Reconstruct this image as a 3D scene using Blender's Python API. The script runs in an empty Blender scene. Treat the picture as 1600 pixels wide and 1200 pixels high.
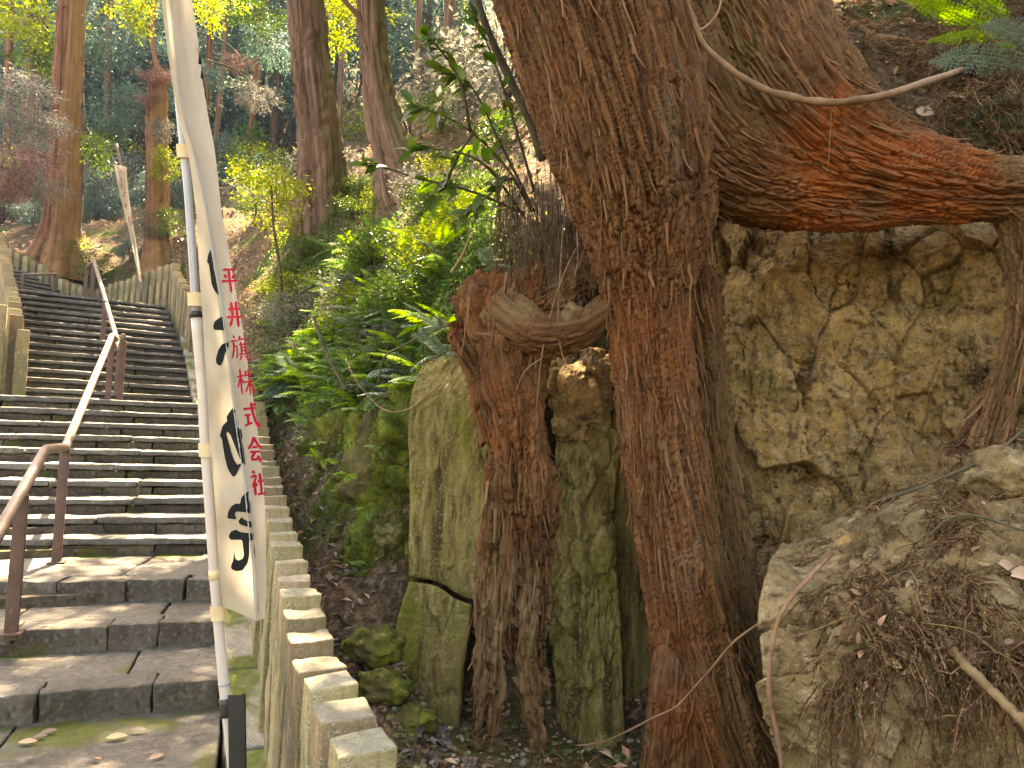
import bpy, math, random
import numpy as np
from mathutils import Vector, Matrix, Quaternion

random.seed(7)
RNG = np.random.default_rng(11)
SC = bpy.context.scene
COL = SC.collection

# ------------------------------------------------------------------ camera
FPX, PITCH, ROLL, CAM_H = 1110.0, math.radians(4.68), math.radians(1.5), 1.34
cam_data = bpy.data.cameras.new('camera')
cam_data.sensor_fit = 'HORIZONTAL'
cam_data.sensor_width = 36.0
cam_data.lens = 36.0 * FPX / 1600.0
cam_data.clip_start = 0.05
cam_data.clip_end = 500.0
cam = bpy.data.objects.new('camera', cam_data)
COL.objects.link(cam)
_F = Vector((0, math.cos(PITCH), math.sin(PITCH)))
_U = Vector((0, -math.sin(PITCH), math.cos(PITCH)))
_R = Vector((1, 0, 0))
CR = _R * math.cos(ROLL) + _U * math.sin(ROLL)
CU = _U * math.cos(ROLL) - _R * math.sin(ROLL)
CF = _F
m = Matrix((CR, CU, -CF)).transposed().to_4x4()
m.translation = Vector((0, 0, CAM_H))
cam.matrix_world = m
SC.camera = cam

# ------------------------------------------------------------------ sky, sun, exposure
SUN_EL, SUN_AZ = math.radians(57), math.radians(-10)      # azimuth from +Y towards +X
world = bpy.data.worlds.new('World')
SC.world = world
world.use_nodes = True
wn = world.node_tree.nodes
bg = wn['Background']
sky = wn.new('ShaderNodeTexSky')
sky.sky_type = 'NISHITA'
sky.sun_disc = False
sky.sun_elevation = SUN_EL
sky.sun_rotation = SUN_AZ
sky.dust_density = 3.0
sky.ozone_density = 0.7
world.node_tree.links.new(sky.outputs[0], bg.inputs[0])
bg.inputs[1].default_value = 0.095
sun_data = bpy.data.lights.new('sun', 'SUN')
sun_data.energy = 5.0
sun_data.angle = math.radians(0.53)
sun_data.color = (1.0, 0.94, 0.84)
sun = bpy.data.objects.new('sun', sun_data)
COL.objects.link(sun)
S_DIR = Vector((math.sin(SUN_AZ) * math.cos(SUN_EL), math.cos(SUN_AZ) * math.cos(SUN_EL), math.sin(SUN_EL)))
sun.rotation_euler = S_DIR.to_track_quat('Z', 'Y').to_euler()
sun.location = S_DIR * 60
vs = SC.view_settings
vs.view_transform = 'Standard'
vs.look = 'None'
vs.gamma = 1.0
vs.use_curve_mapping = False
vs.exposure = 3.55
vs.use_white_balance = True
vs.white_balance_temperature = 12300
vs.white_balance_tint = 17
SC.cycles.use_denoising = True
SC.cycles.use_adaptive_sampling = True
SC.cycles.adaptive_threshold = 0.012
SC.cycles.max_bounces = 6
SC.cycles.diffuse_bounces = 3
SC.cycles.glossy_bounces = 2
SC.cycles.transmission_bounces = 4
SC.cycles.volume_bounces = 1
SC.cycles.transparent_max_bounces = 6
SC.cycles.sample_clamp_indirect = 6.0
SC.cycles.caustics_reflective = False
SC.cycles.caustics_refractive = False

# ------------------------------------------------------------------ helpers
def P(px, py, d):
    """world point seen at photo pixel (px, py) when it stands d metres away"""
    v = Vector((0, 0, CAM_H)) + (CF + CR * ((px - 800) / FPX) + CU * ((600 - py) / FPX)) * d
    return np.array(v)

def PA(rows):
    return np.array([P(*r) for r in rows])

_perm = np.random.default_rng(3).permutation(256)
_perm = np.concatenate([_perm, _perm])
_grad = np.random.default_rng(4).normal(size=(256, 3))
_grad /= np.linalg.norm(_grad, axis=1)[:, None]

def pn(p):
    """perlin noise, about -1..1"""
    p = np.asarray(p, float)
    i = np.floor(p).astype(np.int64)
    f = p - i
    w = f * f * f * (f * (f * 6 - 15) + 10)
    i &= 255
    out = 0
    for dx in (0, 1):
        wx = w[:, 0] if dx else 1 - w[:, 0]
        a = _perm[(i[:, 0] + dx) & 255]
        for dy in (0, 1):
            wy = w[:, 1] if dy else 1 - w[:, 1]
            b = _perm[(a + i[:, 1] + dy) & 255]
            for dz in (0, 1):
                wz = w[:, 2] if dz else 1 - w[:, 2]
                g = _grad[_perm[(b + i[:, 2] + dz) & 255]]
                dot = g[:, 0] * (f[:, 0] - dx) + g[:, 1] * (f[:, 1] - dy) + g[:, 2] * (f[:, 2] - dz)
                out = out + wx * wy * wz * dot
    return out * 1.6

def fbm(p, o=4, g=0.5):
    p = np.asarray(p, float)
    s, a, k = 0, 1.0, 1.0
    for _ in range(o):
        s = s + a * pn(p * k + 17.3 * k)
        a *= g
        k *= 2.03
    return s

_vr = np.random.default_rng(5).random((256, 4))

def vor(p, full=False):
    """F1, F2 and a random number of the nearest cell (full: also the offset from its centre and a random tilt)"""
    p = np.asarray(p, float)
    i = np.floor(p).astype(np.int64)
    n = len(p)
    f1 = np.full(n, 81.0)
    f2 = np.full(n, 81.0)
    hid = np.zeros(n, np.int64)
    dl = np.zeros((n, 3))
    for dx in (-1, 0, 1):
        hx = _perm[(i[:, 0] + dx) & 255]
        for dy in (-1, 0, 1):
            hy = _perm[(hx + i[:, 1] + dy) & 255]
            for dz in (-1, 0, 1):
                h = _perm[(hy + i[:, 2] + dz) & 255]
                r = _vr[h]
                v = p - i - r[:, :3] - (dx, dy, dz)
                d = (v * v).sum(1)
                near = d < f1
                f2 = np.where(near, f1, np.minimum(f2, d))
                hid = np.where(near, h, hid)
                f1 = np.where(near, d, f1)
                if full:
                    dl[near] = v[near]
    f1, f2 = np.sqrt(f1), np.sqrt(f2)
    if full:
        return f1, f2, _vr[hid, 3], dl, _vr[_perm[hid], :3] - 0.5
    return f1, f2, _vr[hid, 3]

def sstep(a, b, x):
    t = np.clip((x - a) / (b - a), 0, 1)
    return t * t * (3 - 2 * t)

def mesh(name, V, F, smooth=True, attrs=None):
    """V (n,3); F one index array or a list of index arrays (m,k)"""
    if not isinstance(F, list):
        F = [F]
    F = [np.asarray(f, np.int32) for f in F if len(f)]
    me = bpy.data.meshes.new(name)
    V = np.asarray(V, np.float32)
    me.vertices.add(len(V))
    me.vertices.foreach_set('co', V.ravel())
    idx = np.concatenate([f.ravel() for f in F])
    tot = np.concatenate([np.full(len(f), f.shape[1], np.int32) for f in F])
    st = np.concatenate([[0], np.cumsum(tot)[:-1]]).astype(np.int32)
    me.loops.add(len(idx))
    me.loops.foreach_set('vertex_index', idx)
    me.polygons.add(len(tot))
    me.polygons.foreach_set('loop_start', st)
    me.polygons.foreach_set('use_smooth', np.full(len(tot), bool(smooth)))
    me.update(calc_edges=True)
    for k, a in (attrs or {}).items():
        a = np.asarray(a, np.float32)
        if a.ndim == 1:
            me.attributes.new(k, 'FLOAT', 'POINT').data.foreach_set('value', a)
        else:
            me.attributes.new(k, 'FLOAT_VECTOR', 'POINT').data.foreach_set('vector', a.ravel())
    return me

def obj(name, me, material=None, parent=None, loc=None):
    o = bpy.data.objects.new(name, me)
    COL.objects.link(o)
    if material is not None and me is not None and len(me.materials) == 0:
        me.materials.append(material)
    if parent is not None:
        o.parent = parent
    if loc is not None:
        o.location = loc
    return o

def tag(o, label, cat, group=None):
    o['label'] = label
    o['category'] = cat
    if group:
        o['group'] = group
    return o

def thing(name, label, cat, loc=(0, 0, 0), rz=0.0, group=None):
    o = bpy.data.objects.new(name, None)
    o.empty_display_size = 0.1
    COL.objects.link(o)
    o.location = loc
    o.rotation_euler = (0, 0, rz)
    return tag(o, label, cat, group)

def kind(o, k):
    o['kind'] = k
    return o

class MB:
    """collects geometry, then links it as one mesh"""
    def __init__(s):
        s.v, s.f, s.n = [], [], 0
    def add(s, V, F):
        V = np.asarray(V, float)
        s.v.append(V)
        for f in (F if isinstance(F, list) else [F]):
            if len(f):
                s.f.append(np.asarray(f) + s.n)
        s.n += len(V)
    def build(s, name, material, parent=None, smooth=True, origin=None):
        V = np.concatenate(s.v)
        if origin is not None:
            V = V - np.asarray(origin)
        by = {}
        for f in s.f:
            by.setdefault(f.shape[1], []).append(f)
        return obj(name, mesh(name, V, [np.concatenate(x) for x in by.values()], smooth), material, parent, origin)

def catmull(pts, n):
    """resample a list of rows (k columns) to n rows on a Catmull-Rom spline"""
    p = np.asarray(pts, float)
    if len(p) == 2:
        t = np.linspace(0, 1, n)[:, None]
        return p[0] * (1 - t) + p[1] * t
    q = np.concatenate([[2 * p[0] - p[1]], p, [2 * p[-1] - p[-2]]])
    t = np.linspace(0, len(p) - 1 - 1e-9, n)
    i = t.astype(int)
    f = (t - i)[:, None]
    a, b, c, d = q[i], q[i + 1], q[i + 2], q[i + 3]
    return 0.5 * (2 * b + (c - a) * f + (2 * a - 5 * b + 4 * c - d) * f ** 2 + (3 * b - a - 3 * c + d) * f ** 3)

def frames(C):
    """tangent and two normals along a polyline, carried without twist"""
    T = np.gradient(C, axis=0)
    T /= np.linalg.norm(T, axis=1)[:, None] + 1e-12
    a = np.array([0, 0, 1.0]) if abs(T[0][2]) < 0.8 else np.array([0, 1.0, 0])
    N = np.zeros_like(T)
    n = np.cross(T[0], a)
    n /= np.linalg.norm(n)
    for k in range(len(T)):
        n = n - T[k] * np.dot(n, T[k])
        n /= np.linalg.norm(n) + 1e-12
        N[k] = n
    return T, N, np.cross(T, N)

def grid_faces(nr, nc, wrap=False, off=0):
    r = np.arange(nr - 1)[:, None]
    c = np.arange(nc if wrap else nc - 1)[None, :]
    c2 = (c + 1) % nc
    a = r * nc + c
    b = r * nc + c2
    d = (r + 1) * nc + c2
    e = (r + 1) * nc + c
    return np.stack([a, b, d, e], -1).reshape(-1, 4) + off

def tube(C, R, ns=8, caps=True):
    """closed tube geometry round centres C with radii R"""
    C = np.asarray(C, float)
    R = np.broadcast_to(np.asarray(R, float), (len(C),))
    T, N, B = frames(C)
    a = np.arange(ns) * 2 * math.pi / ns
    V = C[:, None, :] + R[:, None, None] * (np.cos(a)[None, :, None] * N[:, None, :] + np.sin(a)[None, :, None] * B[:, None, :])
    V = V.reshape(-1, 3)
    F = [grid_faces(len(C), ns, True)]
    if caps:
        V = np.concatenate([V, C[:1], C[-1:]])
        k = np.arange(ns)
        n = len(C) * ns
        F.append(np.stack([np.full(ns, n), (k + 1) % ns, k], 1))
        b = (len(C) - 1) * ns
        F.append(np.stack([np.full(ns, n + 1), b + k, b + (k + 1) % ns], 1))
    return V, F

def gnormals(G):
    du = np.gradient(G, axis=1)
    dv = np.gradient(G, axis=0)
    n = np.cross(du, dv)
    return n / (np.linalg.norm(n, axis=2, keepdims=True) + 1e-12)

def patch(ctrl, nr, nc):
    """dense grid (nr,nc,3) through a coarse grid of (px,py,d) rows"""
    g = np.array([[P(*c) for c in row] for row in ctrl])
    a = np.array([catmull(row, nc) for row in g])
    return np.array([catmull(a[:, j], nr) for j in range(nc)]).transpose(1, 0, 2)

def box_geo(sx, sy, sz, nx=1, ny=1, nz=1, lines=None):
    """subdivided box centred in x and y, standing on z=0; lines gives the grid positions (0..1) per axis"""
    ln = lines or [np.linspace(0, 1, k + 1) for k in (nx, ny, nz)]
    s = np.array((sx, sy, sz), float)
    Vs, Fs, off = [], [], 0
    for ax in range(3):
        u, v = (ax + 1) % 3, (ax + 2) % 3
        for side in (0, 1):
            gu, gv = np.meshgrid(ln[u], ln[v])
            p = np.zeros(gu.shape + (3,))
            p[..., u], p[..., v], p[..., ax] = gu, gv, side
            f = grid_faces(len(ln[v]), len(ln[u]), off=off)
            Fs.append(f if side else f[:, ::-1])
            Vs.append(p.reshape(-1, 3))
            off += gu.size
    V = np.concatenate(Vs)
    key = np.round(V * 9000).astype(np.int64)
    _, first, inv = np.unique(key[:, 0] * 10 ** 10 + key[:, 1] * 10 ** 5 + key[:, 2], return_index=True, return_inverse=True)
    V = V[first]
    F = inv.ravel()[np.concatenate(Fs)]
    return (V - (0.5, 0.5, 0)) * s, F

def stone_box(sx, sy, sz, cell=0.06, rnd=0.012, rough=0.006, seed=0.0, freq=9.0):
    """a hewn stone: uneven box with narrow worn edges"""
    ln = []
    for q in (sx, sy, sz):
        e = min(rnd / q, 0.3)
        n = max(1, min(26, int(round(q / cell))))
        ln.append(np.concatenate([[0.0, e * 0.5], np.linspace(e, 1 - e, n + 1), [1 - e * 0.5, 1.0]]))
    V, F = box_geo(sx, sy, sz, lines=ln)
    h = np.array((sx, sy, sz)) / 2
    c = V - (0, 0, sz / 2)
    lim = h - np.minimum(rnd, h * 0.6)
    inner = np.clip(c, -lim, lim)
    dv = c - inner
    L = np.linalg.norm(dv, axis=1, keepdims=True)
    c = inner + np.where(L > 1e-9, dv / np.maximum(L, 1e-9) * np.minimum(L, rnd), 0)
    q = c + seed
    nrm = c / h
    nrm = np.sign(nrm) * np.abs(nrm) ** 8
    nrm /= np.linalg.norm(nrm, axis=1, keepdims=True) + 1e-9
    edge = (np.abs(c) > lim - 0.004).sum(1) > 1          # arrises are chipped more than faces
    chip = -np.maximum(fbm(q * 11 + 20, 3), 0) * rough * 1.6 * edge
    c = c + nrm * (fbm(q * freq, 3) * rough + fbm(q * freq * 0.35 + 5, 2) * rough + chip)[:, None]
    return c + (0, 0, sz / 2), F

# ------------------------------------------------------------------ materials
def _ramp(nt, stops):
    r = nt.nodes.new('ShaderNodeValToRGB')
    e = r.color_ramp.elements
    while len(e) < len(stops):
        e.new(0.5)
    for k, (pos, c) in enumerate(stops):
        e[k].position = pos
        e[k].color = (*c, 1)
    return r

def material(name, layers, bump=(), rough=0.85, spec=0.3, coord='Object', attr=None, tint=None,
             moss=None, island=0.0, objvar=0.0, trans=None, back=None):
    """layers: list of (scale, stretch, stops, blend-factor-or-(scale,lo,hi)); first is the base.
    bump: (scale, stretch, strength, distance). tint: (attribute, colour) pairs. moss: (colour, lo, hi, scale)"""
    M = bpy.data.materials.new(name)
    M.use_nodes = True
    nt = M.node_tree
    N, L = nt.nodes, nt.links
    bs = N['Principled BSDF']
    bs.inputs['Roughness'].default_value = rough
    bs.inputs['Specular IOR Level'].default_value = spec
    if attr:
        src = N.new('ShaderNodeAttribute')
        src.attribute_name = attr
        vec = src.outputs['Vector']
    else:
        src = N.new('ShaderNodeTexCoord')
        vec = src.outputs[coord]
    def noise(scale, stretch, detail=4.0, rgh=0.6, dist=0.0, off=0.0):
        mp = N.new('ShaderNodeMapping')
        mp.inputs['Scale'].default_value = [scale * q for q in stretch]
        mp.inputs['Location'].default_value = (off, off * 0.7, off * 1.3)
        L.new(vec, mp.inputs['Vector'])
        t = N.new('ShaderNodeTexNoise')
        t.inputs['Scale'].default_value = 1.0
        t.inputs['Detail'].default_value = detail
        t.inputs['Roughness'].default_value = rgh
        t.inputs['Distortion'].default_value = dist
        L.new(mp.outputs[0], t.inputs['Vector'])
        return t.outputs['Fac']
    def mix(a, b, fac):
        mx = N.new('ShaderNodeMix')
        mx.data_type = 'RGBA'
        for sock, val in ((mx.inputs[0], fac), (mx.inputs[6], a), (mx.inputs[7], b)):
            if hasattr(val, 'is_linked'):
                L.new(val, sock)
            elif isinstance(val, tuple):
                sock.default_value = (*val[:3], 1)
            else:
                sock.default_value = val
        return mx.outputs[2]
    def remap(f, lo, hi, a=0.0, b=1.0):
        mr = N.new('ShaderNodeMapRange')
        mr.interpolation_type = 'SMOOTHSTEP'
        for k, v in enumerate((lo, hi, a, b)):
            mr.inputs[1 + k].default_value = v
        L.new(f, mr.inputs[0])
        return mr.outputs[0]
    colr = None
    for k, lay in enumerate(layers):
        sc, st, stops = lay[:3]
        r = _ramp(nt, stops)
        L.new(noise(sc, st, off=3.1 * k), r.inputs[0])
        if colr is None:
            colr = r.outputs[0]
        else:
            bl = lay[3]
            if isinstance(bl, tuple):
                f = remap(noise(bl[0], bl[3] if len(bl) > 3 else (1, 1, 1), off=7.7 * k + 2), bl[1], bl[2])
            else:
                f = bl
            colr = mix(colr, r.outputs[0], f)
    for (an, c, amt) in (tint or ()):
        at = N.new('ShaderNodeAttribute')
        at.attribute_name = an
        ml = N.new('ShaderNodeMath')
        ml.operation = 'MULTIPLY'
        ml.inputs[1].default_value = amt
        L.new(at.outputs['Fac'], ml.inputs[0])
        colr = mix(colr, c, ml.outputs[0])
    if moss:
        c, lo, hi, sc = moss[:4]
        g = N.new('ShaderNodeNewGeometry')
        sx = N.new('ShaderNodeSeparateXYZ')
        L.new(g.outputs['Normal'], sx.inputs[0])
        up = remap(sx.outputs['Z'], moss[4] if len(moss) > 4 else -0.6, moss[5] if len(moss) > 5 else 0.7)
        nz = remap(noise(sc, (1, 1, 1), off=11), lo, hi)
        ml = N.new('ShaderNodeMath')
        ml.operation = 'MULTIPLY'
        L.new(up, ml.inputs[0])
        L.new(nz, ml.inputs[1])
        mr = _ramp(nt, [(0.3, c), (0.75, tuple(min(1, q * 1.9) for q in c))])
        L.new(noise(sc * 9, (1, 1, 1), off=5), mr.inputs[0])
        colr = mix(colr, mr.outputs[0], ml.outputs[0])
    if island or objvar:
        hs = N.new('ShaderNodeHueSaturation')
        if island:
            g = N.new('ShaderNodeNewGeometry')
            rv, amt = g.outputs['Random Per Island'], island
        else:
            g = N.new('ShaderNodeObjectInfo')
            rv, amt = g.outputs['Random'], objvar
        L.new(remap(rv, 0, 1, 1 - amt, 1 + amt), hs.inputs['Value'])
        m2 = N.new('ShaderNodeMath')
        m2.operation = 'MULTIPLY'
        m2.inputs[1].default_value = 7.13
        L.new(rv, m2.inputs[0])
        fr = N.new('ShaderNodeMath')
        fr.operation = 'FRACT'
        L.new(m2.outputs[0], fr.inputs[0])
        L.new(remap(fr.outputs[0], 0, 1, 0.5 - amt * 0.07, 0.5 + amt * 0.07), hs.inputs['Hue'])
        L.new(colr, hs.inputs['Color'])
        colr = hs.outputs[0]
    L.new(colr, bs.inputs['Base Color'])
    prev = None
    for (sc, st, strength, dist) in bump:
        b = N.new('ShaderNodeBump')
        b.inputs['Strength'].default_value = strength
        b.inputs['Distance'].default_value = dist
        L.new(noise(sc, st, 4, 0.62, off=1.7), b.inputs['Height'])
        if prev:
            L.new(prev, b.inputs['Normal'])
        prev = b.outputs[0]
    if prev:
        L.new(prev, bs.inputs['Normal'])
    if trans:
        tr = N.new('ShaderNodeBsdfTranslucent')
        hs = N.new('ShaderNodeHueSaturation')
        hs.inputs['Value'].default_value = trans[1]
        hs.inputs['Saturation'].default_value = trans[2] if len(trans) > 2 else 1.1
        L.new(colr, hs.inputs['Color'])
        L.new(hs.outputs[0], tr.inputs['Color'])
        ms = N.new('ShaderNodeMixShader')
        ms.inputs[0].default_value = trans[0]
        L.new(bs.outputs[0], ms.inputs[1])
        L.new(tr.outputs[0], ms.inputs[2])
        L.new(ms.outputs[0], N['Material Output'].inputs['Surface'])
    return M

I3 = (1, 1, 1)
# ------------------------------------------------------------------ material library
V3 = (1, 1, 0.12)
M_ground = material('forest_soil', [
    (3.0, I3, [(0.3, (0.034, 0.024, 0.013)), (0.55, (0.08, 0.057, 0.033)), (0.8, (0.16, 0.115, 0.07))]),
    (14.0, I3, [(0.3, (0.05, 0.034, 0.022)), (0.7, (0.24, 0.17, 0.12))], (30.0, 0.42, 0.6)),
], bump=[(9.0, I3, 0.9, 0.06), (45.0, I3, 0.9, 0.02)], rough=0.95, spec=0.1,
    moss=((0.03, 0.05, 0.012), 0.50, 0.66, 0.9))
M_bark = material('red_cedar_bark', [
    (9.0, V3, [(0.3, (0.028, 0.012, 0.005)), (0.5, (0.10, 0.043, 0.017)), (0.72, (0.22, 0.103, 0.042))]),
    (58.0, (1, 1, 0.045), [(0.36, (0.010, 0.0045, 0.002)), (0.52, (0.11, 0.049, 0.020)), (0.68, (0.29, 0.138, 0.058))], 0.64),
    (7.0, (1, 1, 0.3), [(0.3, (0.07, 0.048, 0.027)), (0.7, (0.19, 0.135, 0.080))], (3.0, 0.52, 0.68, (1, 1, 0.5))),
], bump=[(52.0, (1, 1, 0.045), 1.0, 0.014), (150.0, (1, 1, 0.07), 0.9, 0.005)], rough=0.75, spec=0.3, attr='flow',
    tint=[('cell', (0.25, 0.125, 0.054), 0.30), ('orange', (0.36, 0.088, 0.016), 0.62), ('olive', (0.12, 0.084, 0.026), 0.55), ('pale', (0.27, 0.185, 0.095), 0.55)])
M_wood = material('weathered_root_wood', [
    (7.0, V3, [(0.3, (0.045, 0.018, 0.008)), (0.5, (0.135, 0.060, 0.025)), (0.75, (0.26, 0.125, 0.058))]),
    (52.0, (1, 1, 0.045), [(0.36, (0.018, 0.008, 0.004)), (0.52, (0.11, 0.050, 0.022)), (0.68, (0.24, 0.125, 0.058))], 0.55),
    (5.0, I3, [(0.3, (0.09, 0.062, 0.028)), (0.7, (0.19, 0.135, 0.066))], (3.0, 0.50, 0.70)),
], bump=[(48.0, (1, 1, 0.045), 1.0, 0.014), (150.0, (1, 1, 0.08), 0.9, 0.005)], rough=0.85, spec=0.2, attr='flow',
    tint=[('cell', (0.20, 0.105, 0.052), 0.25), ('orange', (0.23, 0.062, 0.017), 0.5), ('olive', (0.13, 0.105, 0.036), 0.5), ('pale', (0.29, 0.215, 0.12), 0.5)])
M_trunk = material('grey_brown_cedar_bark', [
    (9.0, V3, [(0.3, (0.09, 0.055, 0.04)), (0.5, (0.17, 0.105, 0.075)), (0.75, (0.29, 0.20, 0.15))]),
    (22.0, (1, 1, 0.04), [(0.36, (0.03, 0.018, 0.013)), (0.64, (0.32, 0.22, 0.16))], 0.6),
], bump=[(22.0, (1, 1, 0.04), 1.0, 0.04)], rough=0.9, spec=0.2, attr='flow', tint=[('olive', (0.10, 0.13, 0.03), 0.75)], objvar=0.12)
M_trunk_red = material('reddish_cedar_bark', [  # reddish-brown bark, yellower on the tinted side
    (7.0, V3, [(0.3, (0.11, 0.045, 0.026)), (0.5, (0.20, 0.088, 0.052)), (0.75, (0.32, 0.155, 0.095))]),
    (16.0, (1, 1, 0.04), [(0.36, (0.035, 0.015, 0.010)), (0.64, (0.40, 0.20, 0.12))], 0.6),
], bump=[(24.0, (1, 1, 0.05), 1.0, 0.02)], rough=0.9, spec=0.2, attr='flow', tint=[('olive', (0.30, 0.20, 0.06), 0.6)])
M_rock = material('brown_weathered_rock', [
    (4.0, I3, [(0.3, (0.19, 0.115, 0.036)), (0.5, (0.38, 0.24, 0.084)), (0.72, (0.55, 0.385, 0.18))]),
    (22.0, I3, [(0.35, (0.065, 0.040, 0.015)), (0.66, (0.45, 0.32, 0.17))], (16.0, 0.40, 0.66)),
    (6.0, (1, 1, 0.35), [(0.3, (0.14, 0.105, 0.026)), (0.7, (0.25, 0.19, 0.06))], (2.3, 0.52, 0.68)),
    (5.0, (1, 1, 0.3), [(0.3, (0.04, 0.024, 0.010)), (0.7, (0.10, 0.062, 0.026))], (3.6, 0.56, 0.68, (1, 1, 0.35))),
    (40.0, I3, [(0.3, (0.03, 0.018, 0.008)), (0.7, (0.12, 0.075, 0.03))], (11.0, 0.60, 0.70)),
    (120.0, I3, [(0.42, (0.05, 0.032, 0.015)), (0.62, (0.56, 0.44, 0.28))], (60.0, 0.50, 0.70)),
], bump=[(14.0, I3, 0.9, 0.04), (60.0, I3, 1.0, 0.016), (220.0, I3, 0.7, 0.004)], rough=0.88, spec=0.25)
M_slab = material('olive_mossy_slab', [
    (5.0, (1, 1, 0.3), [(0.3, (0.075, 0.060, 0.018)), (0.5, (0.175, 0.140, 0.046)), (0.72, (0.29, 0.235, 0.095))]),
    (30.0, (1, 1, 0.16), [(0.35, (0.06, 0.050, 0.014)), (0.66, (0.30, 0.25, 0.10))], (14.0, 0.38, 0.62, (1, 1, 0.3))),
    (4.0, I3, [(0.3, (0.085, 0.10, 0.014)), (0.7, (0.19, 0.20, 0.035))], (3.0, 0.50, 0.66, (1, 1, 0.4))),
    (9.0, (1, 1, 0.2), [(0.3, (0.035, 0.028, 0.010)), (0.7, (0.08, 0.065, 0.025))], (7.0, 0.55, 0.68, (1, 1, 0.15))),
    (130.0, I3, [(0.4, (0.045, 0.036, 0.014)), (0.64, (0.42, 0.35, 0.18))], (60.0, 0.48, 0.74)),
], bump=[(20.0, (1, 1, 0.25), 0.8, 0.03), (80.0, I3, 0.8, 0.010), (200.0, I3, 0.5, 0.003)], rough=0.92, spec=0.2)
M_mossrock = material('dark_moss_covered_rock', [
    (5.0, (1, 1, 0.4), [(0.3, (0.030, 0.026, 0.013)), (0.5, (0.085, 0.070, 0.030)), (0.75, (0.19, 0.155, 0.07))]),
    (9.0, (1, 1, 0.35), [(0.3, (0.028, 0.045, 0.008)), (0.5, (0.07, 0.10, 0.014)), (0.75, (0.19, 0.22, 0.032))], (3.0, 0.37, 0.53, (1, 1, 0.5))),
    (110.0, I3, [(0.4, (0.03, 0.026, 0.012)), (0.64, (0.28, 0.25, 0.13))], (50.0, 0.5, 0.75)),
], bump=[(20.0, I3, 0.8, 0.03), (90.0, I3, 0.9, 0.012)], rough=0.92, spec=0.15)
M_boulder = material('lichen_boulder', [
    (5.0, I3, [(0.3, (0.080, 0.053, 0.022)), (0.5, (0.21, 0.148, 0.066)), (0.72, (0.36, 0.27, 0.14))]),
    (20.0, I3, [(0.35, (0.050, 0.034, 0.014)), (0.66, (0.40, 0.31, 0.18))], (9.0, 0.42, 0.64)),
    (150.0, I3, [(0.42, (0.045, 0.030, 0.014)), (0.62, (0.40, 0.32, 0.20))], (70.0, 0.50, 0.74)),
], bump=[(16.0, I3, 0.6, 0.03), (70.0, I3, 0.9, 0.012), (240.0, I3, 0.6, 0.003)], rough=0.9, spec=0.22,
    moss=((0.13, 0.115, 0.06), 0.54, 0.68, 4.0, 0.3, 0.95))
M_step = material('worn_step_stone', [
    (3.0, I3, [(0.3, (0.046, 0.047, 0.043)), (0.5, (0.088, 0.090, 0.083)), (0.75, (0.155, 0.158, 0.148))]),
    (24.0, (1, 1, 1), [(0.35, (0.032, 0.032, 0.029)), (0.66, (0.20, 0.20, 0.19))], (20.0, 0.42, 0.64)),
    (160.0, I3, [(0.4, (0.025, 0.022, 0.019)), (0.65, (0.30, 0.285, 0.26))], (50.0, 0.48, 0.75)),
], bump=[(26.0, (0.5, 1.6, 1), 0.7, 0.018), (110.0, I3, 0.8, 0.007)], rough=0.55, spec=0.5, objvar=0.16,
    moss=((0.050, 0.070, 0.008), 0.53, 0.66, 1.6, -0.1, 0.9))
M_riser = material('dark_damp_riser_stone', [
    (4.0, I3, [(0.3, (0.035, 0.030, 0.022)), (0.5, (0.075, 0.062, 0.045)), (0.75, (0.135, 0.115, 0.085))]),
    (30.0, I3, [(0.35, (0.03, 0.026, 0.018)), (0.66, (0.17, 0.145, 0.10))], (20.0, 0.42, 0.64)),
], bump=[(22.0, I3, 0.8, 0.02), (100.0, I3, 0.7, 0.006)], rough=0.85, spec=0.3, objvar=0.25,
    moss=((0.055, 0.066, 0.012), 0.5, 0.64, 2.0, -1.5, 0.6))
M_edge = material('edge_stone_shaded_sides_lit_top', [  # dark mossy risers, with the shade on their faces painted in too
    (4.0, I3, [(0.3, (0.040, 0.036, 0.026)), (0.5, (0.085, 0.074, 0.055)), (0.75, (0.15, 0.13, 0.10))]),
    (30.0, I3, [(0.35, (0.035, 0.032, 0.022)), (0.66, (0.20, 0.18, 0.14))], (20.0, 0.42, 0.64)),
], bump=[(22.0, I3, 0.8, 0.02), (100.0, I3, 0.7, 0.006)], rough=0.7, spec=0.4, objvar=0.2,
    moss=((0.088, 0.088, 0.080), 0.25, 0.5, 3.0, 0.3, 0.9))  # light on the treads painted in: paler where faces turn up
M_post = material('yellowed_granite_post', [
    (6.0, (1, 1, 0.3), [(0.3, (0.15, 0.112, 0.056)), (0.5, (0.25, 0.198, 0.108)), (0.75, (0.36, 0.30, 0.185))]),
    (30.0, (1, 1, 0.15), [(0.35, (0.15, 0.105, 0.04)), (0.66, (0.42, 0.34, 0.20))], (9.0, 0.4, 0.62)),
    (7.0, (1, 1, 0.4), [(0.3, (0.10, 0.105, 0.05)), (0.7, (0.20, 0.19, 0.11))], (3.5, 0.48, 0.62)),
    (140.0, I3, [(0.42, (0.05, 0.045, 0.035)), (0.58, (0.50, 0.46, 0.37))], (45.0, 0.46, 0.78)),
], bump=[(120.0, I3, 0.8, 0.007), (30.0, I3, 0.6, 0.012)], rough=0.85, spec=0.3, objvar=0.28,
    moss=((0.16, 0.16, 0.125), 0.25, 0.5, 5.0, 0.5, 0.95))
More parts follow.
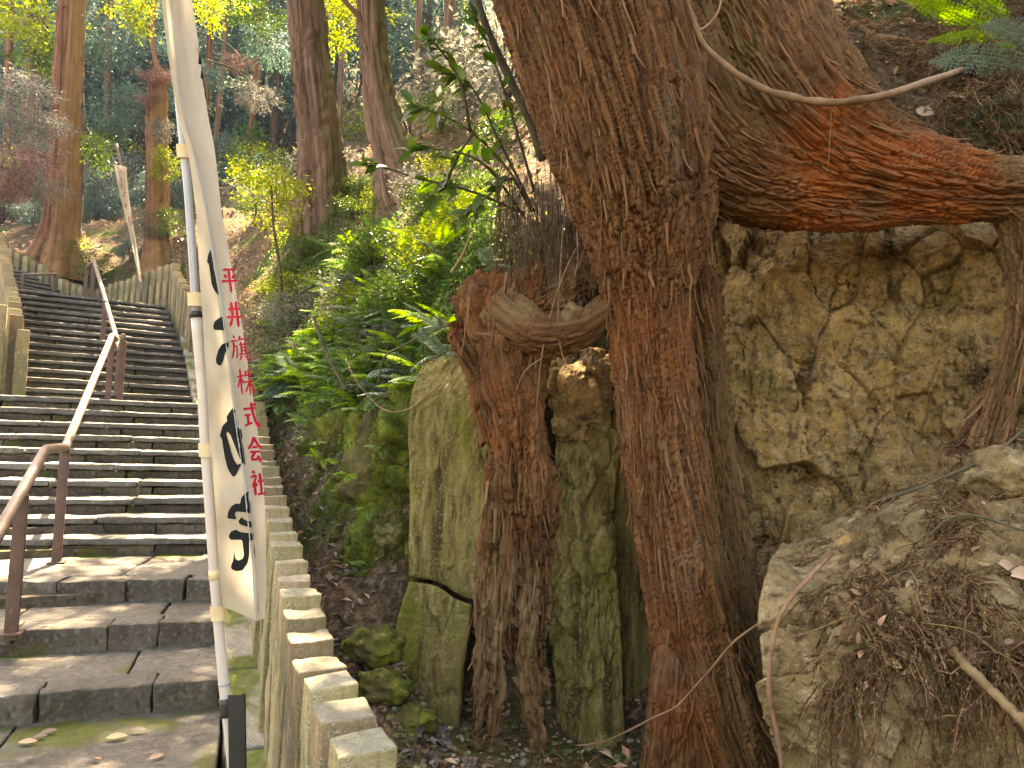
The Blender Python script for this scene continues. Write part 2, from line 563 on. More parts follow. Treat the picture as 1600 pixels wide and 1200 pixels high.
M_granite = material('grey_granite', [
    (8.0, I3, [(0.3, (0.20, 0.19, 0.15)), (0.6, (0.34, 0.32, 0.27))]),
    (150.0, I3, [(0.4, (0.06, 0.055, 0.045)), (0.6, (0.52, 0.50, 0.44))], (60.0, 0.42, 0.75)),
], bump=[(120.0, I3, 0.7, 0.006)], rough=0.85, spec=0.3, moss=((0.07, 0.09, 0.02), 0.45, 0.6, 3.0, -1.4, 0.9))
M_rail = material('worn_brown_handrail', [
    (5.0, I3, [(0.3, (0.15, 0.105, 0.09)), (0.7, (0.26, 0.19, 0.165))]),
    (40.0, I3, [(0.3, (0.16, 0.11, 0.09)), (0.7, (0.40, 0.33, 0.30))], (20.0, 0.48, 0.7)),
], bump=[(60.0, I3, 0.25, 0.003)], rough=0.5, spec=0.5)
M_railpost = material('brown_painted_steel', [
    (5.0, I3, [(0.3, (0.085, 0.045, 0.036)), (0.7, (0.15, 0.085, 0.068))]),
    (30.0, I3, [(0.3, (0.10, 0.055, 0.045)), (0.7, (0.21, 0.14, 0.11))], (18.0, 0.52, 0.72)),
], bump=[(70.0, I3, 0.2, 0.003)], rough=0.55, spec=0.45)
M_pole = material('white_banner_pole', [
    (3.0, I3, [(0.3, (0.48, 0.44, 0.40)), (0.7, (0.60, 0.56, 0.52))]),
    (20.0, (1, 1, 0.2), [(0.4, (0.35, 0.31, 0.26)), (0.7, (0.72, 0.68, 0.62))], (9.0, 0.58, 0.8)),
], rough=0.35, spec=0.5)
M_poleblue = material('blue_grey_pole_tube', [
    (3.0, I3, [(0.3, (0.30, 0.34, 0.40)), (0.7, (0.50, 0.53, 0.57))])], rough=0.25, spec=0.6)
M_black = material('black_plastic', [
    (8.0, I3, [(0.3, (0.010, 0.012, 0.012)), (0.7, (0.022, 0.026, 0.026))])], bump=[(90.0, I3, 0.15, 0.002)], rough=0.42, spec=0.5)
M_cloth = material('cream_banner_cloth', [
    (2.5, I3, [(0.3, (0.49, 0.465, 0.39)), (0.7, (0.57, 0.545, 0.475))]),
    (9.0, (1, 1, 0.3), [(0.3, (0.34, 0.29, 0.20)), (0.7, (0.56, 0.52, 0.44))], (3.0, 0.46, 0.70)),
], bump=[(9.0, (1, 1, 0.5), 0.7, 0.02), (500.0, I3, 0.3, 0.001)], rough=0.9, spec=0.1, trans=(0.45, 0.95, 1.0))
M_tape = material('cream_tape_loop', [(20.0, I3, [(0.3, (0.62, 0.50, 0.30)), (0.7, (0.72, 0.60, 0.40))])], rough=0.7, spec=0.2)
M_ink = material('black_brush_ink', [(20.0, I3, [(0.3, (0.008, 0.011, 0.012)), (0.7, (0.016, 0.02, 0.02))])], rough=0.8, spec=0.1)
M_red = material('red_print_ink', [(20.0, I3, [(0.3, (0.58, 0.012, 0.045)), (0.7, (0.66, 0.02, 0.06))])], rough=0.8, spec=0.1)
M_stitch = material('grey_hem_stitching', [(20.0, I3, [(0.3, (0.32, 0.34, 0.33)), (0.7, (0.42, 0.44, 0.43))])], rough=0.9, spec=0.1)
M_litter = material('dead_cedar_sprigs', [
    (6.0, I3, [(0.3, (0.075, 0.044, 0.022)), (0.7, (0.20, 0.125, 0.066))]),
    (5.0, I3, [(0.3, (0.24, 0.12, 0.05)), (0.7, (0.36, 0.25, 0.15))], (4.0, 0.5, 0.72)),
], rough=0.9, spec=0.15, island=0.45)
M_dryleaf = material('dry_fallen_leaves', [
    (9.0, I3, [(0.3, (0.22, 0.12, 0.065)), (0.5, (0.36, 0.23, 0.14)), (0.75, (0.52, 0.40, 0.29))]),
], bump=[(60.0, I3, 0.3, 0.003)], rough=0.65, spec=0.35, island=0.4, trans=(0.15, 1.0))
M_paleleaf = material('pale_fallen_leaves', [
    (9.0, I3, [(0.3, (0.42, 0.27, 0.17)), (0.7, (0.66, 0.50, 0.40))]),
], bump=[(60.0, I3, 0.3, 0.003)], rough=0.6, spec=0.35, trans=(0.15, 1.0))
M_darkleaf = material('dark_wet_leaf_litter', [
    (9.0, I3, [(0.3, (0.045, 0.038, 0.038)), (0.6, (0.12, 0.10, 0.095)), (0.8, (0.24, 0.20, 0.19))]),
], rough=0.45, spec=0.5, island=0.5)
M_fern = material('green_fern', [
    (5.0, I3, [(0.3, (0.070, 0.155, 0.036)), (0.7, (0.14, 0.26, 0.065))])], rough=0.45, spec=0.45, island=0.35, trans=(0.4, 1.5, 1.15))
M_fernbright = material('bright_young_fern', [
    (5.0, I3, [(0.3, (0.15, 0.30, 0.03)), (0.7, (0.25, 0.42, 0.05))])], rough=0.55, spec=0.3, island=0.2, trans=(0.45, 1.5, 1.1))
M_fernblue = material('blue_green_fern', [
    (5.0, I3, [(0.3, (0.10, 0.19, 0.14)), (0.7, (0.20, 0.31, 0.25))])], rough=0.4, spec=0.45, island=0.25, trans=(0.25, 1.2, 1.0))
M_leaf = material('broad_evergreen_leaf', [
    (5.0, I3, [(0.3, (0.040, 0.085, 0.018)), (0.7, (0.085, 0.15, 0.03))])], rough=0.35, spec=0.5, island=0.35, trans=(0.42, 1.7, 1.15))
M_leafyel = material('yellow_green_leaf', [
    (2.0, I3, [(0.3, (0.10, 0.145, 0.020)), (0.7, (0.18, 0.22, 0.034))])], rough=0.45, spec=0.4, island=0.4, trans=(0.55, 2.2, 1.1))
M_leafteal = material('dark_teal_conifer_spray', [
    (1.5, I3, [(0.3, (0.035, 0.090, 0.075)), (0.7, (0.075, 0.150, 0.125))])], rough=0.45, spec=0.5, island=0.4, trans=(0.4, 1.6, 1.0))
M_leafgrey = material('pale_grey_green_spray', [
    (1.5, I3, [(0.3, (0.13, 0.145, 0.12)), (0.7, (0.26, 0.27, 0.24))])], rough=0.5, spec=0.45, island=0.4, trans=(0.35, 1.3, 0.8))
M_leafpink = material('withered_pinkish_spray', [
    (1.5, I3, [(0.3, (0.17, 0.085, 0.075)), (0.7, (0.32, 0.18, 0.16))])], rough=0.7, spec=0.25, island=0.4, trans=(0.3, 1.2, 0.9))
M_twig = material('bare_twig', [
    (12.0, I3, [(0.3, (0.15, 0.09, 0.048)), (0.7, (0.33, 0.215, 0.12))])], bump=[(60.0, I3, 0.5, 0.004)], rough=0.7, spec=0.25, objvar=0.2)
M_darktwig = material('dark_stem', [
    (12.0, I3, [(0.3, (0.045, 0.04, 0.025)), (0.7, (0.11, 0.10, 0.06))])], bump=[(60.0, I3, 0.5, 0.004)], rough=0.75, spec=0.25)
M_cover = material('small_ground_leaves', [
    (4.0, I3, [(0.3, (0.045, 0.105, 0.026)), (0.7, (0.11, 0.20, 0.05))])], rough=0.4, spec=0.45, island=0.45, trans=(0.4, 1.6, 1.1))
M_rootlet = material('hanging_rootlets', [
    (6.0, I3, [(0.3, (0.045, 0.030, 0.017)), (0.7, (0.13, 0.092, 0.055))])], rough=0.9, spec=0.1, island=0.5)
M_moss = material('moss_tufts', [
    (6.0, I3, [(0.3, (0.045, 0.075, 0.010)), (0.7, (0.12, 0.16, 0.022))])], rough=0.9, spec=0.1, island=0.4, trans=(0.3, 1.4))
# ------------------------------------------------------------------ stairway frames
TH1, TH2 = math.radians(25), math.radians(33.5)
E0 = np.array((-1.405, 3.63))
UP1, RT1 = np.array((-math.sin(TH1), math.cos(TH1))), np.array((math.cos(TH1), math.sin(TH1)))
UP2, RT2 = np.array((-math.sin(TH2), math.cos(TH2))), np.array((math.cos(TH2), math.sin(TH2)))
RISE = 0.13
S1 = [0.0, 0.65, 1.25] + [2.34 + 0.31 * k for k in range(10)]
S_MID = 6.25
THS = [math.radians(a) for a in (20, 16, 11.5, 14, 16, 17.5, 18.5, 19.5, 20.5, 21.5, 22.5, 23.5, 24.5)]   # the steps fan as they climb
E1 = E0 + UP1 * S_MID
N2, RUN2, RISE2 = 14, 0.31, 0.138
S2 = [RUN2 * k for k in range(N2)]
Z_MID = RISE * 13
Z_TOP = Z_MID + RISE2 * N2
S_END2 = RUN2 * N2

def st1(s, t, z=0.0):
    p = E0 + UP1 * s - RT1 * t
    return np.array((p[0], p[1], z))

def st2(s, t, z=0.0):
    p = E1 + UP2 * s - RT2 * t
    return np.array((p[0], p[1], z))

E2 = st2(S_END2, 0)[:2]

def step_frame(i):
    th = THS[i]
    u, r = np.array((-math.sin(th), math.cos(th))), np.array((math.cos(th), math.sin(th)))
    o = E0 + UP1 * S1[i]
    def f(s, t, z=0.0):
        p = o + u * (s - S1[i]) - r * t
        return np.array((p[0], p[1], z))
    return f, th

def stair_z(x, y):
    """walking height of the stairway under (x, y) arrays, and distance left of its right edge"""
    q = np.stack([x, y], -1)
    s = (q - E0) @ UP1
    t = -((q - E0) @ RT1)
    z = np.zeros_like(s)
    for v in S1:
        z = z + RISE * (s >= v)
    s2 = (q - E1) @ UP2
    t2 = -((q - E1) @ RT2)
    z2 = np.full_like(s, Z_MID)
    for v in S2:
        z2 = z2 + RISE2 * (s2 >= v)
    up = s2 > 0
    return np.where(up, z2, z), np.where(up, t2, t), np.where(up, s2 + S_MID, s)

# ------------------------------------------------------------------ ground: one sheet through measured points
GP = [
    # gully floor behind the fence and at the tree's foot
    P(640, 1190, 2.7), P(600, 1090, 2.9), P(560, 1010, 3.2), P(700, 1150, 3.05), P(850, 1155, 3.1), P(1000, 1185, 3.05),
    P(1200, 1215, 3.0), P(1450, 1230, 2.8), P(740, 1200, 2.7), P(520, 900, 3.7), P(500, 850, 4.1), P(470, 745, 5.0), P(455, 690, 5.8), P(430, 630, 6.9),
    # under the rock slabs
    P(700, 1120, 3.6), P(930, 1150, 3.7), P(1150, 1180, 3.8), P(600, 980, 3.9),
    # the bank above the rocks
    P(700, 545, 3.95), P(630, 600, 4.0), P(545, 640, 4.7), P(490, 600, 5.9), P(440, 560, 7.2), P(765, 430, 4.1), P(700, 420, 4.7),
    P(600, 430, 5.5), P(520, 430, 6.8), P(450, 440, 8.5), P(405, 450, 10.5), P(640, 292, 8.2), P(490, 330, 9.3), P(740, 275, 6.6),
    P(820, 270, 6.0), P(560, 285, 10.5), P(700, 190, 10.5), P(600, 210, 13.0), P(480, 290, 13.0), P(420, 330, 15.0), P(370, 360, 17.0),
    P(900, 400, 4.2), P(1100, 330, 4.1), P(1250, 250, 4.3), P(1400, 215, 4.2), P(1560, 215, 4.0), P(1680, 240, 3.9), P(1400, 90, 4.7), P(1600, 60, 4.5), P(1200, 1000, 3.55), P(1400, 1000, 3.45), P(1600, 1000, 3.3), P(1800, 1000, 3.2),
    P(1250, 40, 4.8), P(1100, 100, 5.5), P(900, 150, 7.0),
    np.array((5.2, 2.4, 3.0)), np.array((5.5, 1.0, 2.6)), np.array((3.2, 1.5, 0.3)), np.array((2.6, 0.5, 0.4)), np.array((4.8, 4.2, 4.4)), np.array((6, 7, 7.0)), np.array((5, -3, 1.0)),
    np.array((2, 12, 8.0)), np.array((10, 14, 13.0)), np.array((-2, 18, 9.0)), np.array((2, 24, 12.5)), np.array((18, 20, 19.0)), np.array((18, 0, 8.0)),
    # behind the turn of the stairs and the far slope
    P(250, 378, 15.2), P(90, 405, 16.2), P(330, 400, 14.5), P(160, 430, 16.0), P(20, 400, 18.0), P(-60, 380, 16.5), P(150, 370, 19.0), P(300, 345, 20.0),
    P(100, 320, 25.0), P(350, 300, 27.0), P(220, 290, 29.0), P(-100, 300, 24.0), P(300, 150, 40.0), P(60, 150, 40.0), P(450, 150, 38.0), P(650, 130, 34.0), P(300, -60, 56.0), P(0, -60, 58.0), P(620, 0, 52.0), P(-300, 0, 50.0),
    np.array((-55, 60, 36.0)), np.array((-10, 80, 60.0)), np.array((35, 70, 52.0)), np.array((-60, 30, 12.0)), np.array((40, 30, 26.0)),
    # left of the stairs, and towards the camera
    np.array((-9.5, 10, 2.2)), np.array((-12, 14, 4.4)), np.array((-7, 6.5, 0.9)), np.array((-5.5, 3.5, -0.1)), np.array((-14, 6, 1.0)), np.array((-5, -2, -0.6)),
    np.array((-0.75, 1.2, -0.12)), np.array((-0.3, 1.9, -0.1)), np.array((0.8, 1.5, -0.1)), np.array((0, -3, -0.4)), np.array((-30, 5, 2.0)), np.array((0, -30, -3.0)), np.array((-30, -30, -4.0)), np.array((30, -30, 6.0)),
    np.array((-0.62, 2.6, -0.05)), np.array((-1.05, 3.5, 0.0)), np.array((-1.45, 4.4, 0.32)),
]
GP = np.array(GP)

def _rbf_fit(pts):
    n = len(pts)
    A = np.linalg.norm(pts[:, None, :2] - pts[None, :, :2], axis=2)
    M_ = np.zeros((n + 3, n + 3))
    M_[:n, :n] = A - np.eye(n) * 0.05
    M_[:n, n], M_[:n, n + 1:] = 1, pts[:, :2]
    M_[n, :n], M_[n + 1:, :n] = 1, pts[:, :2].T
    return np.linalg.solve(M_, np.concatenate([pts[:, 2], [0, 0, 0]]))

_W = _rbf_fit(GP)

def ground_z(x, y, rough=True):
    x, y = np.asarray(x, float), np.asarray(y, float)
    sh = x.shape
    x, y = x.ravel(), y.ravel()
    z = np.zeros_like(x)
    for k in range(0, len(x), 20000):
        a, b = x[k:k + 20000], y[k:k + 20000]
        D = np.sqrt((a[:, None] - GP[None, :, 0]) ** 2 + (b[:, None] - GP[None, :, 1]) ** 2)
        z[k:k + 20000] = D @ _W[:len(GP)] + _W[len(GP)] + _W[len(GP) + 1] * a + _W[len(GP) + 2] * b
    if rough:
        q = np.stack([x, y, z * 0.3], -1)
        far = sstep(6, 20, np.hypot(x, y))
        z = z + fbm(q * 2.2, 4) * 0.045 + fbm(q * 0.5, 3) * (0.05 + 0.5 * far)
    sz, t, s = stair_z(x, y)
    inside = sstep(-0.42, -0.12, t) * sstep(3.1, 2.7, t) * sstep(-6, -5, s) * sstep(S_MID + S_END2 + 1.7, S_MID + S_END2 + 1.2, s)
    z = np.where(inside > 0, z * (1 - inside) + inside * np.minimum(z, sz - 0.32), z)
    # the top landing and the flight that leaves it to the left stay clear as well
    q = np.stack([x, y], -1)
    lz = landing_z(q)
    z = np.where(np.isnan(lz), z, np.minimum(z, np.nan_to_num(lz) - 0.25))
    return z.reshape(sh)

L3 = np.array(P(88, 468, 13.7)[:2])                 # right front corner of the third flight
H3 = np.array((-0.90, 0.44)); H3 /= np.linalg.norm(H3)
R3 = np.array((H3[1], -H3[0]))
N3, RUN3, RISE3 = 12, 0.30, 0.135

def landing_z(q):
    a = (q - L3) @ H3
    b = (q - L3) @ R3
    z = np.full(len(q), np.nan)
    m = (a > -0.2) & (a < N3 * RUN3 + 0.5) & (b > -2.3) & (b < 1.5)
    z[m] = Z_TOP + np.clip(np.floor(a[m] / RUN3), 0, N3) * RISE3
    m2 = (a <= 0.2) & (a > -3.6) & (b > -2.6) & (b < 1.6)
    z[m2] = Z_TOP
    return z

def _axis(lo, hi, c, near, n):
    k = np.arcsinh((np.array((lo, hi)) - c) / near)
    return np.sinh(np.linspace(k[0], k[1], n)) * near + c

gx = _axis(-60, 45, -0.5, 2.6, 330)
gy = _axis(-30, 80, 4.0, 2.4, 330)
GX, GY = np.meshgrid(gx, gy)
GZ = ground_z(GX, GY)
ground = kind(obj('ground', mesh('ground', np.stack([GX, GY, GZ], -1).reshape(-1, 3), grid_faces(330, 330)), M_ground), 'structure')

def gz1(x, y):
    return float(ground_z(np.array([x]), np.array([y]))[0])

# ------------------------------------------------------------------ stone stairway
_STINV = np.array((*st1(6.0, 1.2)[:2], 0.9))
_core = MB()                                     # packed rubble under the stones
def _core_box(frame, th, s0, s1, t0, t1, z0, z1):
    V, F = box_geo(t1 - t0, s1 - s0, z1 - z0)
    c, sn = math.cos(th), math.sin(th)
    V = V @ np.array(((c, sn, 0), (-sn, c, 0), (0, 0, 1))) + frame((s0 + s1) / 2, (t0 + t1) / 2, z0)
    _core.add(V - _STINV, F)
for i_, s_ in enumerate(S1):
    s1_ = S1[i_ + 1] if i_ < 12 else S_MID
    _core_box(st1, TH1, s_ + 0.14, s1_ + 0.14, 0.03, 2.5, RISE * (i_ + 1) - 0.5, RISE * (i_ + 1) - 0.075)
for i_, s_ in enumerate(S2):
    _core_box(st2, TH2, s_ + 0.14, s_ + RUN2 + 0.14, 0.03, 1.9, Z_MID + RISE2 * (i_ + 1) - 0.5, Z_MID + RISE2 * (i_ + 1) - 0.07)
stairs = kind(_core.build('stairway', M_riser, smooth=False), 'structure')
stairs.location = _STINV

def block(name, a, b, s0, s1, t0, t1, z0, z1, mat, th, cell=0.06, rnd=0.012, rough=0.006, tilt=0.0):
    """one hewn stone between step coordinates"""
    V, F = stone_box(t1 - t0, s1 - s0, z1 - z0, cell, rnd, rough, seed=random.uniform(0, 50))
    o = obj(name, mesh(name, V, F), mat, stairs)
    c = a(0.5 * (s0 + s1), 0.5 * (t0 + t1), z0) - _STINV
    o.location = c
    o.rotation_euler = (random.uniform(-1, 1) * 0.006, tilt + random.uniform(-1, 1) * 0.006, th + random.uniform(-1, 1) * 0.006)
    return o

def cuts(w, lo, hi):
    t, out = 0.0, [0.0]
    while w - t > hi:
        t += random.uniform(lo, hi)
        if w - t > lo * 0.7:
            out.append(t)
    return out + [w]

W1 = 2.55
JOINTS = {0: [0, 0.30, 0.78, 1.35, 1.9, W1], 1: [0, 0.30, 0.56, 1.02, 1.25, 1.8, W1], 2: [0, 0.17, 0.52, 0.92, 1.45, 2.0, W1]}
# the lowest pavement in front of the first step, laid in long slabs
for (s0, s1) in ((-0.95, 0.12), (-1.95, -0.96), (-2.95, -1.96), (-3.95, -2.96)):
    cc = [-0.02, 0.85, 1.7, W1]
    for a_, b_ in zip(cc[:-1], cc[1:]):
        block('pavement_slab', step_frame(0)[0], None, s0, s1, a_ + 0.004, b_ - 0.004, -0.14, 0.0 + random.uniform(-0.004, 0.004), M_step, THS[0], 0.07, 0.01, 0.004)
for i in (0, 1, 2):
    z1 = RISE * (i + 1)
    d_next = S1[i + 1] - S1[i]
    fr_, th_ = step_frame(i)
    edge = 0.20
    for a_, b_ in zip(JOINTS[i][:-1], JOINTS[i][1:]):
        dz = random.uniform(-0.006, 0.006)
        block('edge_stone', fr_, None, S1[i] + random.uniform(-0.012, 0.012), S1[i] + edge - 0.004, a_ + 0.004, b_ - 0.004, z1 - RISE - 0.06, z1 + dz, M_edge, th_, 0.03, 0.010, 0.008)
    cc = {0: [0, 0.44, 1.28, 2.0, W1], 1: [0, 0.34, 1.12, 1.75, W1], 2: [0, 0.62, 1.25, 1.9, W1]}[i]
    for a_, b_ in zip(cc[:-1], cc[1:]):
        block('paving_slab', fr_, None, S1[i] + edge + 0.006, S1[i + 1] + 0.26, a_ + 0.006, b_ - 0.006, z1 - 0.12, z1 - 0.004 + random.uniform(-0.004, 0.004), M_step, th_, 0.05, 0.012, 0.006)
# flights: a tread slab on a lower course of riser stones
def flight(frame, S, rise, run, z0, th, wfun, lo, hi, cell, fan=None):
    for i, s in enumerate(S):
        if fan:
            frame, th = step_frame(i + fan)
        w = wfun(s)
        zt = z0 + rise * (i + 1)
        dep = run + 0.09 if i < len(S) - 1 else 0.42
        cc = cuts(w, lo, hi)
        for a_, b_ in zip(cc[:-1], cc[1:]):
            block('tread_slab', frame, None, s - 0.018 + random.uniform(-0.012, 0.008), s + dep, a_ + 0.003, b_ - 0.003, zt - 0.055, zt + random.uniform(-0.006, 0.006), M_step, th, cell, 0.014, 0.008)
        cc = cuts(w, lo * 0.6, hi * 0.7)
        for a_, b_ in zip(cc[:-1], cc[1:]):
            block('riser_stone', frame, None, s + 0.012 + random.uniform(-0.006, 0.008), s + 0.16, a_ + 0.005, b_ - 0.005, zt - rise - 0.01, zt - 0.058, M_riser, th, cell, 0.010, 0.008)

flight(st1, S1[3:], RISE, 0.31, RISE * 3, TH1, lambda s: W1, 0.55, 1.1, 0.05, 3)
for (s0, s1) in ((S1[-1] + 0.43, 5.85), (5.86, S_MID + 0.5)):
    cc = [-0.05, 0.8, 1.6, 2.5]
    for a_, b_ in zip(cc[:-1], cc[1:]):
        block('landing_slab', st1, None, s0, s1, a_ + 0.004, b_ - 0.004, Z_MID - 0.12, Z_MID + random.uniform(-0.004, 0.004) - 0.012 * (s0 > 5.8), M_step, TH1, 0.09, 0.012, 0.005)
flight(st2, S2, RISE2, RUN2, Z_MID, TH2, lambda s: 1.95 + 0.085 * s, 0.7, 1.3, 0.08)
# top landing, then the third flight leaving to the left
def st3(a, b, z=0.0):
    p = L3 + H3 * a + R3 * b
    return np.array((p[0], p[1], z))
TH3 = math.atan2(-H3[0], H3[1])
for k, (s0, s1) in enumerate(((S_END2 + 0.12, S_END2 + 0.9), (S_END2 + 0.91, S_END2 + 1.7))):
    cc = [-0.1, 0.85, 1.75, 2.6]
    for a_, b_ in zip(cc[:-1], cc[1:]):
        block('landing_slab', st2, None, s0, s1, a_ + 0.004, b_ - 0.004, Z_TOP - 0.12, Z_TOP + random.uniform(-0.003, 0.003) - 0.01, M_step, TH2, 0.12, 0.012, 0.005)
def st3r(s, t, z=0.0):
    return st3(s, -t + 0.9, z)
for i in range(N3):
    zt = Z_TOP + RISE3 * (i + 1)
    for a_, b_ in ((0.0, 1.3), (1.3, 2.6)):
        block('tread_slab', st3r, None, RUN3 * i - 0.015, RUN3 * (i + 1) + 0.05, a_ + 0.003, b_ - 0.003, zt - 0.055, zt, M_step, TH3, 0.12, 0.012, 0.005)
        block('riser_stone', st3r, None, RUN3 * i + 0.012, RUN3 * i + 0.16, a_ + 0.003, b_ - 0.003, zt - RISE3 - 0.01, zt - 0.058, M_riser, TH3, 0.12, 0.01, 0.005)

# ------------------------------------------------------------------ stone post fences
def post_mesh(k, w=0.122, dpt=0.112, h=1.25):
    V, F = stone_box(w, dpt, h, 0.022, 0.008, 0.0055, seed=3.7 * k)
    return mesh('post', V - (0, 0, h), F)
POSTS = [post_mesh(k, 0.136 + 0.004 * (k % 3 - 1), 0.130 + 0.004 * (k % 2)) for k in range(6)]

def fence(name, label, path, tops, spacing=0.200, jit=0.004, cat='fence', tall=()):
    """posts along an xy path; tops gives the height of the row at each path point"""
    path = np.array(path, float)
    seg = np.concatenate([[0], np.cumsum(np.linalg.norm(np.diff(path[:, :2], axis=0), axis=1))])
    n = int(seg[-1] / spacing)
    root = thing(name, label, cat, (path[0][0], path[0][1], tops[0] - 0.8))
    o3 = np.array(root.location)
    q = np.linspace(0, seg[-1], n + 1)
    X, Y, Z = (np.interp(q, seg, c) for c in (path[:, 0], path[:, 1], np.array(tops)))
    for k in range(n + 1):
        a = math.atan2(Y[min(k + 1, n)] - Y[max(k - 1, 0)], X[min(k + 1, n)] - X[max(k - 1, 0)])
        p = obj('post', POSTS[random.randrange(6)], M_post, root)
        p.location = np.array((X[k] + random.uniform(-jit, jit), Y[k] + random.uniform(-jit, jit), Z[k] + random.uniform(-0.014, 0.014))) - o3
        p.rotation_euler = (random.uniform(-1, 1) * 0.026, random.uniform(-1, 1) * 0.026, a - math.pi / 2 + random.uniform(-0.05, 0.05))
    for (x, y, z, w) in tall:
        V, F = stone_box(w, w, 1.5, 0.05, 0.012, 0.004, seed=x)
        p = obj('corner_post', mesh('corner_post', V - (0, 0, 1.5), F), M_post, root)
        p.location = np.array((x, y, z)) - o3
        p.rotation_euler = (0, 0, TH2)
    return root

FR = [(-0.32, 1.66), (-0.60, 2.30), (-0.80, 2.80), (-0.91, 3.06), (-1.36, 4.14), (-1.87, 5.35), (-2.19, 6.1)]
FR_T = [0.655, 0.665, 0.745, 0.79, 1.00, 1.32, 1.61]
FR += [tuple(st1(S1[-1], -0.22)[:2]), tuple(st1(S_MID, -0.16)[:2]), tuple(st2(S_END2 - 0.1, -0.14)[:2])]
FR_T += [Z_MID + 0.78, Z_MID + 0.86, Z_TOP + 0.74]
cp = st2(S_END2 + 0.05, -0.16)
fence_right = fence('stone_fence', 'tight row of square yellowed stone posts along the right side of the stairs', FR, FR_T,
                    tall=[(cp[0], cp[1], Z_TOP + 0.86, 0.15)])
# foundation beam under the near posts
def beam(p0, p1, w, h, parent):
    p0, p1 = np.array(p0), np.array(p1)
    L_ = np.linalg.norm(p1 - p0)
    V, F = stone_box(w, L_ - 0.008, h, 0.05, 0.012, 0.005, seed=p0[0] * 9)
    o = obj('base_beam', mesh('base_beam', V - (0, 0, h), F), M_granite, parent)
    o.location = (p0 + p1) / 2 - np.array(parent.location)
    dx, dy, dz = p1 - p0
    o.rotation_euler = (math.atan2(dz, math.hypot(dx, dy)), 0, math.atan2(dy, dx) - math.pi / 2)
bz = [(-0.33, 1.62, -0.10), (-0.72, 2.50, -0.06), (-1.02, 3.18, 0.01), (-1.26, 3.72, 0.17), (-1.62, 4.60, 0.40), (-2.08, 5.68, 0.52), (-2.45, 6.5, 0.80), (-3.42, 8.15, 1.66), (-3.92, 9.15, 1.80), (-5.95, 12.75, 3.50)]
for a_, b_ in zip(bz[:-1], bz[1:]):
    o_ = 0.045
    beam((a_[0] - o_, a_[1] - o_ * 0.4, a_[2]), (b_[0] - o_, b_[1] - o_ * 0.4, b_[2]), 0.225, 0.24, fence_right)
# fence round the turn at the top of the stairs
bk = [cp[:2] + np.array((-0.16, 0.10)), P(150, 455, 14.6)[:2], P(104, 440, 15.0)[:2], P(60, 410, 15.3)[:2], P(-30, 362, 15.6)[:2]]
fence('stone_fence', 'far stone post fence curving round the turn behind the top of the stairs', bk, [Z_TOP + 0.86, P(150, 455, 14.6)[2], P(104, 440, 15.0)[2], P(60, 410, 15.3)[2], P(-30, 362, 15.6)[2]])
lf = [st2(0.05, 2.06), st2(S_END2 * 0.5, 2.30), st2(S_END2, 2.52)]
fence('stone_fence', 'short fence of stone posts seen end on at the left edge of the upper stairs', [p[:2] for p in lf], [Z_MID + 0.98, Z_MID + 0.5 * RISE2 * N2 + 1.0, Z_TOP + 0.95],
      tall=[(*st2(-0.02, 1.98)[:2], Z_MID + 0.80, 0.13), (*st2(-0.10, 2.22)[:2], Z_MID + 1.05, 0.15)])

# ------------------------------------------------------------------ handrails
def rail_geo(pts, r):
    """tube with softened corners"""
    pts = [np.array(p) for p in pts]
    out = [pts[0]]
    for a, b, c in zip(pts[:-2], pts[1:-1], pts[2:]):
        k = 0.05
        u = (a - b) / np.linalg.norm(a - b)
        v = (c - b) / np.linalg.norm(c - b)
        p, q = b + u * k, b + v * k
        for t in (0, 0.33, 0.66, 1):
            out.append((1 - t) ** 2 * p + 2 * t * (1 - t) * b + t * t * q)
    out.append(pts[-1])
    return tube(np.array(out), r, 14)

def handrail(label, pts, posts, r=0.030, pw=0.062):
    root = thing('handrail', label, 'handrail', posts[0][0])
    o3 = np.array(root.location)
    b = MB(); b.add(*rail_geo([np.array(p) - o3 for p in pts], r)); b.build('rail', M_rail, root)
    for (foot, top) in posts:
        h = top[2] - foot[2]
        V, F = stone_box(pw, pw * 0.62, h + 0.03, 0.2, 0.004, 0.0, seed=1)
        o = obj('post', mesh('post', V - (0, 0, 0.03), F), M_railpost, root)
        o.location = np.array(foot) - o3
        o.rotation_euler = (0, 0, TH1)
        b = MB(); V, F = stone_box(0.11, 0.11, 0.012, 0.05, 0.003, 0.0); b.add(V, F)
        f_ = b.build('foot_plate', M_railpost, root)
        f_.location = np.array(foot) - o3
        f_.rotation_euler = (0, 0, TH1)
    return root
T_R = 1.0
r1 = [st1(-1.0, T_R, 0.46), st1(1.36, T_R, 1.22), st1(2.22, T_R, 1.22), st1(5.25, T_R, 2.43), st1(5.42, T_R - 0.03, 2.40)]
handrail('brown steel handrail up the middle of the lower flight, its top rail worn pale', r1,
         [(st1(0.72, T_R, 0.26), st1(0.72, T_R, 0.99)), (st1(2.20, T_R, 0.39), st1(2.20, T_R, 1.21)), (st1(5.27, T_R, Z_MID), st1(5.27, T_R, 2.42))])
r2 = [st1(5.36, T_R - 0.10, 2.44), st1(6.16, T_R - 0.02, 2.36), st2(S_END2 + 0.05, 1.14, Z_TOP + 0.70), st2(S_END2 + 0.75, 1.22, Z_TOP + 0.72)]
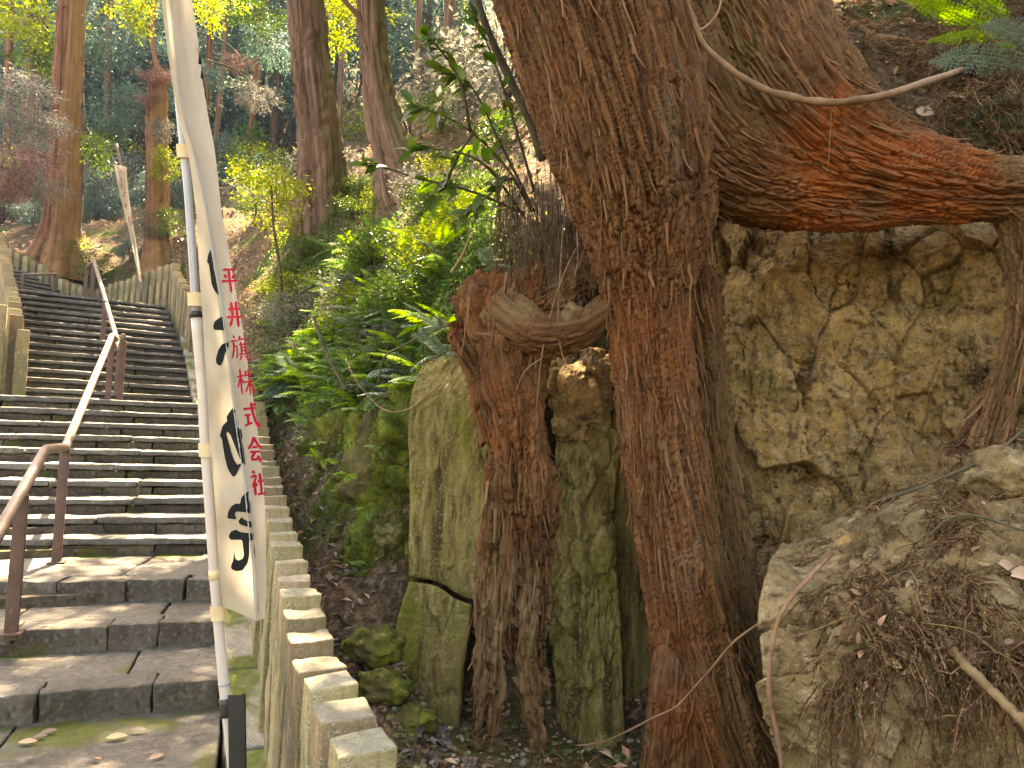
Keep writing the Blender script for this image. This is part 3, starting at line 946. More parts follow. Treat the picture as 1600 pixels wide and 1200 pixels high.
handrail('brown handrail climbing the upper flight to the top landing', r2,
         [(st1(6.14, T_R - 0.02, Z_MID), st1(6.14, T_R - 0.02, 2.36)), (st1(5.50, T_R - 0.10, Z_MID), st1(5.50, T_R - 0.10, 2.40)), (st2(S_END2 * 0.45, 1.07, Z_MID + RISE2 * 7), st2(S_END2 * 0.45, 1.07, Z_MID + 1.57)),
          (st2(S_END2 + 0.05, 1.14, Z_TOP), st2(S_END2 + 0.05, 1.14, Z_TOP + 0.70)), (st2(S_END2 + 0.72, 1.22, Z_TOP), st2(S_END2 + 0.72, 1.22, Z_TOP + 0.72))])
a_, b_ = P(36, 429, 12.9), P(86, 428, 14.3)
handrail('short level handrail at the foot of the far flight turning left', [a_, b_],
         [((a_[0], a_[1], Z_TOP), tuple(a_)), ((b_[0], b_[1], Z_TOP), tuple(b_))], r=0.026, pw=0.05)
# ------------------------------------------------------------------ rocks
def rock_sheet(ctrl, nr, nc, disp, back=0.5, name='rock', mat=None, parent=None, origin=None, close=True):
    """a rock from its visible face: dense grid through ctrl, displaced, with sides and back turned away from the viewer"""
    G = patch(ctrl, nr, nc)
    N = gnormals(G)
    c = G.reshape(-1, 3)
    cam_p = np.array((0, 0, CAM_H))
    flip = np.sign(((cam_p - c) * N.reshape(-1, 3)).sum(1).mean())
    N = N * flip
    d = disp(c).reshape(nr, nc, 1)
    if close:   # soften towards the rim so that the turned-back sides meet it
        r = np.minimum(np.arange(nr), np.arange(nr)[::-1])[:, None]
        q = np.minimum(np.arange(nc), np.arange(nc)[::-1])[None, :]
        e = np.clip(np.minimum(r, q) / 3.0, 0, 1)[..., None]
        G = G + N * d * (0.6 + 0.4 * e) - N * (1 - e) ** 2 * 0.012
    else:
        G = G + N * d
    V = G.reshape(-1, 3)
    F = [grid_faces(nr, nc)]
    if flip < 0:
        F[0] = F[0][:, ::-1]
    if close:
        ring = np.concatenate([np.arange(nc), np.arange(1, nr) * nc + nc - 1, (nr - 1) * nc + np.arange(nc - 2, -1, -1), np.arange(nr - 2, 0, -1) * nc])
        m0 = V.mean(0)
        av = (m0 - cam_p) / np.linalg.norm(m0 - cam_p)
        rr = V[ring]
        rings = [ring]
        VV = [V]
        off = len(V)
        for k in (0.33, 0.66, 1.0):
            q = rr + av * back * k + (m0 - rr) * (0.01 + 0.07 * k ** 2)
            q = q + fbm(q * 5, 3)[:, None] * 0.03
            VV.append(q)
            rings.append(np.arange(len(ring)) + off)
            off += len(ring)
        VV.append(V.mean(0)[None] + av * back)
        n = len(ring)
        k = np.arange(n)
        for a, b in zip(rings[:-1], rings[1:]):
            f = np.stack([a[k], b[k], b[(k + 1) % n], a[(k + 1) % n]], 1)
            F.append(f if flip > 0 else f[:, ::-1])
        a = rings[-1]
        F.append(np.stack([a[k], np.full(n, off), a[(k + 1) % n]], 1))
        V = np.concatenate(VV)
    if origin is None:
        origin = (V.min(0) + V.max(0)) / 2
        origin[2] = V[:, 2].min()
    quads = [f for f in F if f.shape[1] == 4]
    tris = [f for f in F if f.shape[1] == 3]
    return obj(name, mesh(name, V - origin, [np.concatenate(quads)] + ([np.concatenate(tris)] if tris else [])), mat, parent, origin)

def rugged(cell=(0.22, 0.22, 0.34), amp=0.05, crack=0.03, big=0.06, fine=0.010, seed=0.0, cw=0.10, tilt=1.0, warp=0.05):
    def f(p):
        q = p + seed
        w = q + warp * np.stack([fbm(q * 4 + k * 9, 3) for k in range(3)], -1)
        f1, f2, cid, dl, tl = vor(w / np.array(cell), True)
        g1, g2, gid, dl2, tl2 = vor(w / np.array(cell) * 2.6 + 4, True)
        k1, k2, kid, dl3, tl3 = vor(w / np.array(cell) * 7.0 + 8, True)
        e = sstep(0.0, cw, f2 - f1)
        e2 = sstep(0.0, cw * 1.2, g2 - g1)
        mask = sstep(-0.15, 0.25, fbm(q * 3 + 40, 2))          # some parts stay whole, others shatter
        return (fbm(q * 2.2, 3) * big + (cid - 0.5) * amp + (dl * tl).sum(1) * amp * 2.2 * tilt - (1 - e) * crack * sstep(-0.45, 0.05, fbm(q * 2.4 + 70, 2))
                + mask * ((gid - 0.5) * amp * 0.5 + (dl2 * tl2).sum(1) * amp * 1.1 * tilt - (1 - e2) * crack * 0.5)
                + mask * ((kid - 0.5) * amp * 0.16 + (dl3 * tl3).sum(1) * amp * 0.35 * tilt)
                + fbm(q * 14, 4) * fine + fbm(q * 60, 3) * fine * 0.45 + fbm(q * np.array((20, 20, 4)), 3) * fine * 0.9)
    return f

def smoothrock(big=0.03, streak=0.006, fine=0.004, seed=0.0):
    def f(p):
        q = p + seed
        f1, f2, cid, dl, tl = vor(q / np.array((0.16, 0.16, 0.5)) + 0.3 * fbm(q * 3, 2)[:, None], True)
        return (fbm(q * 3, 3) * big + fbm(q * np.array((26, 26, 4)), 3) * streak + fbm(q * 40, 3) * fine + (dl * tl).sum(1) * 0.035
                - 0.014 * sstep(0.05, 0.0, np.abs(fbm(q * np.array((4, 4, 1.0)) + 3, 2))))
    return f

# the big brown face under the red limb
wall = [
    [(1040, 250, 4.05), (1160, 250, 4.0), (1280, 240, 3.95), (1400, 235, 3.85), (1520, 235, 3.65), (1640, 240, 3.4), (1800, 250, 3.2)],
    [(1040, 330, 3.9), (1150, 340, 3.72), (1270, 345, 3.55), (1400, 345, 3.42), (1520, 340, 3.3), (1650, 350, 3.15), (1800, 350, 2.95)],
    [(1050, 430, 3.9), (1150, 430, 3.6), (1270, 420, 3.42), (1400, 420, 3.33), (1520, 420, 3.2), (1650, 440, 3.08), (1800, 440, 2.9)],
    [(1060, 560, 3.85), (1160, 560, 3.52), (1280, 555, 3.40), (1400, 550, 3.32), (1520, 550, 3.2), (1660, 560, 3.05), (1800, 560, 2.85)],
    [(1080, 700, 3.80), (1170, 700, 3.45), (1290, 700, 3.38), (1410, 690, 3.30), (1530, 690, 3.15), (1670, 700, 3.0), (1800, 700, 2.8)],
    [(1100, 830, 3.75), (1190, 830, 3.40), (1300, 830, 3.30), (1420, 820, 3.2), (1540, 820, 3.05), (1680, 830, 2.9), (1800, 830, 2.75)],
    [(1110, 960, 3.7), (1200, 960, 3.35), (1310, 960, 3.22), (1430, 960, 3.1), (1550, 960, 2.95), (1690, 960, 2.8), (1800, 960, 2.7)],
    [(1110, 1250, 3.6), (1200, 1250, 3.3), (1310, 1250, 3.15), (1430, 1250, 3.0), (1560, 1250, 2.85), (1700, 1250, 2.7), (1800, 1250, 2.6)],
]
for row in wall:                      # the face goes on to the right, outside the picture
    row.append((row[-1][0] + 270, row[-1][1], row[-1][2] - 0.15))
_rw = rugged((0.26, 0.26, 0.48), 0.066, 0.040, 0.030, 0.012, 1.0, 0.026, 1.35, 0.025)
rock_wall = tag(rock_sheet(wall, 340, 330, _rw, 0.6, 'rock_outcrop', M_rock), 'broad cracked brown rock face beneath the red limb of the big tree', 'rock face')

# olive slab left of the stump: an upper and a lower piece parted by a crack
slab_u = [
    [(660, 565, 3.85), (700, 552, 3.80), (745, 545, 3.72), (790, 550, 3.66)],
    [(640, 622, 3.66), (690, 618, 3.60), (740, 616, 3.53), (785, 630, 3.46)],
    [(638, 720, 3.60), (690, 720, 3.54), (738, 720, 3.48), (780, 725, 3.42)],
    [(638, 820, 3.56), (686, 820, 3.51), (728, 825, 3.46), (756, 828, 3.42)],
    [(636, 902, 3.52), (680, 910, 3.48), (715, 930, 3.44), (740, 938, 3.40)],
]
tag(rock_sheet(slab_u, 120, 70, smoothrock(0.02, 0.006, 0.004, 2.0), 0.4, 'rock_slab', M_slab), 'tall smooth olive rock slab just left of the broken stump', 'rock')
slab_l = [
    [(638, 908, 3.46), (680, 916, 3.42), (712, 936, 3.38), (736, 945, 3.35)],
    [(618, 975, 3.42), (668, 980, 3.38), (706, 990, 3.34), (732, 990, 3.31)],
    [(616, 1045, 3.38), (664, 1050, 3.34), (700, 1055, 3.30), (722, 1055, 3.28)],
    [(626, 1150, 3.34), (668, 1155, 3.30), (698, 1160, 3.26), (716, 1160, 3.24)],
]
tag(rock_sheet(slab_l, 80, 50, smoothrock(0.02, 0.004, 0.004, 5.0), 0.35, 'rock_slab', M_slab), 'lower rounded olive slab under the cracked edge, beside the gully', 'rock')
# narrow rocks between stump and trunk
pil = [
    [(868, 660, 3.62), (905, 656, 3.56), (945, 664, 3.52), (975, 680, 3.50)],
    [(862, 760, 3.50), (900, 755, 3.42), (938, 760, 3.40), (962, 770, 3.42)],
    [(852, 880, 3.46), (895, 880, 3.34), (938, 880, 3.33), (966, 880, 3.38)],
    [(858, 1000, 3.42), (900, 1000, 3.30), (942, 1000, 3.28), (976, 1000, 3.33)],
    [(872, 1170, 3.38), (910, 1175, 3.25), (948, 1175, 3.24), (982, 1170, 3.28)],
]
tag(rock_sheet(pil, 150, 70, rugged((0.11, 0.11, 0.40), 0.035, 0.02, 0.02, 0.012, 7.0, 0.08), 0.35, 'rock_pillar', M_slab), 'upright fissured rock pillar standing between the stump and the red trunk', 'rock')
pil2 = [
    [(955, 560, 3.7), (980, 560, 3.66), (1010, 560, 3.7)],
    [(945, 700, 3.66), (972, 700, 3.58), (1010, 700, 3.62)],
    [(940, 850, 3.62), (975, 850, 3.54), (1015, 850, 3.58)],
    [(950, 1010, 3.58), (985, 1010, 3.50), (1020, 1010, 3.55)],
    [(960, 1160, 3.52), (995, 1160, 3.46), (1030, 1160, 3.5)],
]
tag(rock_sheet(pil2, 110, 40, smoothrock(0.02, 0.006, 0.005, 9.0), 0.3, 'rock_slab', M_slab), 'narrow flat rock strip half hidden behind the left edge of the red trunk', 'rock')
pil3 = [
    [(850, 545, 3.75), (890, 540, 3.7), (940, 540, 3.7), (965, 550, 3.75)],
    [(855, 610, 3.60), (895, 600, 3.5), (935, 610, 3.52), (962, 620, 3.65)],
    [(868, 690, 3.60), (900, 690, 3.52), (930, 690, 3.55), (955, 690, 3.65)],
]
tag(rock_sheet(pil3, 60, 50, rugged((0.14, 0.14, 0.16), 0.035, 0.012, 0.03, 0.010, 12.0), 0.3, 'rock', M_rock), 'angular brown rock wedged under the arching root', 'rock')
# dark mossy outcrop beside the gully
out = [
    [(470, 700, 5.3), (520, 650, 4.75), (575, 620, 4.4), (640, 590, 4.1), (690, 570, 3.95)],
    [(492, 770, 4.75), (525, 730, 4.45), (575, 700, 4.1), (630, 680, 3.85), (680, 660, 3.75)],
    [(500, 830, 4.45), (530, 800, 4.2), (575, 780, 3.95), (625, 770, 3.75), (670, 760, 3.66)],
    [(505, 890, 4.2), (535, 870, 3.95), (580, 850, 3.80), (625, 850, 3.72), (665, 850, 3.64)],
    [(515, 960, 3.95), (550, 940, 3.75), (590, 930, 3.78), (630, 930, 3.75), (660, 940, 3.62)],
    [(540, 1040, 3.65), (575, 1030, 3.55), (605, 1020, 3.62), (635, 1020, 3.65), (660, 1030, 3.55)],
    [(560, 1140, 3.4), (590, 1130, 3.35), (615, 1130, 3.4), (640, 1130, 3.5), (660, 1140, 3.5)],
]
tag(rock_sheet(out, 170, 130, rugged((0.20, 0.20, 0.48), 0.09, 0.06, 0.05, 0.014, 15.0, 0.07), 0.6, 'mossy_outcrop', M_mossrock), 'dark rugged outcrop covered with green moss beside the stone fence', 'rock')
for k, (lab, px, py, d, r) in enumerate((
        ('grey wet stone low in the dark gully behind the fence', 585, 1010, 3.15, 0.10),
        ('dark stone wedged in the gully next to the lower olive slab', 600, 1075, 3.0, 0.09),
        ('rounded mossy knob of rock jutting from the outcrop', 612, 838, 3.72, 0.07),
        ('dim mossy stone at the bottom of the gully', 640, 1125, 2.95, 0.08))):
    n = 26
    th, ph = np.meshgrid(np.linspace(0, math.pi, n), np.linspace(0, 2 * math.pi, 2 * n, endpoint=False), indexing='ij')
    D = np.stack([np.sin(th) * np.cos(ph), np.sin(th) * np.sin(ph), np.cos(th)], -1).reshape(-1, 3)
    V = D * r * np.array((1.3, 1.0, 0.8)) * (1 + fbm(D * 1.6 + k * 5, 3)[:, None] * 0.35 + fbm(D * 7 + k, 3)[:, None] * 0.06)
    tag(obj('stone', mesh('stone', V, grid_faces(n, 2 * n, True)), M_mossrock, loc=P(px, py, d)), lab, 'stone')

# near boulder at the lower right
bould = [
    [(1215, 850, 2.75), (1290, 830, 2.8), (1380, 765, 2.9), (1480, 715, 2.95), (1580, 690, 2.95), (1680, 680, 2.9)],
    [(1200, 882, 2.45), (1280, 876, 2.45), (1380, 815, 2.5), (1490, 770, 2.5), (1590, 745, 2.5), (1690, 735, 2.45)],
    [(1186, 935, 2.24), (1272, 930, 2.18), (1390, 890, 2.15), (1500, 860, 2.12), (1600, 845, 2.1), (1700, 840, 2.05)],
    [(1182, 1000, 2.14), (1276, 990, 2.02), (1395, 960, 1.95), (1505, 940, 1.90), (1610, 930, 1.88), (1710, 920, 1.85)],
    [(1190, 1080, 2.10), (1282, 1070, 1.94), (1400, 1050, 1.86), (1510, 1040, 1.82), (1620, 1030, 1.8), (1720, 1020, 1.78)],
    [(1212, 1180, 2.10), (1296, 1180, 1.92), (1405, 1170, 1.84), (1515, 1160, 1.80), (1625, 1160, 1.78), (1725, 1160, 1.75)],
    [(1225, 1420, 2.05), (1310, 1420, 1.90), (1410, 1420, 1.83), (1520, 1420, 1.8), (1630, 1420, 1.77), (1730, 1420, 1.75)],
]
for row in bould:
    row.append((row[-1][0] + 140, row[-1][1] + 10, row[-1][2] + 0.02))
boulder = tag(rock_sheet(bould, 190, 215, rugged((0.30, 0.30, 0.45), 0.035, 0.03, 0.03, 0.008, 21.0, 0.05), 0.5, 'boulder', M_boulder), 'big near boulder at the lower right, pale lichen on its left shoulder', 'boulder')
for k, (lab, px, py, d, r, sx) in enumerate((
        ('grey lichen-covered stone at the right edge above the pile of dead sprigs', 1565, 745, 2.38, 0.115, 1.25),
        ('flat pale stone under the white leaf on the boulder', 1545, 815, 2.26, 0.075, 1.5),
        ('rounded grey stone below the flat pale one at the right edge', 1572, 868, 2.12, 0.085, 1.35),
        ('small brownish stone among the sprigs where the rock face meets the boulder', 1420, 838, 2.40, 0.062, 1.1))):
    n = 34
    th, ph = np.meshgrid(np.linspace(0, math.pi, n), np.linspace(0, 2 * math.pi, 2 * n, endpoint=False), indexing='ij')
    D = np.stack([np.sin(th) * np.cos(ph), np.sin(th) * np.sin(ph), np.cos(th)], -1).reshape(-1, 3)
    f1, f2, cid = vor(D * 1.7 + k * 3)
    V = D * r * np.array((sx, 1.0, 0.78)) * (1 + fbm(D * 1.5 + k * 5, 3)[:, None] * 0.28 + (cid - 0.5)[:, None] * 0.14 + fbm(D * 9 + k, 3)[:, None] * 0.04)
    o = tag(obj('stone', mesh('stone', V, grid_faces(n, 2 * n, True)), M_boulder, loc=P(px, py, d)), lab, 'stone')
    o.rotation_euler = (0.1 * k, -0.2, 0.5 * k)
# ------------------------------------------------------------------ organic wood: limbs merged into one skin, then barked
def chain(rows, n=None):
    """rows (px,py,d,radius px) -> centres and radii in metres"""
    c = np.array([[*P(a, b, d), r * d / FPX] for (a, b, d, r) in rows])
    n = n or max(6, len(rows) * 7)
    q = catmull(c, n)
    return q[:, :3], np.maximum(q[:, 3], 0.004)

def merge_skin(chains, voxel, smooth_it=6, ns=28):
    b = MB()
    for C, R in chains:
        b.add(*tube(C, R, ns))
    by = {}
    for f in b.f:
        by.setdefault(f.shape[1], []).append(f)
    me = mesh('tmp', np.concatenate(b.v), [np.concatenate(x) for x in by.values()])
    o = bpy.data.objects.new('tmp', me)
    COL.objects.link(o)
    rm = o.modifiers.new('r', 'REMESH')
    rm.mode = 'VOXEL'
    rm.voxel_size = voxel
    sm = o.modifiers.new('s', 'SMOOTH')
    sm.iterations = smooth_it
    sm.factor = 0.5
    dg = bpy.context.evaluated_depsgraph_get()
    ev = o.evaluated_get(dg)
    m2 = ev.to_mesh()
    n = len(m2.vertices)
    V = np.empty(n * 3, np.float32); m2.vertices.foreach_get('co', V)
    N = np.empty(n * 3, np.float32); m2.vertices.foreach_get('normal', N)
    idx = np.empty(len(m2.loops), np.int32); m2.loops.foreach_get('vertex_index', idx)
    tot = np.empty(len(m2.polygons), np.int32); m2.polygons.foreach_get('loop_total', tot)
    ev.to_mesh_clear()
    bpy.data.objects.remove(o)
    bpy.data.meshes.remove(me)
    st = np.concatenate([[0], np.cumsum(tot)[:-1]])
    F = [idx[(st[tot == k][:, None] + np.arange(k)[None])] for k in np.unique(tot)]
    return V.reshape(-1, 3).astype(float), N.reshape(-1, 3).astype(float), F

def flow_coords(V, chains):
    """for every vertex and limb: coordinates round and along the limb, and a blend weight"""
    outs, ws = [], []
    for C, R in chains:
        T, N, B = frames(C)
        L = np.concatenate([[0], np.cumsum(np.linalg.norm(np.diff(C, axis=0), axis=1))])
        A, D = C[:-1], C[1:] - C[:-1]
        dd = (D ** 2).sum(1)
        mg = R.max() * 1.6
        sel = np.where(((V > C.min(0) - mg) & (V < C.max(0) + mg)).all(1))[0]
        S = V[sel]
        # nearest sample first, then the two segments that touch it
        near = np.zeros(len(S), int)
        for k in range(0, len(S), 20000):
            s2 = S[k:k + 20000]
            near[k:k + 20000] = ((s2 ** 2).sum(1)[:, None] - 2 * s2 @ C.T + (C ** 2).sum(1)[None]).argmin(1)
        best = np.full(len(S), 1e9); seg = np.zeros(len(S), int); tt = np.zeros(len(S))
        for sg in (np.clip(near - 1, 0, len(A) - 1), np.clip(near, 0, len(A) - 1)):
            t = np.clip(((S - A[sg]) * D[sg]).sum(1) / dd[sg], 0, 1)
            dist = np.linalg.norm(S - A[sg] - t[:, None] * D[sg], axis=1)
            m_ = dist < best
            best[m_], seg[m_], tt[m_] = dist[m_], sg[m_], t[m_]
        rad = R[seg] * (1 - tt) + R[seg + 1] * tt
        rel = S - (A[seg] + tt[:, None] * D[seg])
        a, b = (rel * N[seg]).sum(1), (rel * B[seg]).sum(1)
        h = np.hypot(a, b) + 1e-9
        v = L[seg] * (1 - tt) + L[seg + 1] * tt
        rs = 0.6 * rad + 0.4 * R.mean()
        o_ = np.zeros((len(V), 3)); o_[sel] = np.stack([a / h * rs, b / h * rs, v], -1)
        w_ = np.zeros(len(V)); w_[sel] = np.exp(-6.0 * np.maximum(best / rad - 0.75, 0))
        outs.append(o_)
        ws.append(w_)
    W = np.stack(ws, 1) + 1e-9
    W = W ** 3
    W /= W.sum(1, keepdims=True)
    return outs, W

def bark_height(q, strip=0.030, length=0.20, depth=0.010, seed=0.0, want_cell=False):
    q = q + seed
    w = q.copy()
    wob = fbm(q * np.array((3, 3, 2.6)), 3)
    wob2 = fbm(q * np.array((3, 3, 2.6)) + 31, 3)
    w[:, 0] += 0.024 * wob
    w[:, 1] += 0.024 * wob2
    f1, f2, cid, dl, tl = vor(w / np.array((strip, strip, length)), True)
    g1, g2, gid = vor(w / np.array((strip, strip, length)) * np.array((2.1, 2.1, 1.5)) + 9)
    plate = sstep(0.0, 0.16, f2 - f1)
    plate2 = sstep(0.0, 0.30, g2 - g1)
    fib = fbm(w * np.array((75, 75, 5)), 2)
    h = (depth * (plate - 1) + (cid - 0.5) * depth * 0.7 - dl[:, 2] * depth * 0.25 + (dl * tl).sum(1) * depth * 0.4
         + depth * 0.45 * (plate2 - 1) + (gid - 0.5) * depth * 0.3 + fib * depth * 0.35)
    return (h, 0.6 * cid + 0.4 * gid) if want_cell else h

def wood(name, chains, voxel, mat, parent, origin, strip=0.03, length=0.2, depth=0.010, flute=0.02, seed=0.0, tints=None, smooth_it=6, extra=None):
    V, N, F = merge_skin(chains, voxel, smooth_it)
    fl, W = flow_coords(V, chains)
    h = np.zeros(len(V))
    cell = np.zeros(len(V))
    for k, q in enumerate(fl):
        m_ = W[:, k] > 0.03
        if m_.any():
            bh, bc = bark_height(q[m_] + k * 3.1, strip, length, depth, seed, True)
            h[m_] += W[m_, k] * (bh + flute * fbm(q[m_] * np.array((7, 7, 0.9)) + k * 5 + seed, 3))
            cell[m_] += W[m_, k] * bc
    if extra is not None:
        h = h + extra(V)
    Vd = V + N * h[:, None]
    dom = W.argmax(1)
    flow = np.stack(fl, 1)[np.arange(len(V)), dom] + dom[:, None] * 3.1
    at = {'flow': flow, 'cell': cell}
    for k, f in (tints or {}).items():
        at[k] = f(V, dom)
    for k in ('orange', 'olive', 'pale'):
        at.setdefault(k, np.zeros(len(V)))
    print('WOOD', name, len(V))
    o = obj(name, mesh(name, Vd - origin, F, True, at), mat, parent)
    o.location = np.asarray(origin) - np.array(parent.location)
    return o, V

def blob(px, py, d, r):
    c = P(px, py, d)
    rr = r * d / FPX
    return lambda V: np.exp(-(((V - c) / rr) ** 2).sum(1))

_C3 = P(1050, 600, 3.05)
def proj(V):
    """flat frontal measure of the tree (world x and height only), in steps of about 2.7 mm"""
    return 1050 + (V[:, 0] - _C3[0]) * FPX / 3.05, 600 - (V[:, 2] - _C3[2]) * FPX / 3.05

# ---- the big tree
tr_base = P(1090, 1190, 3.05)
big_tree = thing('cedar_tree', 'huge red-barked cedar leaning left, its limb and roots gripping the rock', 'tree', tr_base)
ch = [
    chain([(1128, 1300, 3.10, 90), (1118, 1190, 3.08, 86), (1102, 1080, 3.06, 80), (1086, 980, 3.05, 74), (1058, 840, 3.05, 68), (1036, 700, 3.05, 63), (1023, 580, 3.05, 61), (1014, 490, 3.04, 65),
           (1010, 420, 3.03, 82), (1008, 340, 3.02, 108), (996, 260, 3.0, 126), (974, 170, 2.98, 136), (944, 80, 2.96, 141), (916, -10, 2.94, 145), (870, -160, 2.92, 148), (825, -330, 2.92, 148)], 90),
    # the second stem and limb running right over the rock
    chain([(1122, -300, 3.30, 115), (1132, -180, 3.26, 118), (1150, -60, 3.20, 118), (1172, 50, 3.12, 114), (1205, 135, 3.06, 116), (1258, 205, 3.02, 112), (1330, 250, 3.0, 94), (1410, 277, 2.98, 76), (1490, 292, 2.96, 60), (1560, 298, 2.94, 50), (1620, 300, 2.92, 44), (1690, 310, 2.9, 40), (1800, 350, 2.85, 34), (1920, 430, 2.8, 28), (1980, 520, 2.75, 22)], 90),
    # underside that ties limb and trunk together
    chain([(1040, 60, 3.08, 95), (1075, 160, 3.06, 100), (1125, 235, 3.04, 98), (1195, 275, 3.02, 82), (1290, 292, 3.0, 68), (1390, 302, 2.98, 54), (1490, 305, 2.96, 40)], 50),
    # root in the shade behind the trunk
    chain([(1078, 420, 3.25, 40), (1100, 560, 3.30, 34), (1112, 700, 3.30, 40), (1128, 820, 3.26, 44), (1148, 940, 3.18, 50), (1174, 1060, 3.10, 56), (1206, 1190, 3.04, 62), (1225, 1290, 3.02, 66)], 50),
    # flares at the foot
    chain([(1070, 960, 3.0, 42), (1058, 1080, 2.98, 42), (1046, 1190, 2.95, 42), (1030, 1290, 2.94, 44)], 24),
    chain([(1100, 1000, 2.96, 50), (1130, 1110, 2.90, 50), (1165, 1210, 2.85, 50), (1180, 1300, 2.8, 50)], 24),
    # root that drops over the corner of the rock at the right
    chain([(1560, 300, 2.95, 34), (1592, 345, 2.94, 30), (1604, 420, 2.93, 27), (1600, 500, 2.92, 25), (1584, 570, 2.90, 25), (1562, 630, 2.86, 27), (1545, 690, 2.82, 28), (1530, 760, 2.78, 26)], 50),
    chain([(1570, 600, 2.90, 20), (1530, 650, 2.88, 13), (1500, 690, 2.86, 10), (1478, 730, 2.84, 8)], 20),
]
def t_orange(V, dom):
    x, y = proj(V)
    n_ = fbm(V * 5, 3)
    limb = sstep(1130, 1230, x) * sstep(150, 290, y + 0.12 * (x - 1300) * 0 + 40 * n_) * sstep(1540, 1440, x) * (y < 420)
    low = 0.45 * sstep(700, 1100, y) * sstep(1150, 1090, x) * (x < 1200)
    midp = 0.35 * sstep(300, 560, y) * sstep(860, 600, y) * sstep(1110, 1060, x)
    return np.clip(np.maximum(np.maximum(limb, low), midp) * (0.75 + 0.9 * n_), 0, 1)
def t_olive(V, dom):
    x, y = proj(V)
    n_ = fbm(V * 6 + 4, 3)
    a = np.exp(-(((x - 1080 - 0.22 * y) / 42) ** 2)) * sstep(310, 220, y) * (x > 1040)
    b = 0.9 * sstep(430, 560, y) * sstep(1085, 1125, x) * (x < 1300)
    c = np.maximum(0.7 * sstep(1440, 1540, x), 0.9 * sstep(1180, 1320, x) * sstep(-10, -70, y - (170 + 0.38 * (x - 1180))))
    e = 0.6 * sstep(1100, 1250, y)
    return np.clip(np.maximum.reduce([a, b, c, e]) * (0.85 + 0.8 * n_), 0, 1)
def t_pale(V, dom):
    x, y = proj(V)
    n_ = fbm(V * 7 + 9, 3)
    return np.clip(0.55 * sstep(1500, 1570, x) * sstep(300, 420, y) + 0.4 * (n_ - 0.35) + 0.35 * sstep(1380, 1500, x) * sstep(330, 250, y), 0, 1)
trunk_o, TV = wood('trunk', ch, 0.0058, M_bark, big_tree, tr_base, 0.022, 0.48, 0.020, 0.022, 0.0, {'orange': t_orange, 'olive': t_olive, 'pale': t_pale})

# loose bark strips peeling off along the grain
def peel(host, V, chains, n, name, parent, mat):
    allC = np.concatenate([c for c, r in chains]); allT = np.concatenate([np.gradient(c, axis=0) for c, r in chains])
    me = host.data
    N = np.empty(len(me.vertices) * 3, np.float32); me.vertices.foreach_get('normal', N); N = N.reshape(-1, 3).astype(float)
    C0 = np.empty(len(me.vertices) * 3, np.float32); me.vertices.foreach_get('co', C0); C0 = C0.reshape(-1, 3).astype(float)
    cand = np.where((N[:, 1] < 0.2) & (V[:, 2] > 0.1) & (V[:, 2] < 3.6))[0]
    idx = RNG.choice(cand, n)
    tn = np.array([allT[((allC - V[i]) ** 2).sum(1).argmin()] for i in idx])
    tn /= np.linalg.norm(tn, axis=1)[:, None]
    tn *= np.where(RNG.random(n) < 0.75, np.sign(tn[:, 2]) * -1.0, np.sign(tn[:, 2]))[:, None]
    rows, W = [], RNG.uniform(0.006, 0.018, n)
    L = RNG.uniform(0.05, 0.17, n)
    side = np.cross(tn, N[idx]); side /= np.linalg.norm(side, axis=1)[:, None] + 1e-9
    lift = RNG.uniform(0.006, 0.035, n)
    for t in (0, 0.33, 0.66, 1.0):
        c = C0[idx] + N[idx] * (0.002 + lift * t ** 2)[:, None] + tn * (L * t)[:, None] + side * (RNG.normal(size=n) * 0.004 * t)[:, None]
        w = W * (1 - 0.6 * t)
        rows += [c - side * w[:, None] / 2, c + N[idx] * 0.003, c + side * w[:, None] / 2]
    Vv = np.stack(rows, 1).reshape(-1, 3)
    f = np.array([(r * 3 + c, r * 3 + c + 1, (r + 1) * 3 + c + 1, (r + 1) * 3 + c) for r in range(3) for c in range(2)])
    F = (np.arange(n)[:, None, None] * 12 + f[None]).reshape(-1, 4)
    z = np.zeros(len(Vv))
    o_ = obj(name, mesh(name, Vv, F, True, {'flow': Vv, 'cell': np.repeat(RNG.random(n), 12), 'orange': np.repeat(RNG.random(n) * 0.5, 12), 'olive': z, 'pale': np.repeat(RNG.random(n) ** 2 * 0.8, 12)}), mat, parent)
    o_.location = host.location
    return kind(o_, 'stuff')
peel(trunk_o, TV, ch, 900, 'peeling_bark', big_tree, M_bark)
# the trunk goes on upwards, out of the picture
for rows in ([(835, -290, 2.92, 146), (800, -420, 2.9, 146), (740, -800, 2.95, 138), (700, -1250, 3.05, 125), (680, -1900, 3.2, 105)], [(1125, -270, 3.30, 112), (1110, -420, 3.35, 110), (1090, -800, 3.5, 98), (1080, -1500, 3.7, 80)]):
    C_, R_ = chain(rows, 40)
    V_, F_ = tube(C_, R_, 40)
    o = obj('upper_trunk', mesh('upper_trunk', V_ - tr_base, F_, True, {'flow': V_, 'cell': np.zeros(len(V_)), 'orange': np.zeros(len(V_)), 'olive': np.zeros(len(V_)), 'pale': np.zeros(len(V_))}), M_bark, big_tree)

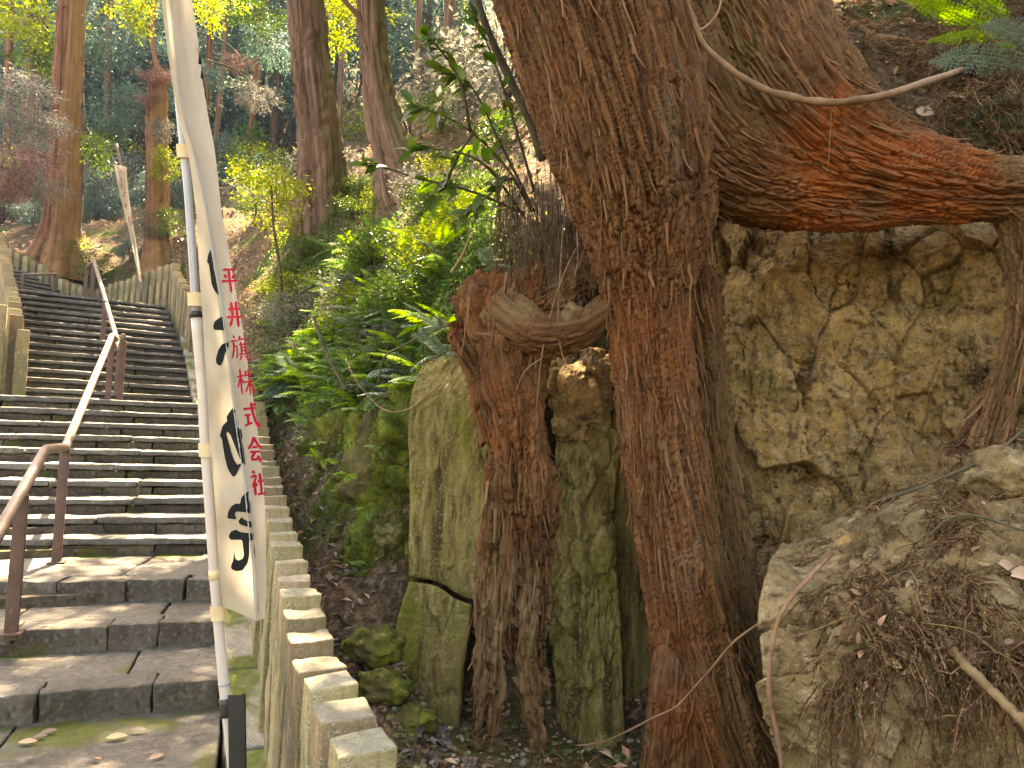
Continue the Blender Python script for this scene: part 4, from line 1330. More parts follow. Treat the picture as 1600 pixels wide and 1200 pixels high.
# ---- broken stump with hollow legs, tied to the trunk by an arching root
sb = P(790, 1140, 3.1)
stump = thing('broken_stump', 'old orange-brown broken stump with split hollow legs left of the trunk', 'tree stump', sb)
sc_ = [
    chain([(772, 440, 3.25, 28), (758, 475, 3.22, 38), (768, 515, 3.18, 44), (805, 525, 3.16, 44)], 30),
    chain([(850, 425, 3.24, 34), (840, 460, 3.2, 46), (815, 520, 3.17, 48), (806, 600, 3.16, 46)], 24),
    chain([(800, 445, 3.22, 40), (790, 500, 3.18, 50), (796, 580, 3.16, 52), (806, 660, 3.15, 48), (812, 740, 3.14, 43), (817, 800, 3.13, 39)], 44),
    # the hollow foot frays into separate strands
    chain([(784, 730, 3.13, 30), (774, 820, 3.11, 23), (764, 920, 3.09, 22), (756, 1010, 3.07, 18), (746, 1090, 3.05, 15), (738, 1150, 3.04, 10), (742, 1205, 3.03, 7)], 44),
    chain([(802, 740, 3.12, 28), (794, 830, 3.09, 18), (786, 930, 3.07, 19), (778, 1020, 3.06, 15), (772, 1100, 3.06, 9), (770, 1150, 3.06, 5)], 36),
    chain([(815, 760, 3.13, 28), (813, 850, 3.13, 14), (806, 930, 3.13, 12), (800, 990, 3.13, 12), (802, 1040, 3.13, 7)], 30),
    chain([(826, 740, 3.13, 32), (832, 830, 3.10, 22), (830, 930, 3.08, 20), (824, 1000, 3.07, 18), (832, 1080, 3.07, 16), (842, 1140, 3.07, 11), (845, 1205, 3.06, 7)], 44),
    chain([(842, 740, 3.16, 26), (852, 830, 3.15, 16), (854, 930, 3.15, 13), (848, 1010, 3.15, 9), (852, 1080, 3.15, 5)], 30),
    chain([(712, 500, 3.16, 14), (716, 530, 3.15, 19), (735, 565, 3.15, 22), (756, 620, 3.15, 24), (772, 690, 3.15, 24)], 24),
    chain([(840, 480, 3.16, 40), (875, 462, 3.18, 30), (915, 440, 3.18, 26), (955, 420, 3.14, 26), (990, 410, 3.10, 26)], 26),
]
def s_orange(V, dom):
    x, y = proj(V)
    return np.clip(sstep(950, 620, y) * (0.45 + 1.0 * fbm(V * 6, 3)) * sstep(900, 830, x), 0, 1)
def s_pale(V, dom):
    x, y = proj(V)
    return np.clip(0.7 * sstep(850, 1000, y) * (0.7 + 0.9 * fbm(V * 5 + 7, 3)) + 0.6 * sstep(830, 900, x) * (y < 560), 0, 1)
def s_olive(V, dom):
    x, y = proj(V)
    return np.clip(0.6 * fbm(V * 4 + 3, 3) + 0.5 * sstep(800, 880, x) * (y < 560), 0, 1)
def s_grooves(V):
    q = V * np.array((22, 22, 1.6))
    return -0.034 * sstep(0.14, 0.0, np.abs(fbm(q + 3, 2))) * sstep(0.5, -0.1, V[:, 2] - 1.2) + 0.03 * fbm(V * np.array((9, 9, 4.0)) + 8, 3) + 0.03 * sstep(1.55, 1.9, V[:, 2]) * fbm(V * np.array((20, 20, 9.0)) + 3, 3)
stem_o, SV = wood('stem', sc_, 0.0062, M_wood, stump, sb, 0.020, 0.60, 0.017, 0.03, 4.0, {'orange': s_orange, 'olive': s_olive, 'pale': s_pale}, 4, s_grooves)
peel(stem_o, SV, sc_, 260, 'splinters', stump, M_wood)
# smooth pale root curving across from the stump to the trunk
ar = [chain([(780, 478, 3.15, 36), (810, 505, 3.11, 40), (846, 520, 3.08, 37), (884, 518, 3.06, 27), (918, 507, 3.05, 21), (946, 488, 3.04, 19), (985, 458, 3.05, 20)], 40),
      chain([(842, 500, 3.10, 26), (870, 478, 3.10, 20), (900, 448, 3.12, 15), (940, 438, 3.12, 14), (985, 432, 3.10, 14)], 30)]
wood('arching_root', ar, 0.0062, M_wood, stump, sb, 0.024, 0.5, 0.010, 0.035, 8.0, {'orange': lambda V, d: np.clip(0.35 + fbm(V * 7, 2) * 0.5, 0, 1) * (V[:, 2] < 1.5), 'olive': lambda V, d: np.full(len(V), 0.12), 'pale': lambda V, d: np.clip(0.05 + 0.8 * fbm(V * 5, 3), 0, 1)}, 6)
# end of a cut root, greyish, in the crook of the arch
C_ = catmull(PA([(882, 514, 3.05), (889, 498, 3.02), (896, 484, 3.0), (900, 477, 2.99)]), 10)
V_, F_ = tube(C_, np.linspace(0.044, 0.034, 10), 24)
V_ = V_ + fbm(V_ * 30, 3)[:, None] * 0.008
o = obj('cut_root_end', mesh('cut_root_end', V_ - sb, F_, True, {'flow': V_, 'cell': np.zeros(len(V_)), 'orange': np.zeros(len(V_)), 'olive': np.full(len(V_), 0.3), 'pale': np.full(len(V_), 1.0)}), M_wood, stump)
# ------------------------------------------------------------------ the tall banner beside the stairs
from mathutils.geometry import tessellate_polygon
FLAG = np.array([  # y, left, fold, right
    (-260, 224, 236, 270), (-120, 238, 246, 283), (-60, 245, 254, 292), (0, 252, 262, 300), (60, 259, 268, 309), (130, 269, 277, 317), (180, 278, 286, 325), (230, 292, 300, 335), (280, 300, 311, 341),
    (330, 306, 322, 346), (400, 310, 333, 359), (450, 313, 342, 367), (500, 317, 350, 377), (560, 320, 357, 386), (640, 325, 366, 398), (700, 328, 375, 406),
    (760, 334, 383, 412), (800, 337, 387, 414), (850, 340, 392, 416), (900, 343, 397, 416), (940, 346, 400, 415), (975, 350, 402, 412)], float)
DL, DF, DR = 2.00, 1.965, 2.09

def flag_xs(y):
    return [np.interp(y, FLAG[:, 0], FLAG[:, k]) for k in (1, 2, 3)]

def flag_d(px, py):
    """distance of the cloth at that spot: two panels meeting at the fold, gently waved"""
    l, f, r = flag_xs(py)
    px = np.asarray(px, float)
    a = DL + (DF - DL) * np.clip((px - l) / np.maximum(f - l, 1), 0, 1)
    b = DF + (DR - DF) * np.clip((px - f) / np.maximum(r - f, 1), 0, 1)
    d = np.where(px < f, a, b)
    w = np.stack([px / 26.0, np.asarray(py, float) / 120.0, np.zeros_like(px)], -1).reshape(-1, 3)
    return d + (fbm(w, 2).reshape(px.shape) * 0.007)

banner = thing('banner_flag', 'tall cream cloth banner with black brush characters and a red printed strip, near the stairs', 'banner', P(352, 1290, 2.03))
BO = np.array(banner.location)
ys = np.linspace(-260, 962, 230)
rowsV = []
for y in ys:
    l, f, r = flag_xs(y)
    xs = np.concatenate([np.linspace(l, f, 10)[:-1], np.linspace(f, r, 9)])
    # the hem at the bottom sags from the pole to the fold
    yy = y + (np.clip((y - 900) / 62, 0, 1) ** 2) * np.interp(xs, [l, f, r], [-14, 8, 4])
    dd = flag_d(xs, np.full(len(xs), y))
    rowsV.append([P(a, b_, c) for a, b_, c in zip(xs, yy, dd)])
G = np.array(rowsV)
cloth = obj('cloth', mesh('cloth', G.reshape(-1, 3) - BO, grid_faces(*G.shape[:2])), M_cloth, banner)
cloth['label'] = 'cream banner cloth folded lengthwise'
# stitched hems: along the fold and along the bottom
def on_flag(px, py, lift=0.003):
    return P(px, py, float(flag_d(np.array([px]), np.array([py]))[0]) - lift)
def ribbon(pts, w):
    """flat strip facing the viewer"""
    b_ = MB()
    c = np.array(pts)
    T = np.gradient(c, axis=0)
    s_ = np.cross(T, np.array(CF)); s_ /= np.linalg.norm(s_, axis=1)[:, None] + 1e-9
    V = np.concatenate([c - s_ * w / 2, c + s_ * w / 2])
    n = len(c)
    k = np.arange(n - 1)
    b_.add(V, np.stack([k, k + 1, k + 1 + n, k + n], 1))
    return b_
yy = np.linspace(-100, 955, 90)
rb = ribbon([on_flag(flag_xs(y)[1] + 3.5, y) for y in yy], 0.0022)
o = rb.build('hem_seam', M_stitch, cloth); o.location = -BO
rb = ribbon([on_flag(flag_xs(y)[1] - 1.0, y) for y in yy[30:]], 0.0030)
o = rb.build('hem_seam', M_stitch, cloth); o.location = -BO

def plate(polys, name, mat):
    """traced brush strokes, each a flat print lying on the cloth"""
    b_ = MB()
    for outer, holes in polys:
        loops = [outer] + holes
        flat = [q for lp in loops for q in lp]
        tri = tessellate_polygon([[Vector((x, y, 0)) for x, y in lp] for lp in loops])
        T2 = np.array(flat, float)[np.array(tri)]                 # (n,3,2): split until the print can follow the cloth
        while True:
            e = np.linalg.norm(T2 - np.roll(T2, -1, axis=1), axis=2).max(1)
            big = e > 4.0
            if not big.any():
                break
            a_, b2, c_ = T2[big][:, 0], T2[big][:, 1], T2[big][:, 2]
            ab, bc, ca = (a_ + b2) / 2, (b2 + c_) / 2, (c_ + a_) / 2
            T2 = np.concatenate([T2[~big], np.stack([a_, ab, ca], 1), np.stack([ab, b2, bc], 1), np.stack([ca, bc, c_], 1), np.stack([ab, bc, ca], 1)])
        xy = T2.reshape(-1, 2)
        dd = flag_d(xy[:, 0], xy[:, 1]) - 0.003
        V = np.array([P(x, y, d) for (x, y), d in zip(xy, dd)])
        F = np.arange(len(V)).reshape(-1, 3)
        # face the viewer
        n_ = np.cross(V[F[:, 1]] - V[F[:, 0]], V[F[:, 2]] - V[F[:, 0]])
        fl = (n_ @ np.array(CF)) > 0
        F[fl] = F[fl][:, ::-1]
        b_.add(V, F)
    o_ = b_.build(name, mat, cloth, smooth=False); o_.location = -BO
    return o_

def tr(pts, x0, y0, k):
    p = np.array([(x0 + a / k, y0 + b / k) for a, b in pts])
    n = len(p)                                  # round the corners a little, as a brush does
    out = []
    for i in range(n):
        a, b, c = p[i - 1], p[i], p[(i + 1) % n]
        out += [tuple(b + (a - b) * 0.18), tuple(b + (a - b) * 0.04 + (c - b) * 0.04), tuple(b + (c - b) * 0.18)]
    return out
c2 = lambda p: tr(p, 300, 370, 7.06)
c3 = lambda p: tr(p, 300, 520, 7.06)
c4 = lambda p: tr(p, 310, 640, 7.06)
c5 = lambda p: tr(p, 310, 760, 5.22)
INK = [
    (c2([(203, 140), (228, 215), (238, 345), (265, 450), (300, 655), (250, 600), (215, 520), (200, 400), (185, 300), (165, 280), (175, 205)]), []),
    (c2([(322, 880), (352, 890), (372, 1035), (240, 1025), (232, 985), (250, 930)]), []),
    (c3([(400, 98), (406, 150), (365, 225), (345, 310), (310, 368), (270, 340), (262, 290), (290, 190), (330, 125)]), []),
    (c4([(375, -18), (405, -5), (410, 60), (430, 200), (475, 220), (486, 300), (478, 330), (503, 450), (525, 622), (485, 585), (410, 730), (380, 742), (325, 660), (290, 520), (258, 320), (235, 290), (265, 180), (318, 125), (310, 75)]),
     [c4([(320, 243), (355, 280), (400, 400), (475, 585), (432, 610), (395, 560), (365, 480), (340, 380), (308, 270)])]),
    (c5([(414, 40), (410, 90), (425, 150), (428, 222), (370, 210), (310, 205), (295, 225), (310, 270), (235, 262), (240, 215), (265, 165), (300, 140), (340, 142), (350, 90), (385, 50)]), []),
    (c5([(350, 250), (380, 275), (436, 288), (440, 340), (340, 312), (325, 285)]), []),
    (c5([(305, 352), (340, 372), (448, 385), (450, 438), (412, 440), (415, 560), (400, 630), (360, 685), (310, 692), (270, 675), (265, 650), (285, 600), (290, 520), (300, 590), (325, 605), (360, 590), (372, 560), (358, 435), (262, 435), (246, 410), (262, 370)]), []),
    (c5([(455, 465), (462, 520), (466, 585), (455, 540)]), []),
    ([(306.5, 70), (313.0, 88), (315.0, 101), (309.8, 99.7), (311.2, 87)], []),
    ([(315.0, 107), (318.6, 126), (313.2, 121)], []),
    ([(319.2, 128), (324.2, 160), (320.2, 148)], []),
]
for k_, st_ in enumerate(INK):
    plate([st_], 'brush_stroke', M_ink)

GLYPH = [
    ((346, 418, 26, 38), [[(.15, .08), (.85, .04)], [(.2, .28), (.32, .42)], [(.82, .24), (.66, .42)], [(0, .56), (1, .50)], [(.5, .08), (.5, .5), (.53, 1.02)]]),
    ((354, 470, 25, 40), [[(.12, .33), (.9, .27)], [(0, .64), (1, .58)], [(.36, .04), (.37, .6), (.14, 1.0)], [(.66, .0), (.68, 1.0)]]),
    ((361, 524, 26, 39), [[(.2, 0), (.28, .1)], [(0, .24), (.44, .18)], [(.18, .22), (.17, .55), (.02, .92)], [(.18, .44), (.36, .42), (.34, .86), (.26, .82)], [(.6, 0), (.5, .2)], [(.55, .13), (1, .1)],
                          [(.62, .24), (.62, .7)], [(.87, .22), (.87, .7)], [(.5, .35), (1, .31)], [(.62, .46), (.86, .46)], [(.62, .58), (.86, .58)], [(.46, .73), (1.04, .7)], [(.62, .78), (.48, .97)], [(.84, .78), (1.02, 1)]]),
    ((371, 576, 25, 40), [[(0, .32), (.44, .25)], [(.23, 0), (.23, 1)], [(.22, .34), (.0, .74)], [(.24, .38), (.42, .56)], [(.6, .06), (.5, .3)], [(.55, .24), (.98, .19)], [(.46, .5), (1.02, .45)], [(.75, 0), (.75, 1)], [(.74, .5), (.48, .9)], [(.76, .5), (1.04, .88)]]),
    ((381, 628, 22, 39), [[(0, .29), (.92, .2)], [(.05, .54), (.52, .49)], [(.28, .52), (.28, .86)], [(0, .95), (.58, .8)], [(.6, 0), (.66, .4), (.8, .76), (1.02, 1)], [(1.02, 1), (1.02, .8)], [(.78, .02), (.9, .12)]]),
    ((388, 682, 21, 38), [[(.5, 0), (.3, .28), (0, .52)], [(.5, .02), (.72, .28), (1.03, .46)], [(.3, .43), (.7, .4)], [(.12, .63), (.92, .58)], [(.46, .63), (.2, .93), (.75, .88)], [(.66, .76), (.86, 1.02)]]),
    ((393, 735, 20, 38), [[(.2, 0), (.3, .11)], [(.02, .27), (.42, .21), (.05, .68)], [(.24, .46), (.24, 1.02)], [(.28, .5), (.42, .63)], [(.5, .43), (.98, .38)], [(.73, .08), (.73, .92)], [(.42, .96), (1.03, .9)]]),
]
for (x0, y0, w, h), sts in GLYPH:
    b_ = MB()
    wid = 4.2 if len(sts) < 8 else 2.9
    for st_ in sts:
        p = catmull(np.array(st_), 7)
        p = np.stack([x0 + p[:, 0] * w + (p[:, 1] - 0.5) * h * 0.10, y0 + p[:, 1] * h + p[:, 0] * 1.5], -1)
        T = np.gradient(p, axis=0); T /= np.linalg.norm(T, axis=1)[:, None] + 1e-9
        Nn = np.stack([-T[:, 1], T[:, 0]], -1)
        ww = wid * np.array([0.75, 1.0, 0.85, 0.8, 0.8, 0.9, 0.45])[:, None] * 0.5 * (1.15 if abs(T[0][1]) > 0.6 else 0.95)
        A, B2 = p + Nn * ww, p - Nn * ww
        V = np.array([on_flag(x, y, 0.0035) for x, y in np.concatenate([A, B2])])
        k = np.arange(6)
        b_.add(V, np.stack([k, k + 7, k + 8, k + 1], 1)[:, ::-1])
    o = b_.build('red_character', M_red, cloth, smooth=False); o.location = -BO

# pole, in two tubes with a dark locking ring, black sleeve at its foot
PX = np.array([(374, 1300), (368, 1240), (359, 1150), (351, 1080), (344, 1000), (336, 905), (326, 760), (321, 690), (317, 610), (306, 490), (301, 400), (294, 300), (287, 230), (279, 150), (266, 0), (252, -150), (240, -280)], float)
def pole_x(y):
    return float(np.interp(-y, -PX[:, 1], PX[:, 0]))
def pole_part(name, y0, y1, r, mat, n=24, dx=0.0):
    b_ = MB()
    b_.add(*tube(np.array([P(pole_x(y) + dx, y, 2.03) for y in np.linspace(y0, y1, n)]), r, 16))
    o_ = b_.build(name, mat, banner); o_.location = -BO
    return o_
pole_part('pole', 1300, 492, 0.0150, M_pole, 30)
pole_part('upper_pole', 494, -280, 0.0115, M_poleblue, 30)
pole_part('locking_ring', 496, 487, 0.0185, M_black, 3)
pole_part('joint_band', 905, 890, 0.0165, M_tape, 3)
pole_part('joint_band', 1070, 1066, 0.0158, M_stitch, 3)
def tape(y0, y1, ext):
    """cloth loop round the pole that carries the banner"""
    b_ = MB()
    pts = []
    a = np.linspace(0, 2 * math.pi, 18, endpoint=False)
    V = []
    for y in (y0, y1):
        c = P(pole_x(y), y, 2.03)
        for q in a:
            x_ = math.cos(q)
            V.append(c + np.array(CR) * x_ * (0.0195 if x_ < 0 else ext * 2.0 / FPX) + np.array(CF) * math.sin(q) * 0.021)
    b_.add(np.array(V), grid_faces(2, 18, True))
    o_ = b_.build('tape_loop', M_tape, banner); o_.location = -BO
for y in (238, 468, 702):
    tape(y - 10, y + 11, 17)
tape(945, 968, 14)
# black channel bracket holding the foot of the pole
b_ = MB()
for (x0, x1, dd0, dd1, y0, y1) in ((356, 382, 2.005, 2.010, 1086, 1330), (378, 384, 2.012, 2.055, 1084, 1330), (357, 382, 2.056, 2.061, 1088, 1330)):
    q = [P(x0 + (10 if y > 1200 else 0) * 0, y, d) for y in (y0, y1) for (x, d) in ((x0, dd0), (x1, dd0), (x1, dd1), (x0, dd1))]
    q = [P(x + (y - 1086) * 0.012, y, d) for y in (y0, y1) for (x, d) in ((x0, dd0), (x1, dd0), (x1, dd1), (x0, dd1))]
    b_.add(np.array(q), np.array([(0, 1, 2, 3), (7, 6, 5, 4), (0, 4, 5, 1), (1, 5, 6, 2), (2, 6, 7, 3), (3, 7, 4, 0)]))
o = b_.build('holder_channel', M_black, banner, smooth=False); o.location = -BO
pole_part('clamp_ring', 1118, 1090, 0.0195, M_black, 4, 0.5)

# ---- thin far banner leaning at the top landing
fb = thing('banner_flag', 'narrow faded banner with small red writing leaning at the top of the stairs', 'banner', P(227, 480, 13.0))
FO = np.array(fb.location)
b_ = MB(); b_.add(*tube(catmull([P(228, 484, 13.0), P(221, 440, 13.0), P(206, 350, 13.0), P(190, 262, 13.0), P(182, 225, 13.0)], 14), 0.022, 8))
o = b_.build('pole', M_rail, fb); o.location = -FO
rows_ = []
for y in np.linspace(256, 440, 24):
    xl = np.interp(y, [256, 300, 360, 440], [178, 186, 201, 218])
    xr = np.interp(y, [256, 300, 360, 440], [197, 201, 210, 222])
    rows_.append([P(a, y + (a - xl) * 0.25, 12.93 + 0.05 * math.sin(a * 0.3 + y * 0.02)) for a in np.linspace(xl, xr, 6)])
G = np.array(rows_)
fcl = obj('cloth', mesh('cloth', G.reshape(-1, 3) - FO, grid_faces(24, 6)), M_cloth, fb)
for k, y in enumerate((266, 279, 291, 304, 322, 341)):
    xl = np.interp(y, [256, 300, 360, 440], [178, 186, 201, 218]); xr = np.interp(y, [256, 300, 360, 440], [197, 201, 210, 222])
    b_ = MB(); w_ = (xr - xl) * 0.16; xc = xl + (xr - xl) * 0.45
    for _ in range(4):
        a, b2 = random.uniform(-w_, w_ * 0.2), random.uniform(-4, 3)
        c, d_ = (a + random.uniform(0.6, 1.2) * w_, b2 + 1.3) if random.random() < 0.5 else (a + 0.9, b2 + random.uniform(2.5, 5))
        b_.add(np.array([P(xc + a, y + b2, 12.86), P(xc + c, y + b2, 12.86), P(xc + c, y + d_, 12.86), P(xc + a, y + d_, 12.86)]) + np.array((0, -0.002 * _, 0)), np.array([(0, 3, 2, 1)]))
    o = b_.build('red_character', M_red, fcl, smooth=False); o.location = -FO
# ------------------------------------------------------------------ vegetation builders
def unit(v):
    return v / (np.linalg.norm(v, axis=-1, keepdims=True) + 1e-12)

def rand_dirs(n, rng=RNG):
    return unit(rng.normal(size=(n, 3)))

def leaves(base, d, nrm, L, W, fold=0.15):
    """n two-triangle leaves folded along the midrib"""
    d = unit(d)
    s = unit(np.cross(d, nrm))
    u = np.cross(s, d)
    L, W = L[:, None], W[:, None]
    a = base
    b = base + d * L * 0.48 + s * W * 0.5 + u * W * fold
    c = base + d * L - u * L * 0.06
    e = base + d * L * 0.48 - s * W * 0.5 + u * W * fold
    V = np.stack([a, b, c, e], 1).reshape(-1, 3)
    k = np.arange(len(base))[:, None] * 4
    F = np.concatenate([k + np.array([[0, 2, 1]]), k + np.array([[0, 3, 2]])])
    return V, F

def fine_leaves(base, d, nrm, L, W, fold=0.12, droop=0.25):
    """curved leaves of ten triangles for the ones close to the camera"""
    d = unit(d); s = unit(np.cross(d, nrm)); u = np.cross(s, d)
    ts = [0.0, 0.22, 0.5, 0.78, 1.0]
    ws = [0.06, 0.72, 1.0, 0.66, 0.0]
    rows = []
    for t, w in zip(ts, ws):
        c = base + d * (L * t)[:, None] - u * (L * droop * t * t)[:, None]
        for q in (-1, 0, 1):
            rows.append(c + s * (W * 0.5 * w * q)[:, None] + u * (W * fold * abs(q) * w)[:, None])
    V = np.stack(rows, 1).reshape(-1, 3)
    f = []
    for r in range(4):
        for c in range(2):
            f.append((r * 3 + c, r * 3 + c + 1, (r + 1) * 3 + c + 1, (r + 1) * 3 + c))
    k = np.arange(len(base))[:, None, None] * 15
    return V, (k + np.array(f)[None]).reshape(-1, 4)

def strands(paths, R, ns=3):
    """many thin tubes: paths (n,m,3), R (n,)"""
    n, m_, _ = paths.shape
    T = unit(np.gradient(paths, axis=1))
    ref = np.where(np.abs(T[..., 2:3]) < 0.9, np.array((0, 0, 1.0)), np.array((1.0, 0, 0)))
    A = unit(np.cross(T, ref)); B = np.cross(T, A)
    tp = np.linspace(1, 0.45, m_)[None, :, None, None]
    a = np.arange(ns) * 2 * math.pi / ns
    V = paths[:, :, None, :] + R[:, None, None, None] * tp * (np.cos(a)[None, None, :, None] * A[:, :, None, :] + np.sin(a)[None, None, :, None] * B[:, :, None, :])
    f = grid_faces(m_, ns, True)
    k = np.arange(n)[:, None, None] * (m_ * ns)
    return V.reshape(-1, 3), (k + f[None]).reshape(-1, 4)

def hit(px, py, lo=2.0, hi=60.0):
    """where the line of sight through that spot meets the ground sheet"""
    r = np.array(CF + CR * ((px - 800) / FPX) + CU * ((600 - py) / FPX))
    d = np.geomspace(lo, hi, 110)
    for _ in range(2):
        q = np.array((0, 0, CAM_H)) + r[None] * d[:, None]
        m_ = np.where(q[:, 2] < ground_z(q[:, 0], q[:, 1], False))[0]
        if not len(m_):
            return None
        k = m_[0]
        if k == 0:
            return q[0]
        d = np.linspace(d[k - 1], d[k], 24)
    q = q[k]
    q[2] = ground_z(q[:1], q[1:2])[0]
    return q

# ---- ferns
def frond_mesh(name, L, npair, wid, lobes, mat, droop=0.6, seed=0):
    rng = np.random.default_rng(seed)
    b = MB()
    t = np.linspace(0, 1, 14)
    # rises, then bends over towards +x
    x = L * (t * 0.92)
    z = L * (0.55 * t - droop * t ** 2)
    y = 0.05 * L * np.sin(t * 3 + seed)
    C = np.stack([x, y, z], -1)
    b.add(*tube(C, np.linspace(0.0022, 0.0006, 14) * (L / 0.35), 4, False))
    tt = np.linspace(0.10, 0.985, npair)
    pos = np.stack([np.interp(tt, t, C[:, k]) for k in range(3)], -1)
    tan = unit(np.stack([np.gradient(np.interp(tt, t, C[:, k])) for k in range(3)], -1))
    for sgn in (-1, 1):
        side = unit(np.cross(tan, np.array((0, 0, 1.0)))) * sgn
        up = np.cross(side, tan) * sgn
        prof = wid * L * (np.sin(np.clip(tt * 1.08 + 0.10, 0, 1.16) * math.pi * 0.86) ** 0.8)
        prof = np.maximum(prof, 0.02 * L) * rng.uniform(0.9, 1.1, npair)
        d = unit(side + tan * 0.38 - np.array((0, 0, 0.22)) + rng.normal(size=(npair, 3)) * 0.05)
        if lobes <= 1:
            b.add(*leaves(pos, d, up + 0.001, prof, np.full(npair, 0.92 * L * 0.9 / npair), 0.1))
        else:
            # each leaflet again set with small lobes
            for j in range(lobes):
                q = (j + 0.5) / lobes
                bp = pos + d * (prof * q)[:, None] - np.array((0, 0, 0.10)) * (prof * q * q)[:, None]
                ll = np.full(npair, 0.92 * L / npair * 0.66) * (1 - 0.55 * q)
                for s2 in (-1, 1):
                    dd = unit(tan * s2 + d * 0.45)
                    b.add(*leaves(bp, dd, up + 0.001, ll, np.maximum(prof / lobes * 1.15, 0.002), 0.08))
    V = np.concatenate(b.v)
    by = {}
    for f in b.f:
        by.setdefault(f.shape[1], []).append(f)
    me = mesh(name, V, [np.concatenate(v) for v in by.values()], False)
    me.materials.append(mat)
    return me

FRONDS = {}
for nm, mat in (('green', M_fern), ('bright', M_fernbright), ('blue', M_fernblue)):
    FRONDS[nm] = [frond_mesh('frond', 0.36, 20, 0.26, 1, mat, 0.55, 1), frond_mesh('frond', 0.30, 17, 0.30, 1, mat, 0.85, 2), frond_mesh('frond', 0.42, 24, 0.22, 1, mat, 0.4, 3)]

def fern(label, p, kindname, n, scale, spread=2 * math.pi, az0=0.0, group=None, elev=0.0):
    r = thing('fern', label, 'fern', p, 0.0, group)
    for k in range(n):
        o = obj('frond', random.choice(FRONDS[kindname]), None, r)
        o.rotation_euler = (random.uniform(-0.15, 0.15), random.uniform(-0.5, 0.15) - elev, az0 + spread * (k + random.uniform(-0.3, 0.3)) / n)
        s = scale * random.uniform(0.75, 1.15)
        o.scale = (s, s, s)
    return r

# ---- leaf clouds for shrubs and crowns (unit radius)
def cloud(name, n, leaf, aspect, clumps, mat, droop=0.0, flat=1.0, seed=0, spread=0.20, shell=0.35):
    rng = np.random.default_rng(seed)
    c = rand_dirs(clumps, rng) * (rng.random((clumps, 1)) ** shell) * np.array((1, 1, flat))
    c = c * (1 + 0.25 * rng.normal(size=(clumps, 1)))
    k = rng.integers(0, clumps, n)
    sp = spread * rng.uniform(0.6, 1.5, clumps)[k][:, None]
    base = c[k] + rng.normal(size=(n, 3)) * sp * np.array((1, 1, 0.6))
    out = unit(base - c[k] * 0.6)
    d = unit(out + rng.normal(size=(n, 3)) * 0.6 + np.array((0, 0, -droop)))
    nrm = unit(rng.normal(size=(n, 3)) * 0.55 + np.array((0, 0, 1.0)))
    L = leaf * rng.uniform(0.6, 1.4, n)
    V, F = leaves(base, d, nrm, L, L * aspect, 0.12)
    me = mesh(name, V, F, False)
    me.materials.append(mat)
    return me

def with_mat(me, mat):
    m2 = me.copy()
    m2.materials.clear()
    m2.materials.append(mat)
    return m2

CB = [cloud('foliage', 1500, 0.105, 0.55, 26, M_leaf, 0.15, 0.8, 1), cloud('foliage', 1300, 0.12, 0.5, 20, M_leaf, 0.3, 0.9, 2)]
CS = [cloud('foliage', 2600, 0.13, 0.22, 30, M_leafteal, 0.9, 0.8, 3, 0.18), cloud('foliage', 2600, 0.12, 0.25, 24, M_leafteal, 0.7, 0.7, 4, 0.22)]
CLOUDS = {
    'leaf': [with_mat(q, M_leaf) for q in CB], 'yellow': [with_mat(q, M_leafyel) for q in CB],
    'teal': [with_mat(q, M_leafteal) for q in CS], 'grey': [with_mat(q, M_leafgrey) for q in CS], 'pink': [with_mat(q, M_leafpink) for q in CS],
    'greybroad': [with_mat(q, M_leafgrey) for q in CB], 'conifer': [with_mat(q, M_leafteal) for q in CB],
}
def stem_mesh(seed):
    rng = np.random.default_rng(seed)
    b = MB()
    for _ in range(6):
        e = unit(rng.normal(size=3) * np.array((1, 1, 0.4)) + np.array((0, 0, 0.7)))
        m_ = e * 0.5 + rng.normal(size=3) * 0.1
        b.add(*tube(catmull([np.array((0, 0, -1.0)), m_ * 0.3 + np.array((0, 0, -0.4)), m_, e * 0.95], 8), np.linspace(0.022, 0.006, 8), 5))
    V = np.concatenate(b.v)
    by = {}
    for f in b.f:
        by.setdefault(f.shape[1], []).append(f)
    me = mesh('stem', V, [np.concatenate(v) for v in by.values()])
    me.materials.append(M_darktwig)
    return me
STEMS = [stem_mesh(k) for k in range(3)]

def shrub(label, p, kindname, r, flat=0.85, group=None, name='shrub', lift=0.75, cat='shrub'):
    t = thing(name, label, cat, p, random.uniform(0, 6.28), group)
    o = obj('foliage', random.choice(CLOUDS[kindname]), None, t)
    o.location = (0, 0, r * lift)
    o.scale = (r, r, r * flat)
    s = obj('stem', random.choice(STEMS), None, t)
    s.location = (0, 0, r * lift)
    s.scale = (r, r, r * max(0.5, lift))
    return t

